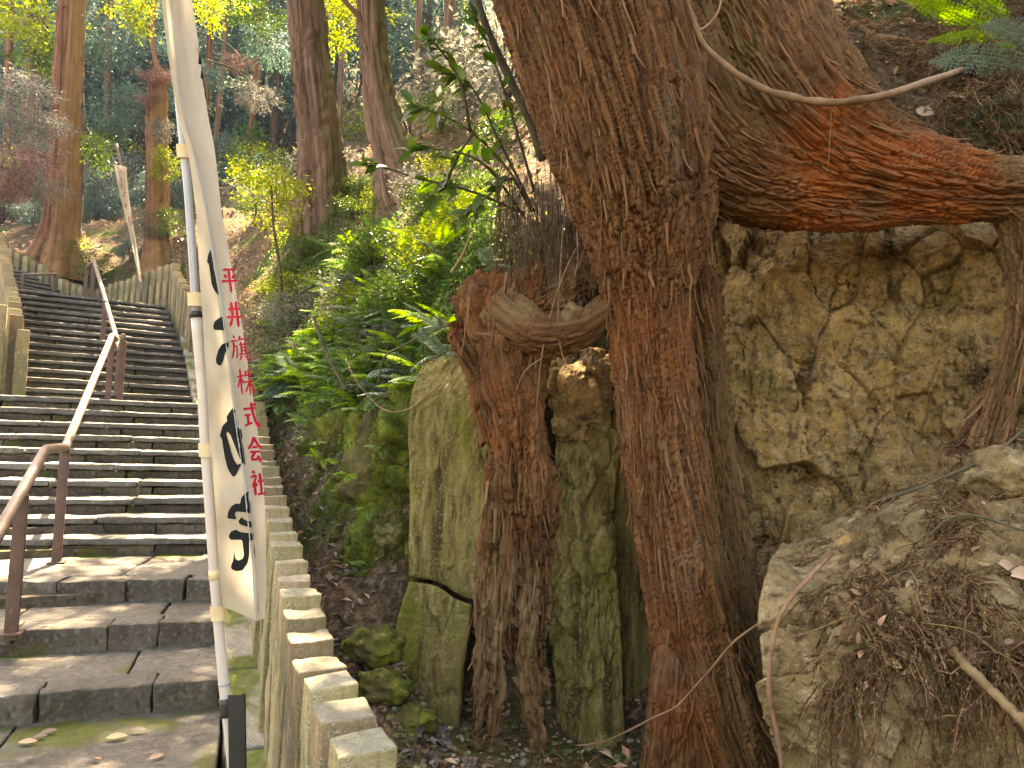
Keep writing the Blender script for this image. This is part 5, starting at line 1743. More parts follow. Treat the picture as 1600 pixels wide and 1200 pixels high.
# ---- trees with barked trunks
def bark_tube(rows, n, ns, mat, name, parent, olive=None, strip=0.05, depth=0.02, flare=0.0):
    C, R = chain(rows, n)
    T, N, B = frames(C)
    a = np.arange(ns) * 2 * math.pi / ns
    L = np.concatenate([[0], np.cumsum(np.linalg.norm(np.diff(C, axis=0), axis=1))])
    D = np.cos(a)[None, :, None] * N[:, None, :] + np.sin(a)[None, :, None] * B[:, None, :]
    rm = R.mean()
    q = np.stack([np.cos(a)[None] * rm + 0 * L[:, None], np.sin(a)[None] * rm + 0 * L[:, None], L[:, None] + 0 * a[None]], -1).reshape(-1, 3)
    h = bark_height(q, strip, strip * 7, depth, C[0][0]) + 0.035 * fbm(q * np.array((5, 5, 0.5)), 2)
    if flare:
        w = np.exp(-L / flare)[:, None] * (0.5 + 0.5 * np.cos(a * 5 + C[0][0])[None])
        h = h + (w * R[0] * 0.55).ravel()
    V = (C[:, None, :] + D * R[:, None, None]).reshape(-1, 3) + D.reshape(-1, 3) * h[:, None]
    at = {'flow': q, 'olive': np.zeros(len(V))}
    if olive:
        at['olive'] = np.clip((D.reshape(-1, 3) @ unit(np.array(olive, float))) * 0.8 + 0.35 * fbm(q * 2, 2), 0, 1)
    pl = np.array(parent.location)
    o = obj(name, mesh(name, V - pl, grid_faces(n, ns, True), True, at), mat, parent)
    return C, R, o

def crown(parent, p, kindname, r, flat=0.8, rz=None):
    o = obj('crown', random.choice(CLOUDS[kindname]), None, parent)
    o.location = np.array(p) - np.array(parent.location)
    o.scale = (r, r, r * flat)
    o.rotation_euler = (0, 0, random.uniform(0, 6.28) if rz is None else rz)
    return o
# ------------------------------------------------------------------ trees behind
ORD = ['first', 'second', 'third', 'fourth', 'fifth', 'sixth', 'seventh', 'eighth', 'ninth', 'tenth', 'eleventh', 'twelfth', 'thirteenth', 'fourteenth', 'fifteenth', 'sixteenth', 'seventeenth', 'eighteenth', 'nineteenth', 'twentieth', 'twenty-first']
def far_zone(px, py):
    h = 'high' if py < 120 else 'half way' if py < 230 else 'low'
    z = 'left of the tall reddish trunk' if px < 100 else 'between the two reddish trunks' if px < 240 else 'behind the banner' if px < 330 else 'between banner and straight trunk'
    return h + ' on the far slope, ' + z
def bank_zone(px, py):
    h = 'upper' if py < 420 else 'middle' if py < 520 else 'lower'
    z = 'next to the fence' if px < 500 else 'midway between fence and stump' if px < 610 else 'nearest the stump'
    return h + ' bank ' + z

def tree(label, rows, mat, n=120, ns=40, olive=None, crowns=(), strip=0.08, depth=0.035, flare=0.5, name='cedar_tree', group=None):
    p = P(*rows[0][:3])
    t = thing(name, label, 'tree', p, 0, group)
    bark_tube(rows, n, ns, mat, 'trunk', t, olive, strip, depth, flare)
    for (q, kd, r, fl) in crowns:
        crown(t, q, kd, r, fl)
    return t

def up(rows, z, r_end=0.5, dx=0.0):
    """carry a trunk on upwards, out of the frame, to about height z"""
    a, b, d, r = rows[-1]
    a0, b0 = rows[-2][:2]
    py = 691 - (z - CAM_H) / d * FPX
    return rows + [(a + (a - a0) / (b - b0 + 1e-6) * (py - b) * 0.5 + dx, (b + py) / 2, d, r * (0.8 + 0.2 * r_end)), (a + (a - a0) / (b - b0 + 1e-6) * (py - b) + dx, py, d, r * r_end)]

t3 = [(516, 430, 9.3, 60), (512, 380, 9.3, 48), (506, 330, 9.3, 42), (503, 260, 9.3, 38), (496, 180, 9.3, 35), (487, 100, 9.3, 32), (479, 0, 9.3, 29)]
tree('straight grey-brown cedar trunk nearest the banner, shrubs round its foot', up(t3, 15), M_trunk, 150, 56, (1, 0.2, 0),
     [((-2.7, 9.8, 10.6), 'conifer', 1.2, 0.7), ((-3.4, 10.4, 9.9), 'conifer', 1.1, 0.7), ((-2.0, 9.0, 9.0), 'conifer', 1.0, 0.7), ((-3.6, 11.0, 12.2), 'conifer', 1.4, 0.7), ((-2.6, 9.6, 15.5), 'conifer', 1.8, 0.9), ((-3.4, 9.0, 17.5), 'conifer', 1.8, 0.9)])  # lower clumps are unseen, added to dapple the sun on the steps
t4 = [(690, 400, 8.1, 90), (664, 345, 8.2, 74), (634, 295, 8.2, 48), (619, 250, 8.2, 35), (599, 180, 8.2, 28), (586, 100, 8.2, 24.5), (579, 0, 8.2, 21.5)]
t4o = tree('curved mossy cedar trunk sweeping out of the bank behind the ferns', up(t4, 15), M_trunk, 150, 56, (1, -0.1, 0.25),
     [((-1.4, 8.4, 13.5), 'conifer', 1.7, 0.8), ((-2.0, 8.0, 16.0), 'conifer', 1.8, 0.9)])
b = MB(); b.add(*tube(catmull([P(572, 40, 8.2), P(552, 16, 8.1), P(530, -8, 8.0), P(505, -40, 7.9)], 8), np.linspace(0.035, 0.02, 8), 8))
o = b.build('branch', M_trunk, t4o); o.location = -np.array(t4o.location)
t1 = [(84, 435, 16, 40), (87, 405, 16, 33), (92, 360, 16, 25), (98, 260, 16, 22), (105, 130, 16, 21), (112, 0, 16, 20)]
tree('tall reddish cedar trunk standing above the far fence at the left', up(t1, 24), M_trunk_red, 120, 40, (1, 0, 0), [((-9.5, 16.5, 21), 'conifer', 2.0, 0.9), ((-9.0, 16, 23.5), 'conifer', 1.8, 1)])
t1b = [(112, 410, 18.5, 12), (118, 320, 18.5, 10), (122, 150, 18.5, 9), (124, 0, 18.5, 8)]
tree('thin shaded trunk close behind the tall reddish trunk', up(t1b, 20), M_trunk, 60, 20, None, [((-11.2, 18.8, 19), 'conifer', 1.8, 0.9)])
t0 = [(38, 330, 21, 12), (44, 200, 21, 10), (50, 90, 21, 8), (55, 0, 21, 7)]
tree('slim dark trunk at the upper left corner', up(t0, 22), M_trunk, 60, 20, None, [((-14, 21, 20), 'leaf', 2.4, 0.9)])
t2 = [(254, 450, 15.2, 34), (251, 400, 15.2, 26), (247, 370, 15.2, 20), (246, 300, 15.2, 18), (245, 200, 15.2, 16.5), (246, 140, 15.2, 15), (247, 112, 15.2, 10)]
t2o = tree('broken-off reddish trunk with a bunch of withered pink foliage on top', t2, M_trunk_red, 100, 36, (1, -0.4, 0), flare=0.4)
crown(t2o, P(247, 118, 15.0), 'pink', 0.33, 0.8)
crown(t2o, P(236, 150, 14.9), 'pink', 0.24, 1.2)
crown(t2o, P(255, 205, 14.9), 'greybroad', 0.30, 1.0)
crown(t2o, P(262, 260, 14.9), 'yellow', 0.34, 1.2)
b = MB(); b.add(*tube(catmull([P(250, 120, 15.2), P(238, 70, 15.2), P(240, 20, 15.3), P(250, -40, 15.3)], 10), np.linspace(0.05, 0.04, 10), 8))
o = b.build('upper_stem', M_trunk_red, t2o); o.location = -np.array(t2o.location)
FAR = [(322, 190, 26, 5.5, 331, 0), (334, 250, 23, 4.5, 358, 0), (388, 240, 27, 4, 398, 120), (388, 250, 30, 5, 415, 40), (425, 230, 34, 5, 432, 0), (290, 300, 30, 6, 290, 0), (300, 200, 34, 5, 308, 0),
       (165, 300, 30, 6, 172, 0), (205, 260, 33, 6, 212, 0), (60, 270, 28, 6, 66, 0), (12, 300, 26, 7, 16, 0), (150, 230, 40, 6, 156, 0), (360, 210, 42, 5, 366, 0), (440, 180, 38, 6, 446, 0),
       (530, 210, 24, 5, 536, 0), (650, 170, 20, 6, 655, 0), (690, 150, 22, 6, 700, 0), (665, 140, 30, 5, 672, 0), (740, 150, 19, 7, 748, 0), (245, 240, 40, 6, 248, 0), (110, 220, 42, 6, 112, 0)]
FAR.sort(key=lambda q: q[0])
for k, (px, py, d, r, px2, py2) in enumerate(FAR):
    c_ = [((P(px2, -200 - 60 * (k % 3), d)), ('conifer', 'leaf', 'teal')[k % 3], 1.7, 0.8)]
    if k % 3 == 0:
        c_.append((P(px2 - 30, 40 + 30 * (k % 4), d + 0.5), ('teal', 'leaf', 'conifer')[k % 3], 1.2, 0.7))
    tree(ORD[k] + ' slender trunk from the left on the hazy wooded slope behind the stairs', up([(px, py + 60, d, r * 1.3), (px, py, d, r), ((px + px2) / 2, (py + py2) / 2, d, r * 0.95), (px2, py2, d, r * 0.9)], 22 + d * 0.3, 0.6),
         M_trunk if k % 3 else M_trunk_red, 30, 12, None, c_, flare=0.0, group='slender trunks on the far slope')
cz = 0
for k in range(20):
    px = -60 + 860 * (k + 0.5) / 20 + random.uniform(-12, 12)
    h_ = hit(px, random.uniform(150, 250) if px < 480 else random.uniform(90, 180))
    if h_ is None or h_[1] < 24:
        continue
    z_ = ('left of the tall reddish trunk' if px < 100 else 'between the two reddish trunks' if px < 240 else 'just left of the banner top' if px < 300 else 'between banner and straight trunk' if px < 470 else 'right of the straight trunk')
    t = thing('conifer', 'dark bluish conifer far up the slope, ' + z_, 'tree', h_, 0, 'dark conifers of the far slope')
    V, F = tube(np.array([(0, 0, -0.5), (0.05, 0, 5.0), (0.0, 0.05, 11.0)]), np.array((0.20, 0.16, 0.06)), 8)
    obj('trunk', mesh('trunk', V, F, True, {'flow': V, 'olive': np.zeros(len(V))}), M_trunk, t)
    for j in range(4):
        crown(t, h_ + np.array((random.uniform(-0.5, 0.5), random.uniform(-0.5, 0.5), 2.0 + j * 2.6)), random.choice(('teal', 'conifer', 'teal')), 2.3 - j * 0.33, 0.85)
# mostly unseen trees added on the bank behind the cedar to shade the rocks
for k, (x, y, r, kd) in enumerate(((1.4, 8.6, 0.20, 'conifer'), (3.6, 7.2, 0.22, 'conifer'), (5.2, 10.0, 0.24, 'leaf'))):
    z0 = gz1(x, y)
    t = thing('cedar_tree', ORD[k] + ' of the cedars added for shade on the bank behind the big leaning tree, mostly out of view', 'tree', (x, y, z0), 0, 'shade trees added on the bank behind the big cedar')
    V, F = tube(catmull([(0, 0, -0.3), (0.05, 0, 4.0), (0.1, 0.1, 9.0), (0.1, 0, 13.0)], 20), np.linspace(r, r * 0.4, 20), 16)
    me = mesh('trunk', V, F, True, {'flow': V * np.array((1, 1, 1)), 'olive': np.zeros(len(V))})
    obj('trunk', me, M_trunk, t)
    for j in range(6):
        crown(t, (x + random.uniform(-1.4, 1.4), y + random.uniform(-1.2, 1.2), z0 + 5.0 + j * 1.2), kd, random.uniform(1.7, 2.3), 0.6)
# the big cedar's crown, unseen above the frame; clumps added to shade the foreground
for q in ((-0.4, 3.2, 8.2), (-1.0, 4.2, 9.6), (0.9, 4.4, 8.2), (0.2, 3.4, 10.8), (1.6, 5.4, 9.0), (-0.6, 5.4, 10.0), (2.4, 4.6, 8.8), (0.8, 6.4, 8.6), (2.6, 6.4, 9.4), (0.5, 5.8, 7.4), (1.2, 6.2, 7.8), (-0.1, 6.0, 8.0)):
    crown(big_tree, q, 'conifer', 1.7, 0.7)

# ------------------------------------------------------------------ shrubs and undergrowth
SH = [  # px, py of the foot, radius px, kind, label
    (22, 330, 62, 'grey', 'pale grey drooping conifer shrub at the left edge, below the slim dark trunk'), (62, 250, 40, 'grey', 'pale grey spray of conifer leaning against the tall reddish trunk'),
    (15, 345, 52, 'pink', 'withered pinkish shrub at the left edge above the far fence'), (50, 370, 30, 'teal', 'dark green low shrub at the foot of the pale grey one'),
    (175, 200, 62, 'teal', 'dark teal conifer sapling between the two reddish trunks, upper one'), (150, 270, 45, 'teal', 'teal sapling right of the tall reddish trunk'), (190, 330, 52, 'grey', 'greyish brushy shrub in the middle of the far slope'),
    (150, 345, 40, 'teal', 'dim low bush right of the foot of the tall reddish trunk'), (110, 432, 34, 'leaf', 'green leafy plant just above the far fence'), (150, 440, 30, 'leaf', 'green plant above the lowest dip of the far fence'), (200, 445, 28, 'teal', 'dark bush beside the leaning far banner'),
    (120, 395, 16, 'yellow', 'small bright yellow-green bush at the foot of the tall reddish trunk'), (258, 410, 28, 'leaf', 'green bush at the foot of the broken trunk'), (235, 440, 24, 'teal', 'bluish bush behind the corner of the far fence'),
    (392, 300, 44, 'yellow', 'bright yellow-green sapling crown right of the banner'), (432, 330, 42, 'yellow', 'sunlit yellow-green bush between banner and straight trunk'), (398, 350, 30, 'leaf', 'green bush just right of the banner, in sun'), (455, 380, 36, 'yellow', 'sunlit bush left of the straight trunk foot'),
    (425, 520, 26, 'yellow', 'bright bush right beside the banner above the fence'), (412, 470, 22, 'yellow', 'small sunny bush on the bright slope behind the fence'),
    (490, 290, 48, 'greybroad', 'olive grey bush in front of the foot of the straight trunk'), (505, 335, 42, 'yellow', 'brownish yellow bush below the straight trunk'), (535, 230, 40, 'yellow', 'bright green bush between the straight and the curved trunk'), (545, 300, 40, 'greybroad', 'pale bush left of the foot of the curved trunk'),
    (470, 420, 34, 'leaf', 'green bush on the shoulder of the bank'), (440, 460, 30, 'leaf', 'leafy bush on the bank edge above the fence'), (430, 590, 30, 'leaf', 'dark green bush hanging over the fence right of the banner'), (450, 640, 34, 'teal', 'dark low bush between fence and bank'), (480, 600, 38, 'leaf', 'green bush in the hollow above the fence'), (505, 545, 36, 'leaf', 'bushy green plant on the bank among the ferns, left side'),
    (640, 200, 44, 'greybroad', 'pale leafy shrub right of the curved trunk'), (690, 210, 46, 'leaf', 'light leafy shrub on the bank top'), (735, 200, 44, 'greybroad', 'pale shrub behind the thin stem by the big trunk'), (720, 120, 60, 'yellow', 'sunlit leafy shrub high on the bank, left of the big trunk'),
    (650, 110, 50, 'yellow', 'sunny yellow-green shrub above the bend of the curved trunk'), (780, 240, 40, 'leaf', 'leafy shrub tucked against the left edge of the big trunk'), (600, 330, 30, 'leaf', 'green shrub at the foot of the curved trunk'), (690, 290, 34, 'yellow', 'yellowish shrub on the bank under the hanging leaves'),
]
for (px, py, rp, kd, lab) in SH:
    h_ = hit(px, py)
    if h_ is None:
        continue
    d_ = float((h_ - np.array((0, 0, CAM_H))) @ np.array(CF))
    shrub(lab, h_, kd, rp * d_ / FPX, 0.9)
# wall of undergrowth on the far slope
for k in range(70):
    px, py = random.uniform(-40, 470), random.uniform(20, 350)
    h_ = hit(px, py)
    if h_ is None or h_[1] < 17:
        continue
    shrub('bush in the undergrowth ' + far_zone(px, py), h_, random.choice(['teal', 'leaf', 'grey', 'greybroad', 'teal', 'leaf', 'yellow', 'yellow', 'leaf']), random.uniform(0.8, 1.5), 1.0, 'bushes of the far slope')  # pale grey kinds mixed in, their colour standing in for sunlit leaves
for k in range(14):
    px, py = random.uniform(480, 800), random.uniform(20, 230)
    h_ = hit(px, py)
    if h_ is None or h_[1] < 8:
        continue
    shrub('leafy bush on the sunlit upper bank, ' + ('left' if px < 640 else 'right') + ' of the curved trunk, ' + ('high up' if py < 90 else 'at mid height' if py < 160 else 'low down'), h_, random.choice(['yellow', 'leaf', 'greybroad', 'yellow']), random.uniform(0.5, 1.1), 1.0, 'bushes of the upper bank')

for (px, py, d, r, kd, lab) in ((18, 150, 13.5, 0.75, 'grey', 'pale grey drooping spray at the left edge, upper one'), (58, 205, 13.8, 0.62, 'grey', 'pale grey spray reaching towards the tall reddish trunk'), (20, 265, 13.2, 0.75, 'pink', 'withered pink spray at the left edge below the grey ones'),
                                (60, 290, 14, 0.5, 'grey', 'small pale spray beside the withered pink one'), (400, 150, 17, 0.5, 'grey', 'pale leaf spray floating before the dark far slope, right of the banner'), (165, 60, 17, 0.9, 'teal', 'dark teal spray between the two reddish trunks near the top'), (190, 165, 17.5, 0.85, 'teal', 'teal spray between the two reddish trunks at mid height'), (150, 235, 18, 0.7, 'leaf', 'green spray low between the two reddish trunks'), (300, 130, 20, 0.9, 'teal', 'blue-green spray behind the banner'), (430, 70, 19, 0.8, 'teal', 'blue-green spray left of the straight trunk'), (70, 90, 18, 0.8, 'leaf', 'green spray left of the tall reddish trunk'), (375, 100, 18, 0.35, 'pink', 'pinkish leaf spray before the dark far slope, right of the banner')):
    t = thing('overhanging_branch', lab, 'branch', P(px, py, d))
    o = obj('foliage', random.choice(CLOUDS[kd]), None, t); o.scale = (r, r, r * 0.75)
    b = MB(); b.add(*tube(catmull([(0, 0, 0), (-0.2 * r, 0.2, 0.3), (-0.7, 0.5, 0.9), (-1.6, 0.8, 1.3)], 8), np.linspace(0.008, 0.03, 8), 6)); b.build('stem', M_darktwig, t)
# yellowish overhanging sprays at the top of the picture
for (px, py, d, r, kd, lab) in ((215, 20, 13.5, 0.50, 'yellow', 'yellow-green spray hanging into view above the broken trunk'), (330, 15, 13.0, 0.42, 'yellow', 'yellow-green spray hanging into view right of the banner top'),
                            (395, 20, 16, 0.6, 'leaf', 'green spray at the top between banner and straight trunk'), (40, 30, 17, 1.1, 'yellow', 'bright green spray at the upper left corner'), (530, 30, 12, 0.6, 'yellow', 'sunny spray between the straight and curved trunks near the top')):
    t = thing('overhanging_branch', lab, 'branch', P(px, py, d))
    o = obj('foliage', random.choice(CLOUDS[kd]), None, t); o.scale = (r, r, r * 0.8)
    b = MB(); b.add(*tube(catmull([(0, 0, 0), (0.2 * r, 0.3, 0.6), (0.5, 0.8, 1.8), (0.8, 1.2, 3.0)], 8), np.linspace(0.008, 0.03, 8), 6)); b.build('stem', M_darktwig, t)

# slim sapling beside the bright slope
t = thing('sapling', 'slim sapling with a few bright leaves on the sunlit slope right of the banner', 'sapling', P(441, 470, 7.6))
b = MB(); b.add(*tube(catmull([P(441, 470, 7.6), P(436, 410, 7.6), P(427, 350, 7.6), P(424, 290, 7.6)], 12), np.linspace(0.02, 0.01, 12), 8)); o = b.build('stem', M_darktwig, t); o.location = -np.array(t.location)
crown(t, P(422, 285, 7.6), 'yellow', 0.42, 0.8)

# ------------------------------------------------------------------ ferns on the bank
FN = [(585, 430, 'green'), (612, 445, 'green'), (640, 455, 'green'), (560, 478, 'bright'), (603, 500, 'green'), (572, 520, 'green'), (520, 500, 'green'), (480, 545, 'green'), (455, 575, 'green'), (545, 548, 'green'), (600, 560, 'green'), (625, 400, 'bright'),
      (530, 590, 'green'), (505, 620, 'green'), (560, 610, 'blue'), (470, 500, 'green'), (640, 520, 'blue'), (575, 455, 'blue'), (500, 450, 'bright'), (550, 420, 'green'), (530, 460, 'green'), (620, 480, 'bright'), (590, 590, 'green'), (660, 380, 'bright'),
      (490, 660, 'green'), (470, 620, 'green'), (515, 690, 'green'), (600, 380, 'green'), (560, 390, 'bright'), (520, 400, 'green'), (450, 520, 'green'), (610, 620, 'green'), (540, 630, 'green'), (580, 640, 'green')]
for (px, py, kd) in FN:
    h_ = hit(px, py)
    if h_ is None:
        continue
    d_ = h_[1]
    fern({'green': 'green fern on the ', 'bright': 'bright yellow-green fern on the ', 'blue': 'bluish fern on the '}[kd] + bank_zone(px, py),
         h_, kd, random.randint(5, 8), 0.75 + 0.09 * d_ * 0.5, 2 * math.pi, random.uniform(0, 6), 'ferns of the bank patch')
for (px, py, d, kd, n, s, lab, az, sp) in (
        (662, 500, 4.0, 'bright', 2, 0.75, 'single bright fern frond hanging left of the stump shoulder', -2.6, 0.8),
        (695, 560, 3.45, 'blue', 6, 0.62, 'whitish blue fern on the bank edge just above the olive slab', -2.8, 2.6),
        (688, 520, 3.6, 'blue', 4, 0.6, 'pale blue fern beside the left spur of the stump', -2.9, 1.6),
        (762, 420, 3.6, 'blue', 4, 0.5, 'pale fern against the top of the stump', -1.8, 1.6),
        (690, 385, 4.0, 'bright', 3, 0.55, 'small yellow-green fern on the litter slope above the stump', -1.8, 1.8),
        (650, 300, 5.5, 'bright', 3, 1.2, 'yellow-green fern at the foot of the curved trunk', -0.3, 1.2),
        (700, 245, 4.5, 'bright', 3, 0.9, 'sunlit fern under the broad hanging leaves', 0.0, 1.4),
        (770, 330, 3.7, 'bright', 4, 0.55, 'bright fern beneath the shrub beside the big trunk', 2.6, 1.5),
        (545, 745, 3.95, 'bright', 3, 0.40, 'small fern hanging from the top of the mossy outcrop', -2.2, 2.0),
        (590, 705, 3.85, 'green', 4, 0.45, 'green fern drooping over the mossy outcrop', -2.0, 2.2),
        (505, 720, 4.5, 'bright', 4, 0.5, 'sunlit fern on the left rim of the outcrop', -2.4, 2.2),
        (575, 800, 3.8, 'green', 3, 0.36, 'tiny fern half way down the mossy outcrop', -2.0, 2.0),
        (548, 880, 3.75, 'green', 4, 0.34, 'small dark fern low on the mossy outcrop', -2.0, 2.6)):
    fern(lab, P(px, py, d), kd, n, s, sp, az)
for k in range(84):
    px = RNG.uniform(425, 740)
    py = RNG.uniform(max(330, 640 - 0.62 * (px - 400)) - 40, 640)
    h_ = hit(px, py)
    if h_ is None or h_[1] > 9 or (px > 680 and py > 520):
        continue
    kd = ('green', 'green', 'bright', 'blue')[k % 4]
    fern({'green': 'green fern on the ', 'bright': 'bright yellow-green fern on the ', 'blue': 'bluish fern on the '}[kd] + bank_zone(px, py),
         h_, kd, random.randint(4, 7), 0.7 + 0.06 * h_[1], 2 * math.pi, random.uniform(0, 6), 'ferns of the bank patch')
for k in range(30):
    px = RNG.uniform(420, 760)
    py = RNG.uniform(300, 640)
    h_ = hit(px, py)
    if h_ is None or h_[1] > 9 or (px > 670 and py > 480):
        continue
    shrub({'leaf': 'small dark green', 'yellow': 'small yellowish', 'greybroad': 'small greyish'}[('leaf', 'yellow', 'leaf', 'greybroad')[k % 4]] + ' leafy plant among ferns, ' + bank_zone(px, py), h_, ('leaf', 'yellow', 'leaf', 'greybroad')[k % 4], RNG.uniform(0.16, 0.34), 0.8, 'small plants among the ferns')
# the two ferns at the upper right
NEARG = [frond_mesh('frond', 0.30, 26, 0.085, 3, M_fernbright, 0.30, 11), frond_mesh('frond', 0.26, 24, 0.09, 3, M_fernbright, 0.45, 12)]
NEARB = [frond_mesh('frond', 0.36, 30, 0.13, 4, M_fernblue, 0.60, 13)]
def bank_d(px, py, back=0.0):
    h_ = hit(px, py)
    return 2.9 if h_ is None else float((h_ - np.array((0, 0, CAM_H))) @ np.array(CF)) - back
t = thing('fern', 'bright green fern on the bank at the upper right corner', 'fern', P(1560, 20, bank_d(1560, 20)))
for (px, py, d, az, pit, s, k) in ((1575, 5, 2.85, 3.5, -0.05, 1.0, 0), (1590, 35, 2.85, 3.25, -0.25, 1.05, 1), (1600, 55, 2.83, 3.05, -0.15, 0.95, 0), (1470, -30, 2.9, -1.9, 0.5, 0.8, 1), (1520, -30, 2.9, -1.6, 0.5, 0.75, 1), (1540, 15, 2.84, 2.75, 0.25, 0.9, 1), (1530, 40, 2.80, 3.3, -0.1, 0.85, 0), (1600, 80, 2.8, 3.1, 0.0, 0.9, 1)):
    o = obj('frond', NEARG[k], None, t)
    db = bank_d(px, max(py, 5), 0.06)
    o.location = P(px, py, db) - np.array(t.location)
    o.rotation_euler = (0.5, pit, az)
    s *= db / 2.85 * 1.2
    o.scale = (s * 1.45, s * 1.6, s * 1.45)
t = thing('fern', 'blue-green arching fern at the right edge above the limb', 'fern', P(1625, 95, bank_d(1625, 95)))
for (px, py, d, az, pit, s, rx) in ((1625, 120, 2.75, 3.2, -0.10, 1.15, 0.9), (1640, 100, 2.8, 3.5, -0.2, 1.0, 0.5), (1640, 160, 2.75, 3.0, 0.3, 0.9, 0.7), (1630, 190, 2.78, 2.6, 0.2, 0.7, 0.5)):
    o = obj('frond', NEARB[0], None, t)
    db = bank_d(px, py, 0.06)
    o.location = P(px, py, db) - np.array(t.location)
    o.rotation_euler = (rx, pit, az)
    s *= db / 2.75 * 1.2
    o.scale = (s, s, s)

# ------------------------------------------------------------------ broadleaf shrub hanging in front of the bank
t = thing('evergreen_shrub', 'broad-leaved evergreen shrub whose branches hang out left of the big trunk', 'shrub', P(840, 330, 3.6))
TO = np.array(t.location)
br = [[(835, 330, 3.6), (790, 260, 3.5), (735, 205, 3.42), (680, 175, 3.36), (650, 170, 3.34)], [(830, 320, 3.6), (780, 220, 3.5), (740, 140, 3.42), (700, 110, 3.38)], [(820, 335, 3.6), (740, 300, 3.45), (660, 280, 3.38), (600, 262, 3.34), (575, 258, 3.33)],
      [(835, 300, 3.6), (800, 180, 3.5), (770, 90, 3.45), (745, 30, 3.42)], [(820, 340, 3.6), (760, 260, 3.3), (700, 235, 3.2), (640, 235, 3.15)], [(830, 330, 3.6), (800, 280, 3.4), (770, 300, 3.3), (720, 340, 3.25)], [(740, 205, 3.42), (712, 250, 3.36), (690, 300, 3.32)], [(735, 205, 3.42), (720, 130, 3.3), (690, 80, 3.25), (668, 60, 3.2)]]
lb, ld, ln = [], [], []
for rows in br:
    c = catmull(PA(rows), 16)
    b = MB(); b.add(*tube(c, np.linspace(0.008, 0.003, 16), 6)); o = b.build('branch', M_darktwig, t); o.location = -TO
    T_ = unit(np.gradient(c, axis=0))
    for k in range(4, 16):
        for _ in range(3 if k > 10 else 1):
            lb.append(c[k] + RNG.normal(size=3) * 0.012)
            ld.append(T_[k] * 0.6 + RNG.normal(size=3) * 0.6 + np.array((-0.1, -0.2, -0.25)))
            ln.append(np.array((0, -0.5, 1.0)) + RNG.normal(size=3) * 0.5)
V, F = fine_leaves(np.array(lb), np.array(ld), np.array(ln), RNG.uniform(0.07, 0.12, len(lb)), RNG.uniform(0.028, 0.048, len(lb)))
me = mesh('leaves', V, F)
o = obj('leaves', me, M_leaf, t); o.location = -TO
# thin dark stem in front of it
t = thing('sapling', 'thin dark bare stem slanting past the left edge of the big trunk', 'sapling', P(845, 235, 3.5))
b = MB(); b.add(*tube(catmull([P(848, 250, 3.5), P(828, 190, 3.5), P(795, 120, 3.5), P(765, 55, 3.5), P(742, -10, 3.5), P(720, -80, 3.5)], 16), np.linspace(0.024, 0.017, 16), 10)); o = b.build('stem', M_darktwig, t); o.location = -np.array(t.location)

# ------------------------------------------------------------------ hanging rootlets left of the trunk
n = 300
x0 = RNG.uniform(775, 935, n)
ytop = 300 + 0.25 * (x0 - 775) + RNG.normal(size=n) * 35
ln_ = RNG.uniform(40, 190, n)
m_ = 7
paths = np.zeros((n, m_, 3))
for i in range(n):
    d0 = RNG.uniform(3.05, 3.5)
    dx = RNG.normal() * 14
    wob = np.cumsum(RNG.normal(size=(m_, 2)) * 5, 0)
    for j in range(m_):
        q = j / (m_ - 1)
        paths[i, j] = P(x0[i] + dx * q + wob[j, 0] * q, ytop[i] + ln_[i] * q, d0 - 0.12 * math.sin(q * 1.5) + wob[j, 1] * 0.002)
V, F = strands(paths, RNG.uniform(0.0010, 0.0030, n))
kind(tag(obj('hanging_rootlets', mesh('hanging_rootlets', V, F), M_rootlet), 'curtain of fine brown rootlets hanging from the bank left of the trunk', 'roots'), 'stuff')
for k, rows in enumerate(([(905, 380, 3.05), (880, 430, 3.0), (858, 500, 2.98), (846, 560, 2.98), (838, 640, 3.0)], [(880, 350, 3.05), (874, 450, 3.0), (872, 520, 2.98), (884, 575, 2.98)], [(846, 560, 2.97), (820, 580, 2.96), (806, 612, 2.96)], [(900, 330, 3.05), (903, 400, 3.0), (898, 430, 3.0)])):
    t = tag(obj('hanging_root', mesh('hanging_root', *tube(catmull(PA(rows), 16), np.linspace(0.0038, 0.0022, 16), 6)), M_twig), ('long thin bare root hanging across the arching root', 'straight thin root dangling beside the long one', 'short side root in front of the stump', 'short pale root close to the trunk edge')[k], 'root')

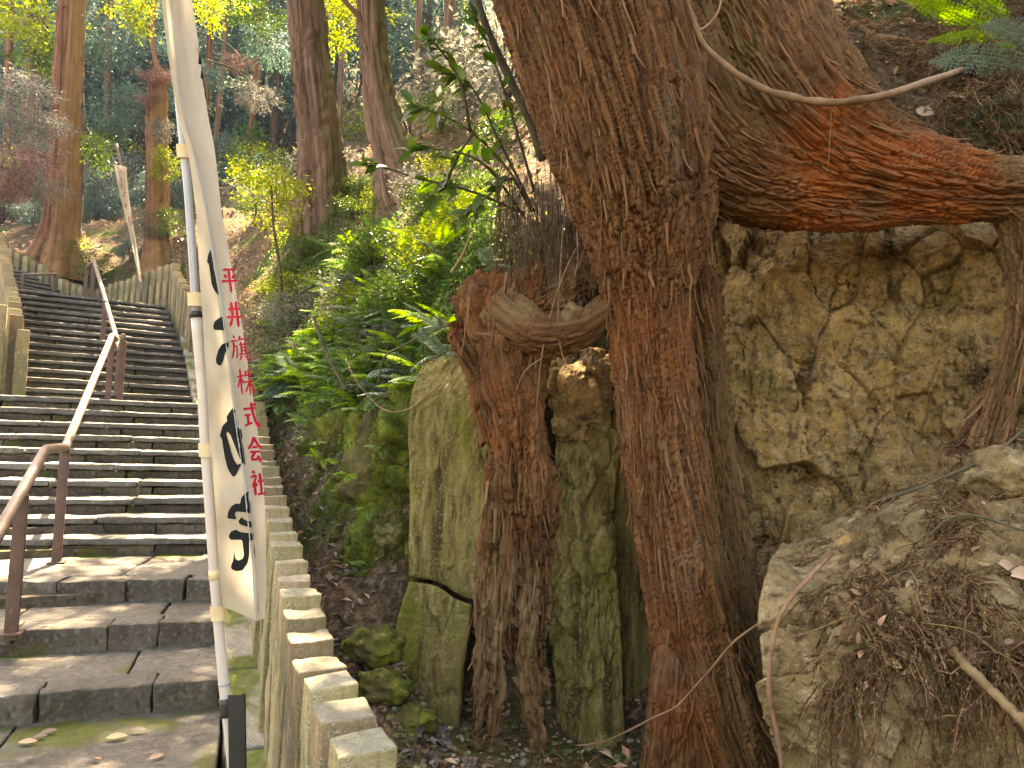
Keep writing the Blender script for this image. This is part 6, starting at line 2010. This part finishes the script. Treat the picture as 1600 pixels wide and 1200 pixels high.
# ------------------------------------------------------------------ dead cedar sprigs
def sprigs(n, points, normals, length, fuzz=True, rad=0.0012, hang=0.5, nst=9):
    """rope-like dead branchlets: a stem with side strands, draped over what lies below"""
    P_, R_ = [], []
    lb, ld, ll = [], [], []
    for i in range(n):
        p0, nn = points[i], normals[i]
        a = RNG.uniform(0, 2 * math.pi)
        fld = np.array([pn((p0 * 5 + 13.1 * k)[None])[0] for k in range(3)]) * 2.0 + RNG.normal(size=3) * 0.35 + np.array((-0.2, -0.5, -0.3))
        t1 = unit(fld - nn * np.dot(fld, nn) * 0.9)
        L_ = length * RNG.uniform(0.6, 1.5)
        down = np.array((0, 0, -1.0))
        for s in range(nst):
            dirn = unit(t1 + RNG.normal(size=3) * 0.35 + nn * RNG.uniform(-0.05, 0.22) + down * hang * RNG.uniform(0, 0.8))
            q = np.linspace(0, 1, 6)[:, None]
            st = p0 + t1 * L_ * 0.5 * (s / nst) + nn * RNG.uniform(0.0, 0.02)
            Ls = L_ * RNG.uniform(0.4, 0.9)
            pth = st + dirn * Ls * q + down * (0.25 + hang) * Ls * 0.6 * q ** 2 + np.cumsum(RNG.normal(size=(6, 3)) * 0.07 * Ls, 0) * q
            P_.append(pth); R_.append(rad * RNG.uniform(0.7, 1.8))
            if fuzz:
                for j in range(fuzz * 1):
                    u = RNG.uniform(0, 1)
                    k = min(int(u * 5), 4)
                    lb.append(pth[k] + (pth[k + 1] - pth[k]) * (u * 5 - k))
                    ld.append(unit(pth[k + 1] - pth[k]) + RNG.normal(size=3) * 0.38)
                    ll.append(RNG.uniform(0.010, 0.020))
    V, F = strands(np.array(P_), np.array(R_))
    b = MB(); b.add(V, F)
    if fuzz:
        ll = np.array(ll)
        b.add(*leaves(np.array(lb), np.array(ld), RNG.normal(size=(len(lb), 3)), ll, ll * 0.26, 0.0))
    return b

def surf(ob):
    n = len(ob.data.vertices)
    V = np.empty(n * 3, np.float32); ob.data.vertices.foreach_get('co', V)
    N = np.empty(n * 3, np.float32); ob.data.vertices.foreach_get('normal', N)
    return V.reshape(-1, 3).astype(float) + np.array(ob.location), N.reshape(-1, 3).astype(float)

def vis_px(V):
    q = V - np.array((0, 0, CAM_H)); z = q @ np.array(CF)
    return 800 + FPX * (q @ np.array(CR)) / z, 600 - FPX * (q @ np.array(CU)) / z

bv, bn = surf(boulder)
x, y = vis_px(bv)
m1 = (fbm(bv * 6 + 6, 2) > -0.05) & (x > 1290) & (x < 1680) & (y > 700) & (y < 960 + 0.16 * (x - 1300)) & (bn[:, 2] > -0.2) & (bn[:, 1] < 0.5)
idx = RNG.choice(np.where(m1)[0], 170)
sprigs(170, bv[idx] + bn[idx] * RNG.uniform(0, 0.03, (170, 1)), bn[idx], 0.19, 46, 0.0021, 0.35, 5).build('cedar_litter', M_litter)
o = bpy.data.objects['cedar_litter']; kind(tag(o, 'tangled heap of dead brown cedar sprigs lying on the boulder', 'dead sprigs'), 'stuff')
m2 = (fbm(bv * np.array((14, 14, 2.0)) + 1, 2) > 0.0) & (x > 1310) & (x < 1560) & (y > 960) & (y < 1060)
idx = RNG.choice(np.where(m2)[0], 40)
sprigs(40, bv[idx] + bn[idx] * 0.015, bn[idx], 0.17, 40, 0.0017, 1.6, 5).build('hanging_sprigs', M_litter)
o = bpy.data.objects['hanging_sprigs']; kind(tag(o, 'dead cedar sprigs hanging down over the front of the boulder', 'dead sprigs'), 'stuff')
# on the bank above the limb
pts, nr = [], []
for _ in range(420):
    h_ = hit(RNG.uniform(1230, 1640), RNG.uniform(-60, 235))
    if h_ is not None and h_[1] < 7:
        pts.append(h_); nr.append((0, -0.5, 0.85))
sprigs(len(pts), np.array(pts), np.array(nr, float), 0.26, 30, 0.0026, 0.30, 6).build('cedar_litter', M_litter)
o = [q for q in bpy.data.objects if q.name.startswith('cedar_litter')][-1]; kind(tag(o, 'mat of dead cedar sprigs on the bank above the limb', 'dead sprigs'), 'stuff')
# on the slope by the ferns
pts = []
for _ in range(300):
    h_ = hit(RNG.uniform(440, 800), RNG.uniform(300, 620))
    if h_ is not None and h_[1] < 9:
        pts.append(h_)
sprigs(len(pts), np.array(pts), np.tile(np.array((-0.3, -0.5, 0.8)), (len(pts), 1)), 0.15, 0, 0.0016, 0.5, 8).build('cedar_litter', M_litter)
o = [q for q in bpy.data.objects if q.name.startswith('cedar_litter')][-1]; kind(tag(o, 'dead sprigs and stalks strewn over the ferny bank', 'dead sprigs'), 'stuff')
# at the foot of the tree
pts = []
for _ in range(170):
    h_ = hit(RNG.uniform(680, 1200), RNG.uniform(1060, 1230), 1.8)
    if h_ is not None and h_[1] < 5:
        pts.append(h_)
sprigs(len(pts), np.array(pts), np.tile(np.array((0, -0.4, 0.9)), (len(pts), 1)), 0.10, 14, 0.0013, 0.2, 6).build('cedar_litter', M_litter)
o = [q for q in bpy.data.objects if q.name.startswith('cedar_litter')][-1]; kind(tag(o, 'dead sprigs on the ground at the foot of stump and trunk', 'dead sprigs'), 'stuff')

# ------------------------------------------------------------------ leaf litter
def litter(name, label, n, region, mat, size, dmax, lift=0.006, hole=None):
    pts = []
    while n > 0:
        n -= 1
        h_ = (RNG.uniform(region[0], region[1]), RNG.uniform(region[2], region[3]))
        if hole and not hole(*h_):
            continue
        pts.append(h_)
    pts = np.array(pts)
    z = ground_z(pts[:, 0], pts[:, 1])
    b_ = np.concatenate([pts, (z + lift)[:, None]], 1)
    nrm = unit(RNG.normal(size=b_.shape) * 0.45 + np.array((0, -0.2, 1.0)))
    d = RNG.normal(size=b_.shape); d -= nrm * (d * nrm).sum(1, keepdims=True)
    L = size * RNG.uniform(0.6, 1.4, len(b_))
    V, F = leaves(b_, d, nrm, L, L * 0.42, 0.25)
    return kind(tag(obj(name, mesh(name, V, F, False), mat), label, 'fallen leaves'), 'stuff')
def off_stairs(x, y):
    _, t, s = stair_z(np.array([x]), np.array([y]))
    return not (-0.10 < t[0] < 2.8 and s[0] < S_MID + S_END2 + 1.5)
litter('leaf_litter', 'brown fallen leaves covering the bank', 16000, (-6, 4.5, 2.2, 13), M_dryleaf, 0.058, 12, hole=off_stairs)
litter('leaf_litter', 'dry leaves among the sprigs on the bank above the limb', 2600, (0.8, 5.0, 3.4, 6.5), M_dryleaf, 0.075, 12, 0.02)
litter('leaf_litter', 'pale fallen leaves over the far slope', 16000, (-24, 8, 10, 36), M_paleleaf, 0.15, 12, hole=off_stairs)
def gully(x, y):
    f = 0.377 - 0.42 * y
    return f - 0.02 < x < f + 0.62 + 0.03 * y and 2.3 < y < 8
litter('leaf_litter', 'dark wet leaves filling the gully behind the stone fence', 16000, (-3.6, 0.4, 2.3, 8), M_darkleaf, 0.05, 12, 0.012, gully)
def gutter(x, y):
    _, t, s = stair_z(np.array([x]), np.array([y]))
    return -0.33 < t[0] < 0.0 and s[0] < 2.5
litter('leaf_litter', 'small leaves and grit in the gutter between stairs and fence', 14000, (-2.6, 0.2, 1.2, 5.8), M_darkleaf, 0.03, 12, 0.010, gutter)

# single fallen leaves
def fallen(px, py, d, L, az, mat, label, tilt=(0.0, 0.0), group=None):
    V, F = fine_leaves(np.zeros((1, 3)), np.array([[1.0, 0, 0]]), np.array([[0, 0, 1.0]]), np.array([L]), np.array([L * 0.5]), 0.10, 0.12)
    o_ = tag(obj('fallen_leaf', mesh('fallen_leaf', V, F), mat, loc=P(px, py, d)), label, 'leaf', group)
    o_.rotation_euler = (tilt[0], tilt[1], az)
    return o_
def on_plane(px, py, z):
    r = np.array(CF + CR * ((px - 800) / FPX) + CU * ((600 - py) / FPX))
    return (z - CAM_H) / r[2]
for (px, py, L, az, m_, lab) in ((28, 1160, 0.075, 0.2, M_paleleaf, 'brown leaf on the lowest pavement at the left'), (50, 1152, 0.06, 0.4, M_darkleaf, 'dark leaf touching the brown leaf on the lowest pavement'), (62, 1146, 0.07, 0.7, M_darkleaf, 'dark curled leaf behind the leaf pair on the pavement'), (165, 1153, 0.085, 0.35, M_paleleaf, 'orange-brown leaf in the middle of the lowest pavement'),
                             (203, 1141, 0.07, 0.1, M_darkleaf, 'dark leaf near the base of the first step'), (232, 1186, 0.065, 0.9, M_paleleaf, 'small orange leaf at the bottom of the pavement'), (158, 1186, 0.05, 2.9, M_dryleaf, 'small pale leaf below the orange-brown one'), (33, 1186, 0.05, 0.3, M_darkleaf, 'tiny dark leaf at the bottom left'), (225, 1177, 0.03, 0.3, M_darkleaf, 'tiny dark speck of leaf beside the small orange one')):
    fallen(px, py, on_plane(px, py, 0.012), L, az, m_, lab, (0.25, -0.12))
for (px, py, z, L, lab) in ((66, 1032, 0.142, 0.03, 'dark leaf on the first step at the left'), (176, 1022, 0.142, 0.04, 'pale leaf on the first step near the riser'), (184, 1052, 0.142, 0.035, 'dark leaf on the middle of the first step'), (75, 975, 0.272, 0.04, 'small leaf on the second step'), (208, 1040, 0.142, 0.03, 'small dark leaf above the cracked slab'), (30, 1044, 0.142, 0.03, 'leaf on the left of the first step')):
    fallen(px, py, on_plane(px, py, z), L, random.uniform(0, 6), M_darkleaf, lab, (0.2, -0.1))
for (px, py, d, L, az, tl, lab) in (
        (1472, 800, 2.03, 0.060, 1.0, (1.2, -0.2), 'small pale whitish leaf standing up on the sprig heap'), (1415, 920, 1.93, 0.055, 0.5, (0.9, -0.4), 'pale leaf on the front of the sprig heap'), (1375, 975, 1.88, 0.05, 0.6, (0.8, -0.3), 'cream leaf at the lower left of the sprig heap'),
        (1520, 840, 1.98, 0.06, 1.2, (1.3, 0.2), 'tan leaf standing below the white one'), (1440, 950, 1.86, 0.05, 0.2, (0.9, 0.1), 'brown leaf near the stick on the boulder'), (1540, 965, 1.80, 0.045, 1.3, (1.2, 0.0), 'pale upright leaf right of the heap'), (1560, 880, 1.90, 0.10, 0.3, (0.9, 0.3), 'long tan dry leaf at the right edge'), (1580, 900, 1.87, 0.09, 0.1, (0.8, -0.2), 'orange-tan dry leaf below the long one'),
        (1345, 985, 1.88, 0.055, 2.7, (0.9, 0.2), 'curled brown leaf at the left end of the heap'), (1510, 1035, 1.74, 0.11, 0.35, (0.7, -0.25), 'big dry leaf hanging off the boulder edge at the right'), (1505, 1095, 1.74, 0.05, -1.6, (1.3, 0.9), 'small orange leaf hanging under the stick')):
    near_ = np.argmin((vis_px(bv)[0] - px) ** 2 + (vis_px(bv)[1] - py) ** 2 + 40 * (bn[:, 1] > 0.3))
    d = float((bv[near_] - np.array((0, 0, CAM_H))) @ np.array(CF)) - 0.035
    fallen(px, py, d, L, az, M_paleleaf if 'pale' in lab or 'cream' in lab or 'tan' in lab else M_dryleaf, lab, tl)
for (px, py, d, L, az, tl, lab) in ((1432, 170, 2.82, 0.085, -1.2, (1.2, 0.6), 'tan leaf hanging just below the long twig'), (1462, 125, 2.84, 0.10, 0.4, (1.0, 0.2), 'broad reddish-tan leaf behind the long twig'), (1480, 150, 2.82, 0.075, -0.3, (0.9, 0.1), 'reddish leaf at the end of the long twig'), (1530, 190, 2.78, 0.095, 0.3, (0.9, 0.0), 'olive tan leaf under the blue-green fern'),
                                    (1262, 45, 3.2, 0.08, 1.0, (1.0, 0.0), 'tan leaf lying by the second stem'), (1285, 40, 3.2, 0.09, 0.6, (1.0, 0.2), 'pair leaf beside the tan one at the second stem'), (1405, 35, 3.0, 0.07, -1.0, (1.1, 0.3), 'pale leaf on the mat of sprigs, top'), (1575, 232, 2.76, 0.07, 0.3, (0.9, 0.2), 'curled tan leaf at the right edge above the root'), (735, 385, 3.9, 0.07, 0.2, (0.5, 0.0), 'pale leaf on the litter slope above the stump')):
    db = bank_d(px, py, 0.05)
    fallen(px, py, db, L * db / d, az, M_paleleaf, lab, tl)

# ------------------------------------------------------------------ twigs and sticks
def twig(label, rows, r0, r1, mat=M_twig, n=40, knots=True, name='twig', cat='twig'):
    c = catmull(PA(rows), n)
    R = np.linspace(r0, r1, n)
    if knots:
        R = R * (1 + 0.22 * (RNG.random(n) > 0.82)) * (1 + 0.06 * RNG.normal(size=n))
        c = c + RNG.normal(size=c.shape) * r0 * 0.10
    return tag(obj(name, mesh(name, *tube(c, R, 9)), mat), label, cat)
twig('long curved bare twig sagging across the limb at the upper right', [(1068, -30, 2.72), (1078, 20, 2.72), (1100, 70, 2.72), (1150, 115, 2.70), (1210, 145, 2.68), (1290, 160, 2.64), (1370, 152, 2.66), (1425, 136, 2.80), (1465, 122, 3.2), (1505, 108, bank_d(1505, 108, 0.02))], 0.0105, 0.0165)
twig('thin pale shoot curling up from the long twig', [(1092, 48, 2.72), (1105, 40, 2.72), (1120, 22, 2.72), (1128, -5, 2.73), (1132, -30, 2.74)], 0.005, 0.003)
twig('thin curved twig in front of the foot of the trunk', [(1192, 970, 2.55), (1150, 1000, 2.58), (1115, 1040, 2.62), (1080, 1080, 2.66), (1055, 1105, 2.68), (1020, 1122, 2.70), (985, 1140, 2.75), (940, 1160, 2.85), (900, 1165, 2.9)], 0.0042, 0.0032)
twig('short twig spur hanging from the thin curved twig', [(1156, 1000, 2.58), (1156, 1035, 2.58)], 0.0016, 0.0012, knots=False)
twig('pale stick with green moss poking out of the sprigs at the lower right', [(1465, 985, 1.86), (1500, 1030, 1.78), (1545, 1075, 1.72), (1600, 1128, 1.66), (1640, 1165, 1.62)], 0.0105, 0.0125)
twig('dark twig arched across the sprig heap', [(1450, 840, 2.02), (1480, 812, 2.0), (1520, 805, 1.98), (1570, 820, 1.96), (1620, 835, 1.95)], 0.004, 0.003, M_darktwig)
twig('crooked twig along the crest of the boulder', [(1400, 775, 2.4), (1440, 760, 2.38), (1500, 735, 2.36), (1545, 715, 2.36), (1600, 672, 2.36)], 0.006, 0.004, M_darktwig)
twig('pale root strand running down the left edge of the boulder', [(1300, 865, 2.32), (1262, 905, 2.14), (1225, 950, 2.06), (1206, 1010, 2.03), (1202, 1080, 2.02), (1215, 1150, 2.0), (1228, 1230, 1.98)], 0.0065, 0.006, M_twig)
twig('reddish bent twig in the cleft of the boulder', [(1292, 932, 2.1), (1290, 950, 2.08), (1308, 975, 2.04), (1325, 988, 2.02)], 0.004, 0.003)
twig('dark thin stick standing in the gully soil', [(640, 1200, 2.7), (650, 1150, 2.75), (658, 1095, 2.8)], 0.004, 0.003, M_darktwig)
twig('pale curved branch lying behind the limb at the upper right', [(q[0], q[1], bank_d(q[0], max(q[1], 2), 0.03)) for q in ((1255, -15), (1290, 15), (1330, 35), (1365, 55), (1410, 62), (1460, 68))], 0.030, 0.011, M_twig)
twig('bare dead branch sticking out of the ferns on the bank', [(720, 500, 3.7), (670, 520, 3.75), (620, 545, 3.8), (600, 560, 3.8), (590, 600, 3.85)], 0.007, 0.004, M_darktwig)
twig('dark stem leaning among the ferns left of the stump', [(490, 495, 4.6), (505, 540, 4.5), (520, 570, 4.45), (540, 610, 4.4)], 0.010, 0.012, M_darktwig)
twig('thin bent stalk above the mossy outcrop', [(690, 600, 3.5), (640, 638, 3.5), (600, 640, 3.55), (560, 600, 3.6), (540, 560, 3.7)], 0.0035, 0.0025, M_twig)
twig('grey forked stick on the litter slope above the stump', [(735, 370, 3.9), (722, 400, 3.88), (705, 425, 3.85)], 0.008, 0.006, M_twig)
for k, (rows, lab) in enumerate((([(1420, 175, 2.80), (1395, 200, 2.78), (1380, 240, 2.76)], 'fine rootlet hanging over the red limb, left'), ([(1300, 150, 2.66), (1298, 190, 2.68), (1294, 262, 2.72)], 'hair-thin rootlet hanging straight down from the long twig'), ([(1480, 165, bank_d(1480, 165, 0.03)), (1476, 200, bank_d(1476, 200, 0.04)), (1500, 208, bank_d(1500, 208, 0.04))], 'pale hooked twig beside the blue-green fern'))):
    twig(lab, rows, 0.0025, 0.0016, M_twig, 16, False)

# loose twigs and leaves strewn over the boulder
m3 = np.where((x > 1300) & (x < 1660) & (y > 700) & (y < 1080) & (bn[:, 1] < 0.4))[0]
idx = RNG.choice(m3, 90)
pt = []
for i in idx:
    dr = unit(np.cross(bn[i], RNG.normal(size=3)))
    L_ = RNG.uniform(0.08, 0.26)
    q = np.linspace(-0.5, 0.5, 7)[:, None]
    pt.append(bv[i] + bn[i] * (0.02 + 0.03 * RNG.random()) + dr * L_ * q + np.cumsum(RNG.normal(size=(7, 3)) * 0.012, 0) + np.array((0, 0, -0.25)) * L_ * (q * 2) ** 2 * 0.4)
V, F = strands(np.array(pt), RNG.uniform(0.0012, 0.0032, 90), 5)
kind(tag(obj('loose_twigs', mesh('loose_twigs', V, F), M_twig), 'thin bare twigs strewn over the near boulder', 'twigs'), 'stuff')
idx = RNG.choice(m3, 70)
L = RNG.uniform(0.02, 0.05, 70)
V, F = fine_leaves(bv[idx] + bn[idx] * 0.03, RNG.normal(size=(70, 3)), bn[idx] + RNG.normal(size=(70, 3)) * 0.5, L, L * 0.42)
kind(tag(obj('leaf_litter', mesh('leaf_litter', V, F), M_dryleaf), 'small dry leaves caught among the sprigs on the boulder', 'fallen leaves'), 'stuff')
# low green leaves over the bank
pts = []
for _ in range(900):
    px, py = RNG.uniform(415, 770), RNG.uniform(290, 660)
    h_ = hit(px, py)
    if h_ is None or h_[1] > 11 or h_[1] < 3.4 or (px > 690 and py > 470):
        continue
    pts.append(h_)
pts = np.array(pts)
k_ = RNG.integers(0, len(pts), 22000)
off = RNG.normal(size=(22000, 3)) * np.array((0.11, 0.11, 0.0))
b_ = pts[k_] + off
b_[:, 2] = ground_z(b_[:, 0], b_[:, 1], False) + RNG.uniform(0.0, 0.15, 22000)
L = RNG.uniform(0.022, 0.055, 22000)
V, F = leaves(b_, RNG.normal(size=b_.shape) + np.array((-0.2, -0.5, 0.0)), RNG.normal(size=b_.shape) * 0.5 + np.array((0, -0.3, 1.0)), L, L * 0.5)
kind(tag(obj('ground_cover', mesh('ground_cover', V, F, False), M_cover), 'low leafy ground cover between the ferns of the bank', 'ground cover'), 'stuff')
# moss and small fern tufts on the outcrop
ov, on_ = surf(bpy.data.objects['mossy_outcrop'])
x, y = vis_px(ov)
mk = np.where((on_[:, 1] < 0.4) & (fbm(ov * 4 + 2, 2) > 0.12))[0]
idx = RNG.choice(mk, 9000)
L = RNG.uniform(0.008, 0.022, len(idx))
V, F = leaves(ov[idx], on_[idx] + RNG.normal(size=(len(idx), 3)) * 0.7 + np.array((0, 0, -0.5)), RNG.normal(size=(len(idx), 3)), L, L * 0.35, 0.1)
kind(tag(obj('moss', mesh('moss', V, F, False), M_moss), 'moss and tiny leaves growing over the dark outcrop', 'moss'), 'stuff')
# pebbles and stone chips in the gully
b = MB()
for _ in range(420):
    h_ = hit(RNG.uniform(600, 1220), RNG.uniform(1080, 1230), 1.8)
    if h_ is None or h_[1] > 4.5:
        continue
    D = rand_dirs(12)
    V, F = stone_box(1, 1, 1, 0.5, 0.2, 0.08, RNG.uniform(0, 50), 2)
    s = RNG.uniform(0.006, 0.022)
    a = RNG.uniform(0, 6.28)
    R_ = np.array(((math.cos(a), math.sin(a), 0), (-math.sin(a), math.cos(a), 0), (0, 0, 1)))
    b.add((V * np.array((s * 1.4, s, s * 0.7))) @ R_ + h_, F)
kind(tag(b.build('stone_chips', M_granite), 'pale stone chips scattered on the ground at the foot of the tree', 'gravel'), 'stuff')
# ------------------------------------------------------------------ haze between the far trees
HAZE = 0.0005
if HAZE:
    V, F = box_geo(150, 150, 90)
    hz = kind(obj('haze', mesh('haze', V, F, False), None, loc=(0, 20, -8)), 'stuff')
    tag(hz, 'thin bluish haze hanging between the far trees', 'haze')
    Mh = bpy.data.materials.new('forest_haze')
    Mh.use_nodes = True
    nt = Mh.node_tree
    nt.nodes.remove(nt.nodes['Principled BSDF'])
    pv = nt.nodes.new('ShaderNodeVolumePrincipled')
    pv.inputs['Color'].default_value = (0.30, 0.52, 1.0, 1)
    pv.inputs['Density'].default_value = HAZE
    pv.inputs['Anisotropy'].default_value = 0.0
    nt.links.new(pv.outputs[0], nt.nodes['Material Output'].inputs['Volume'])
    hz.data.materials.append(Mh)
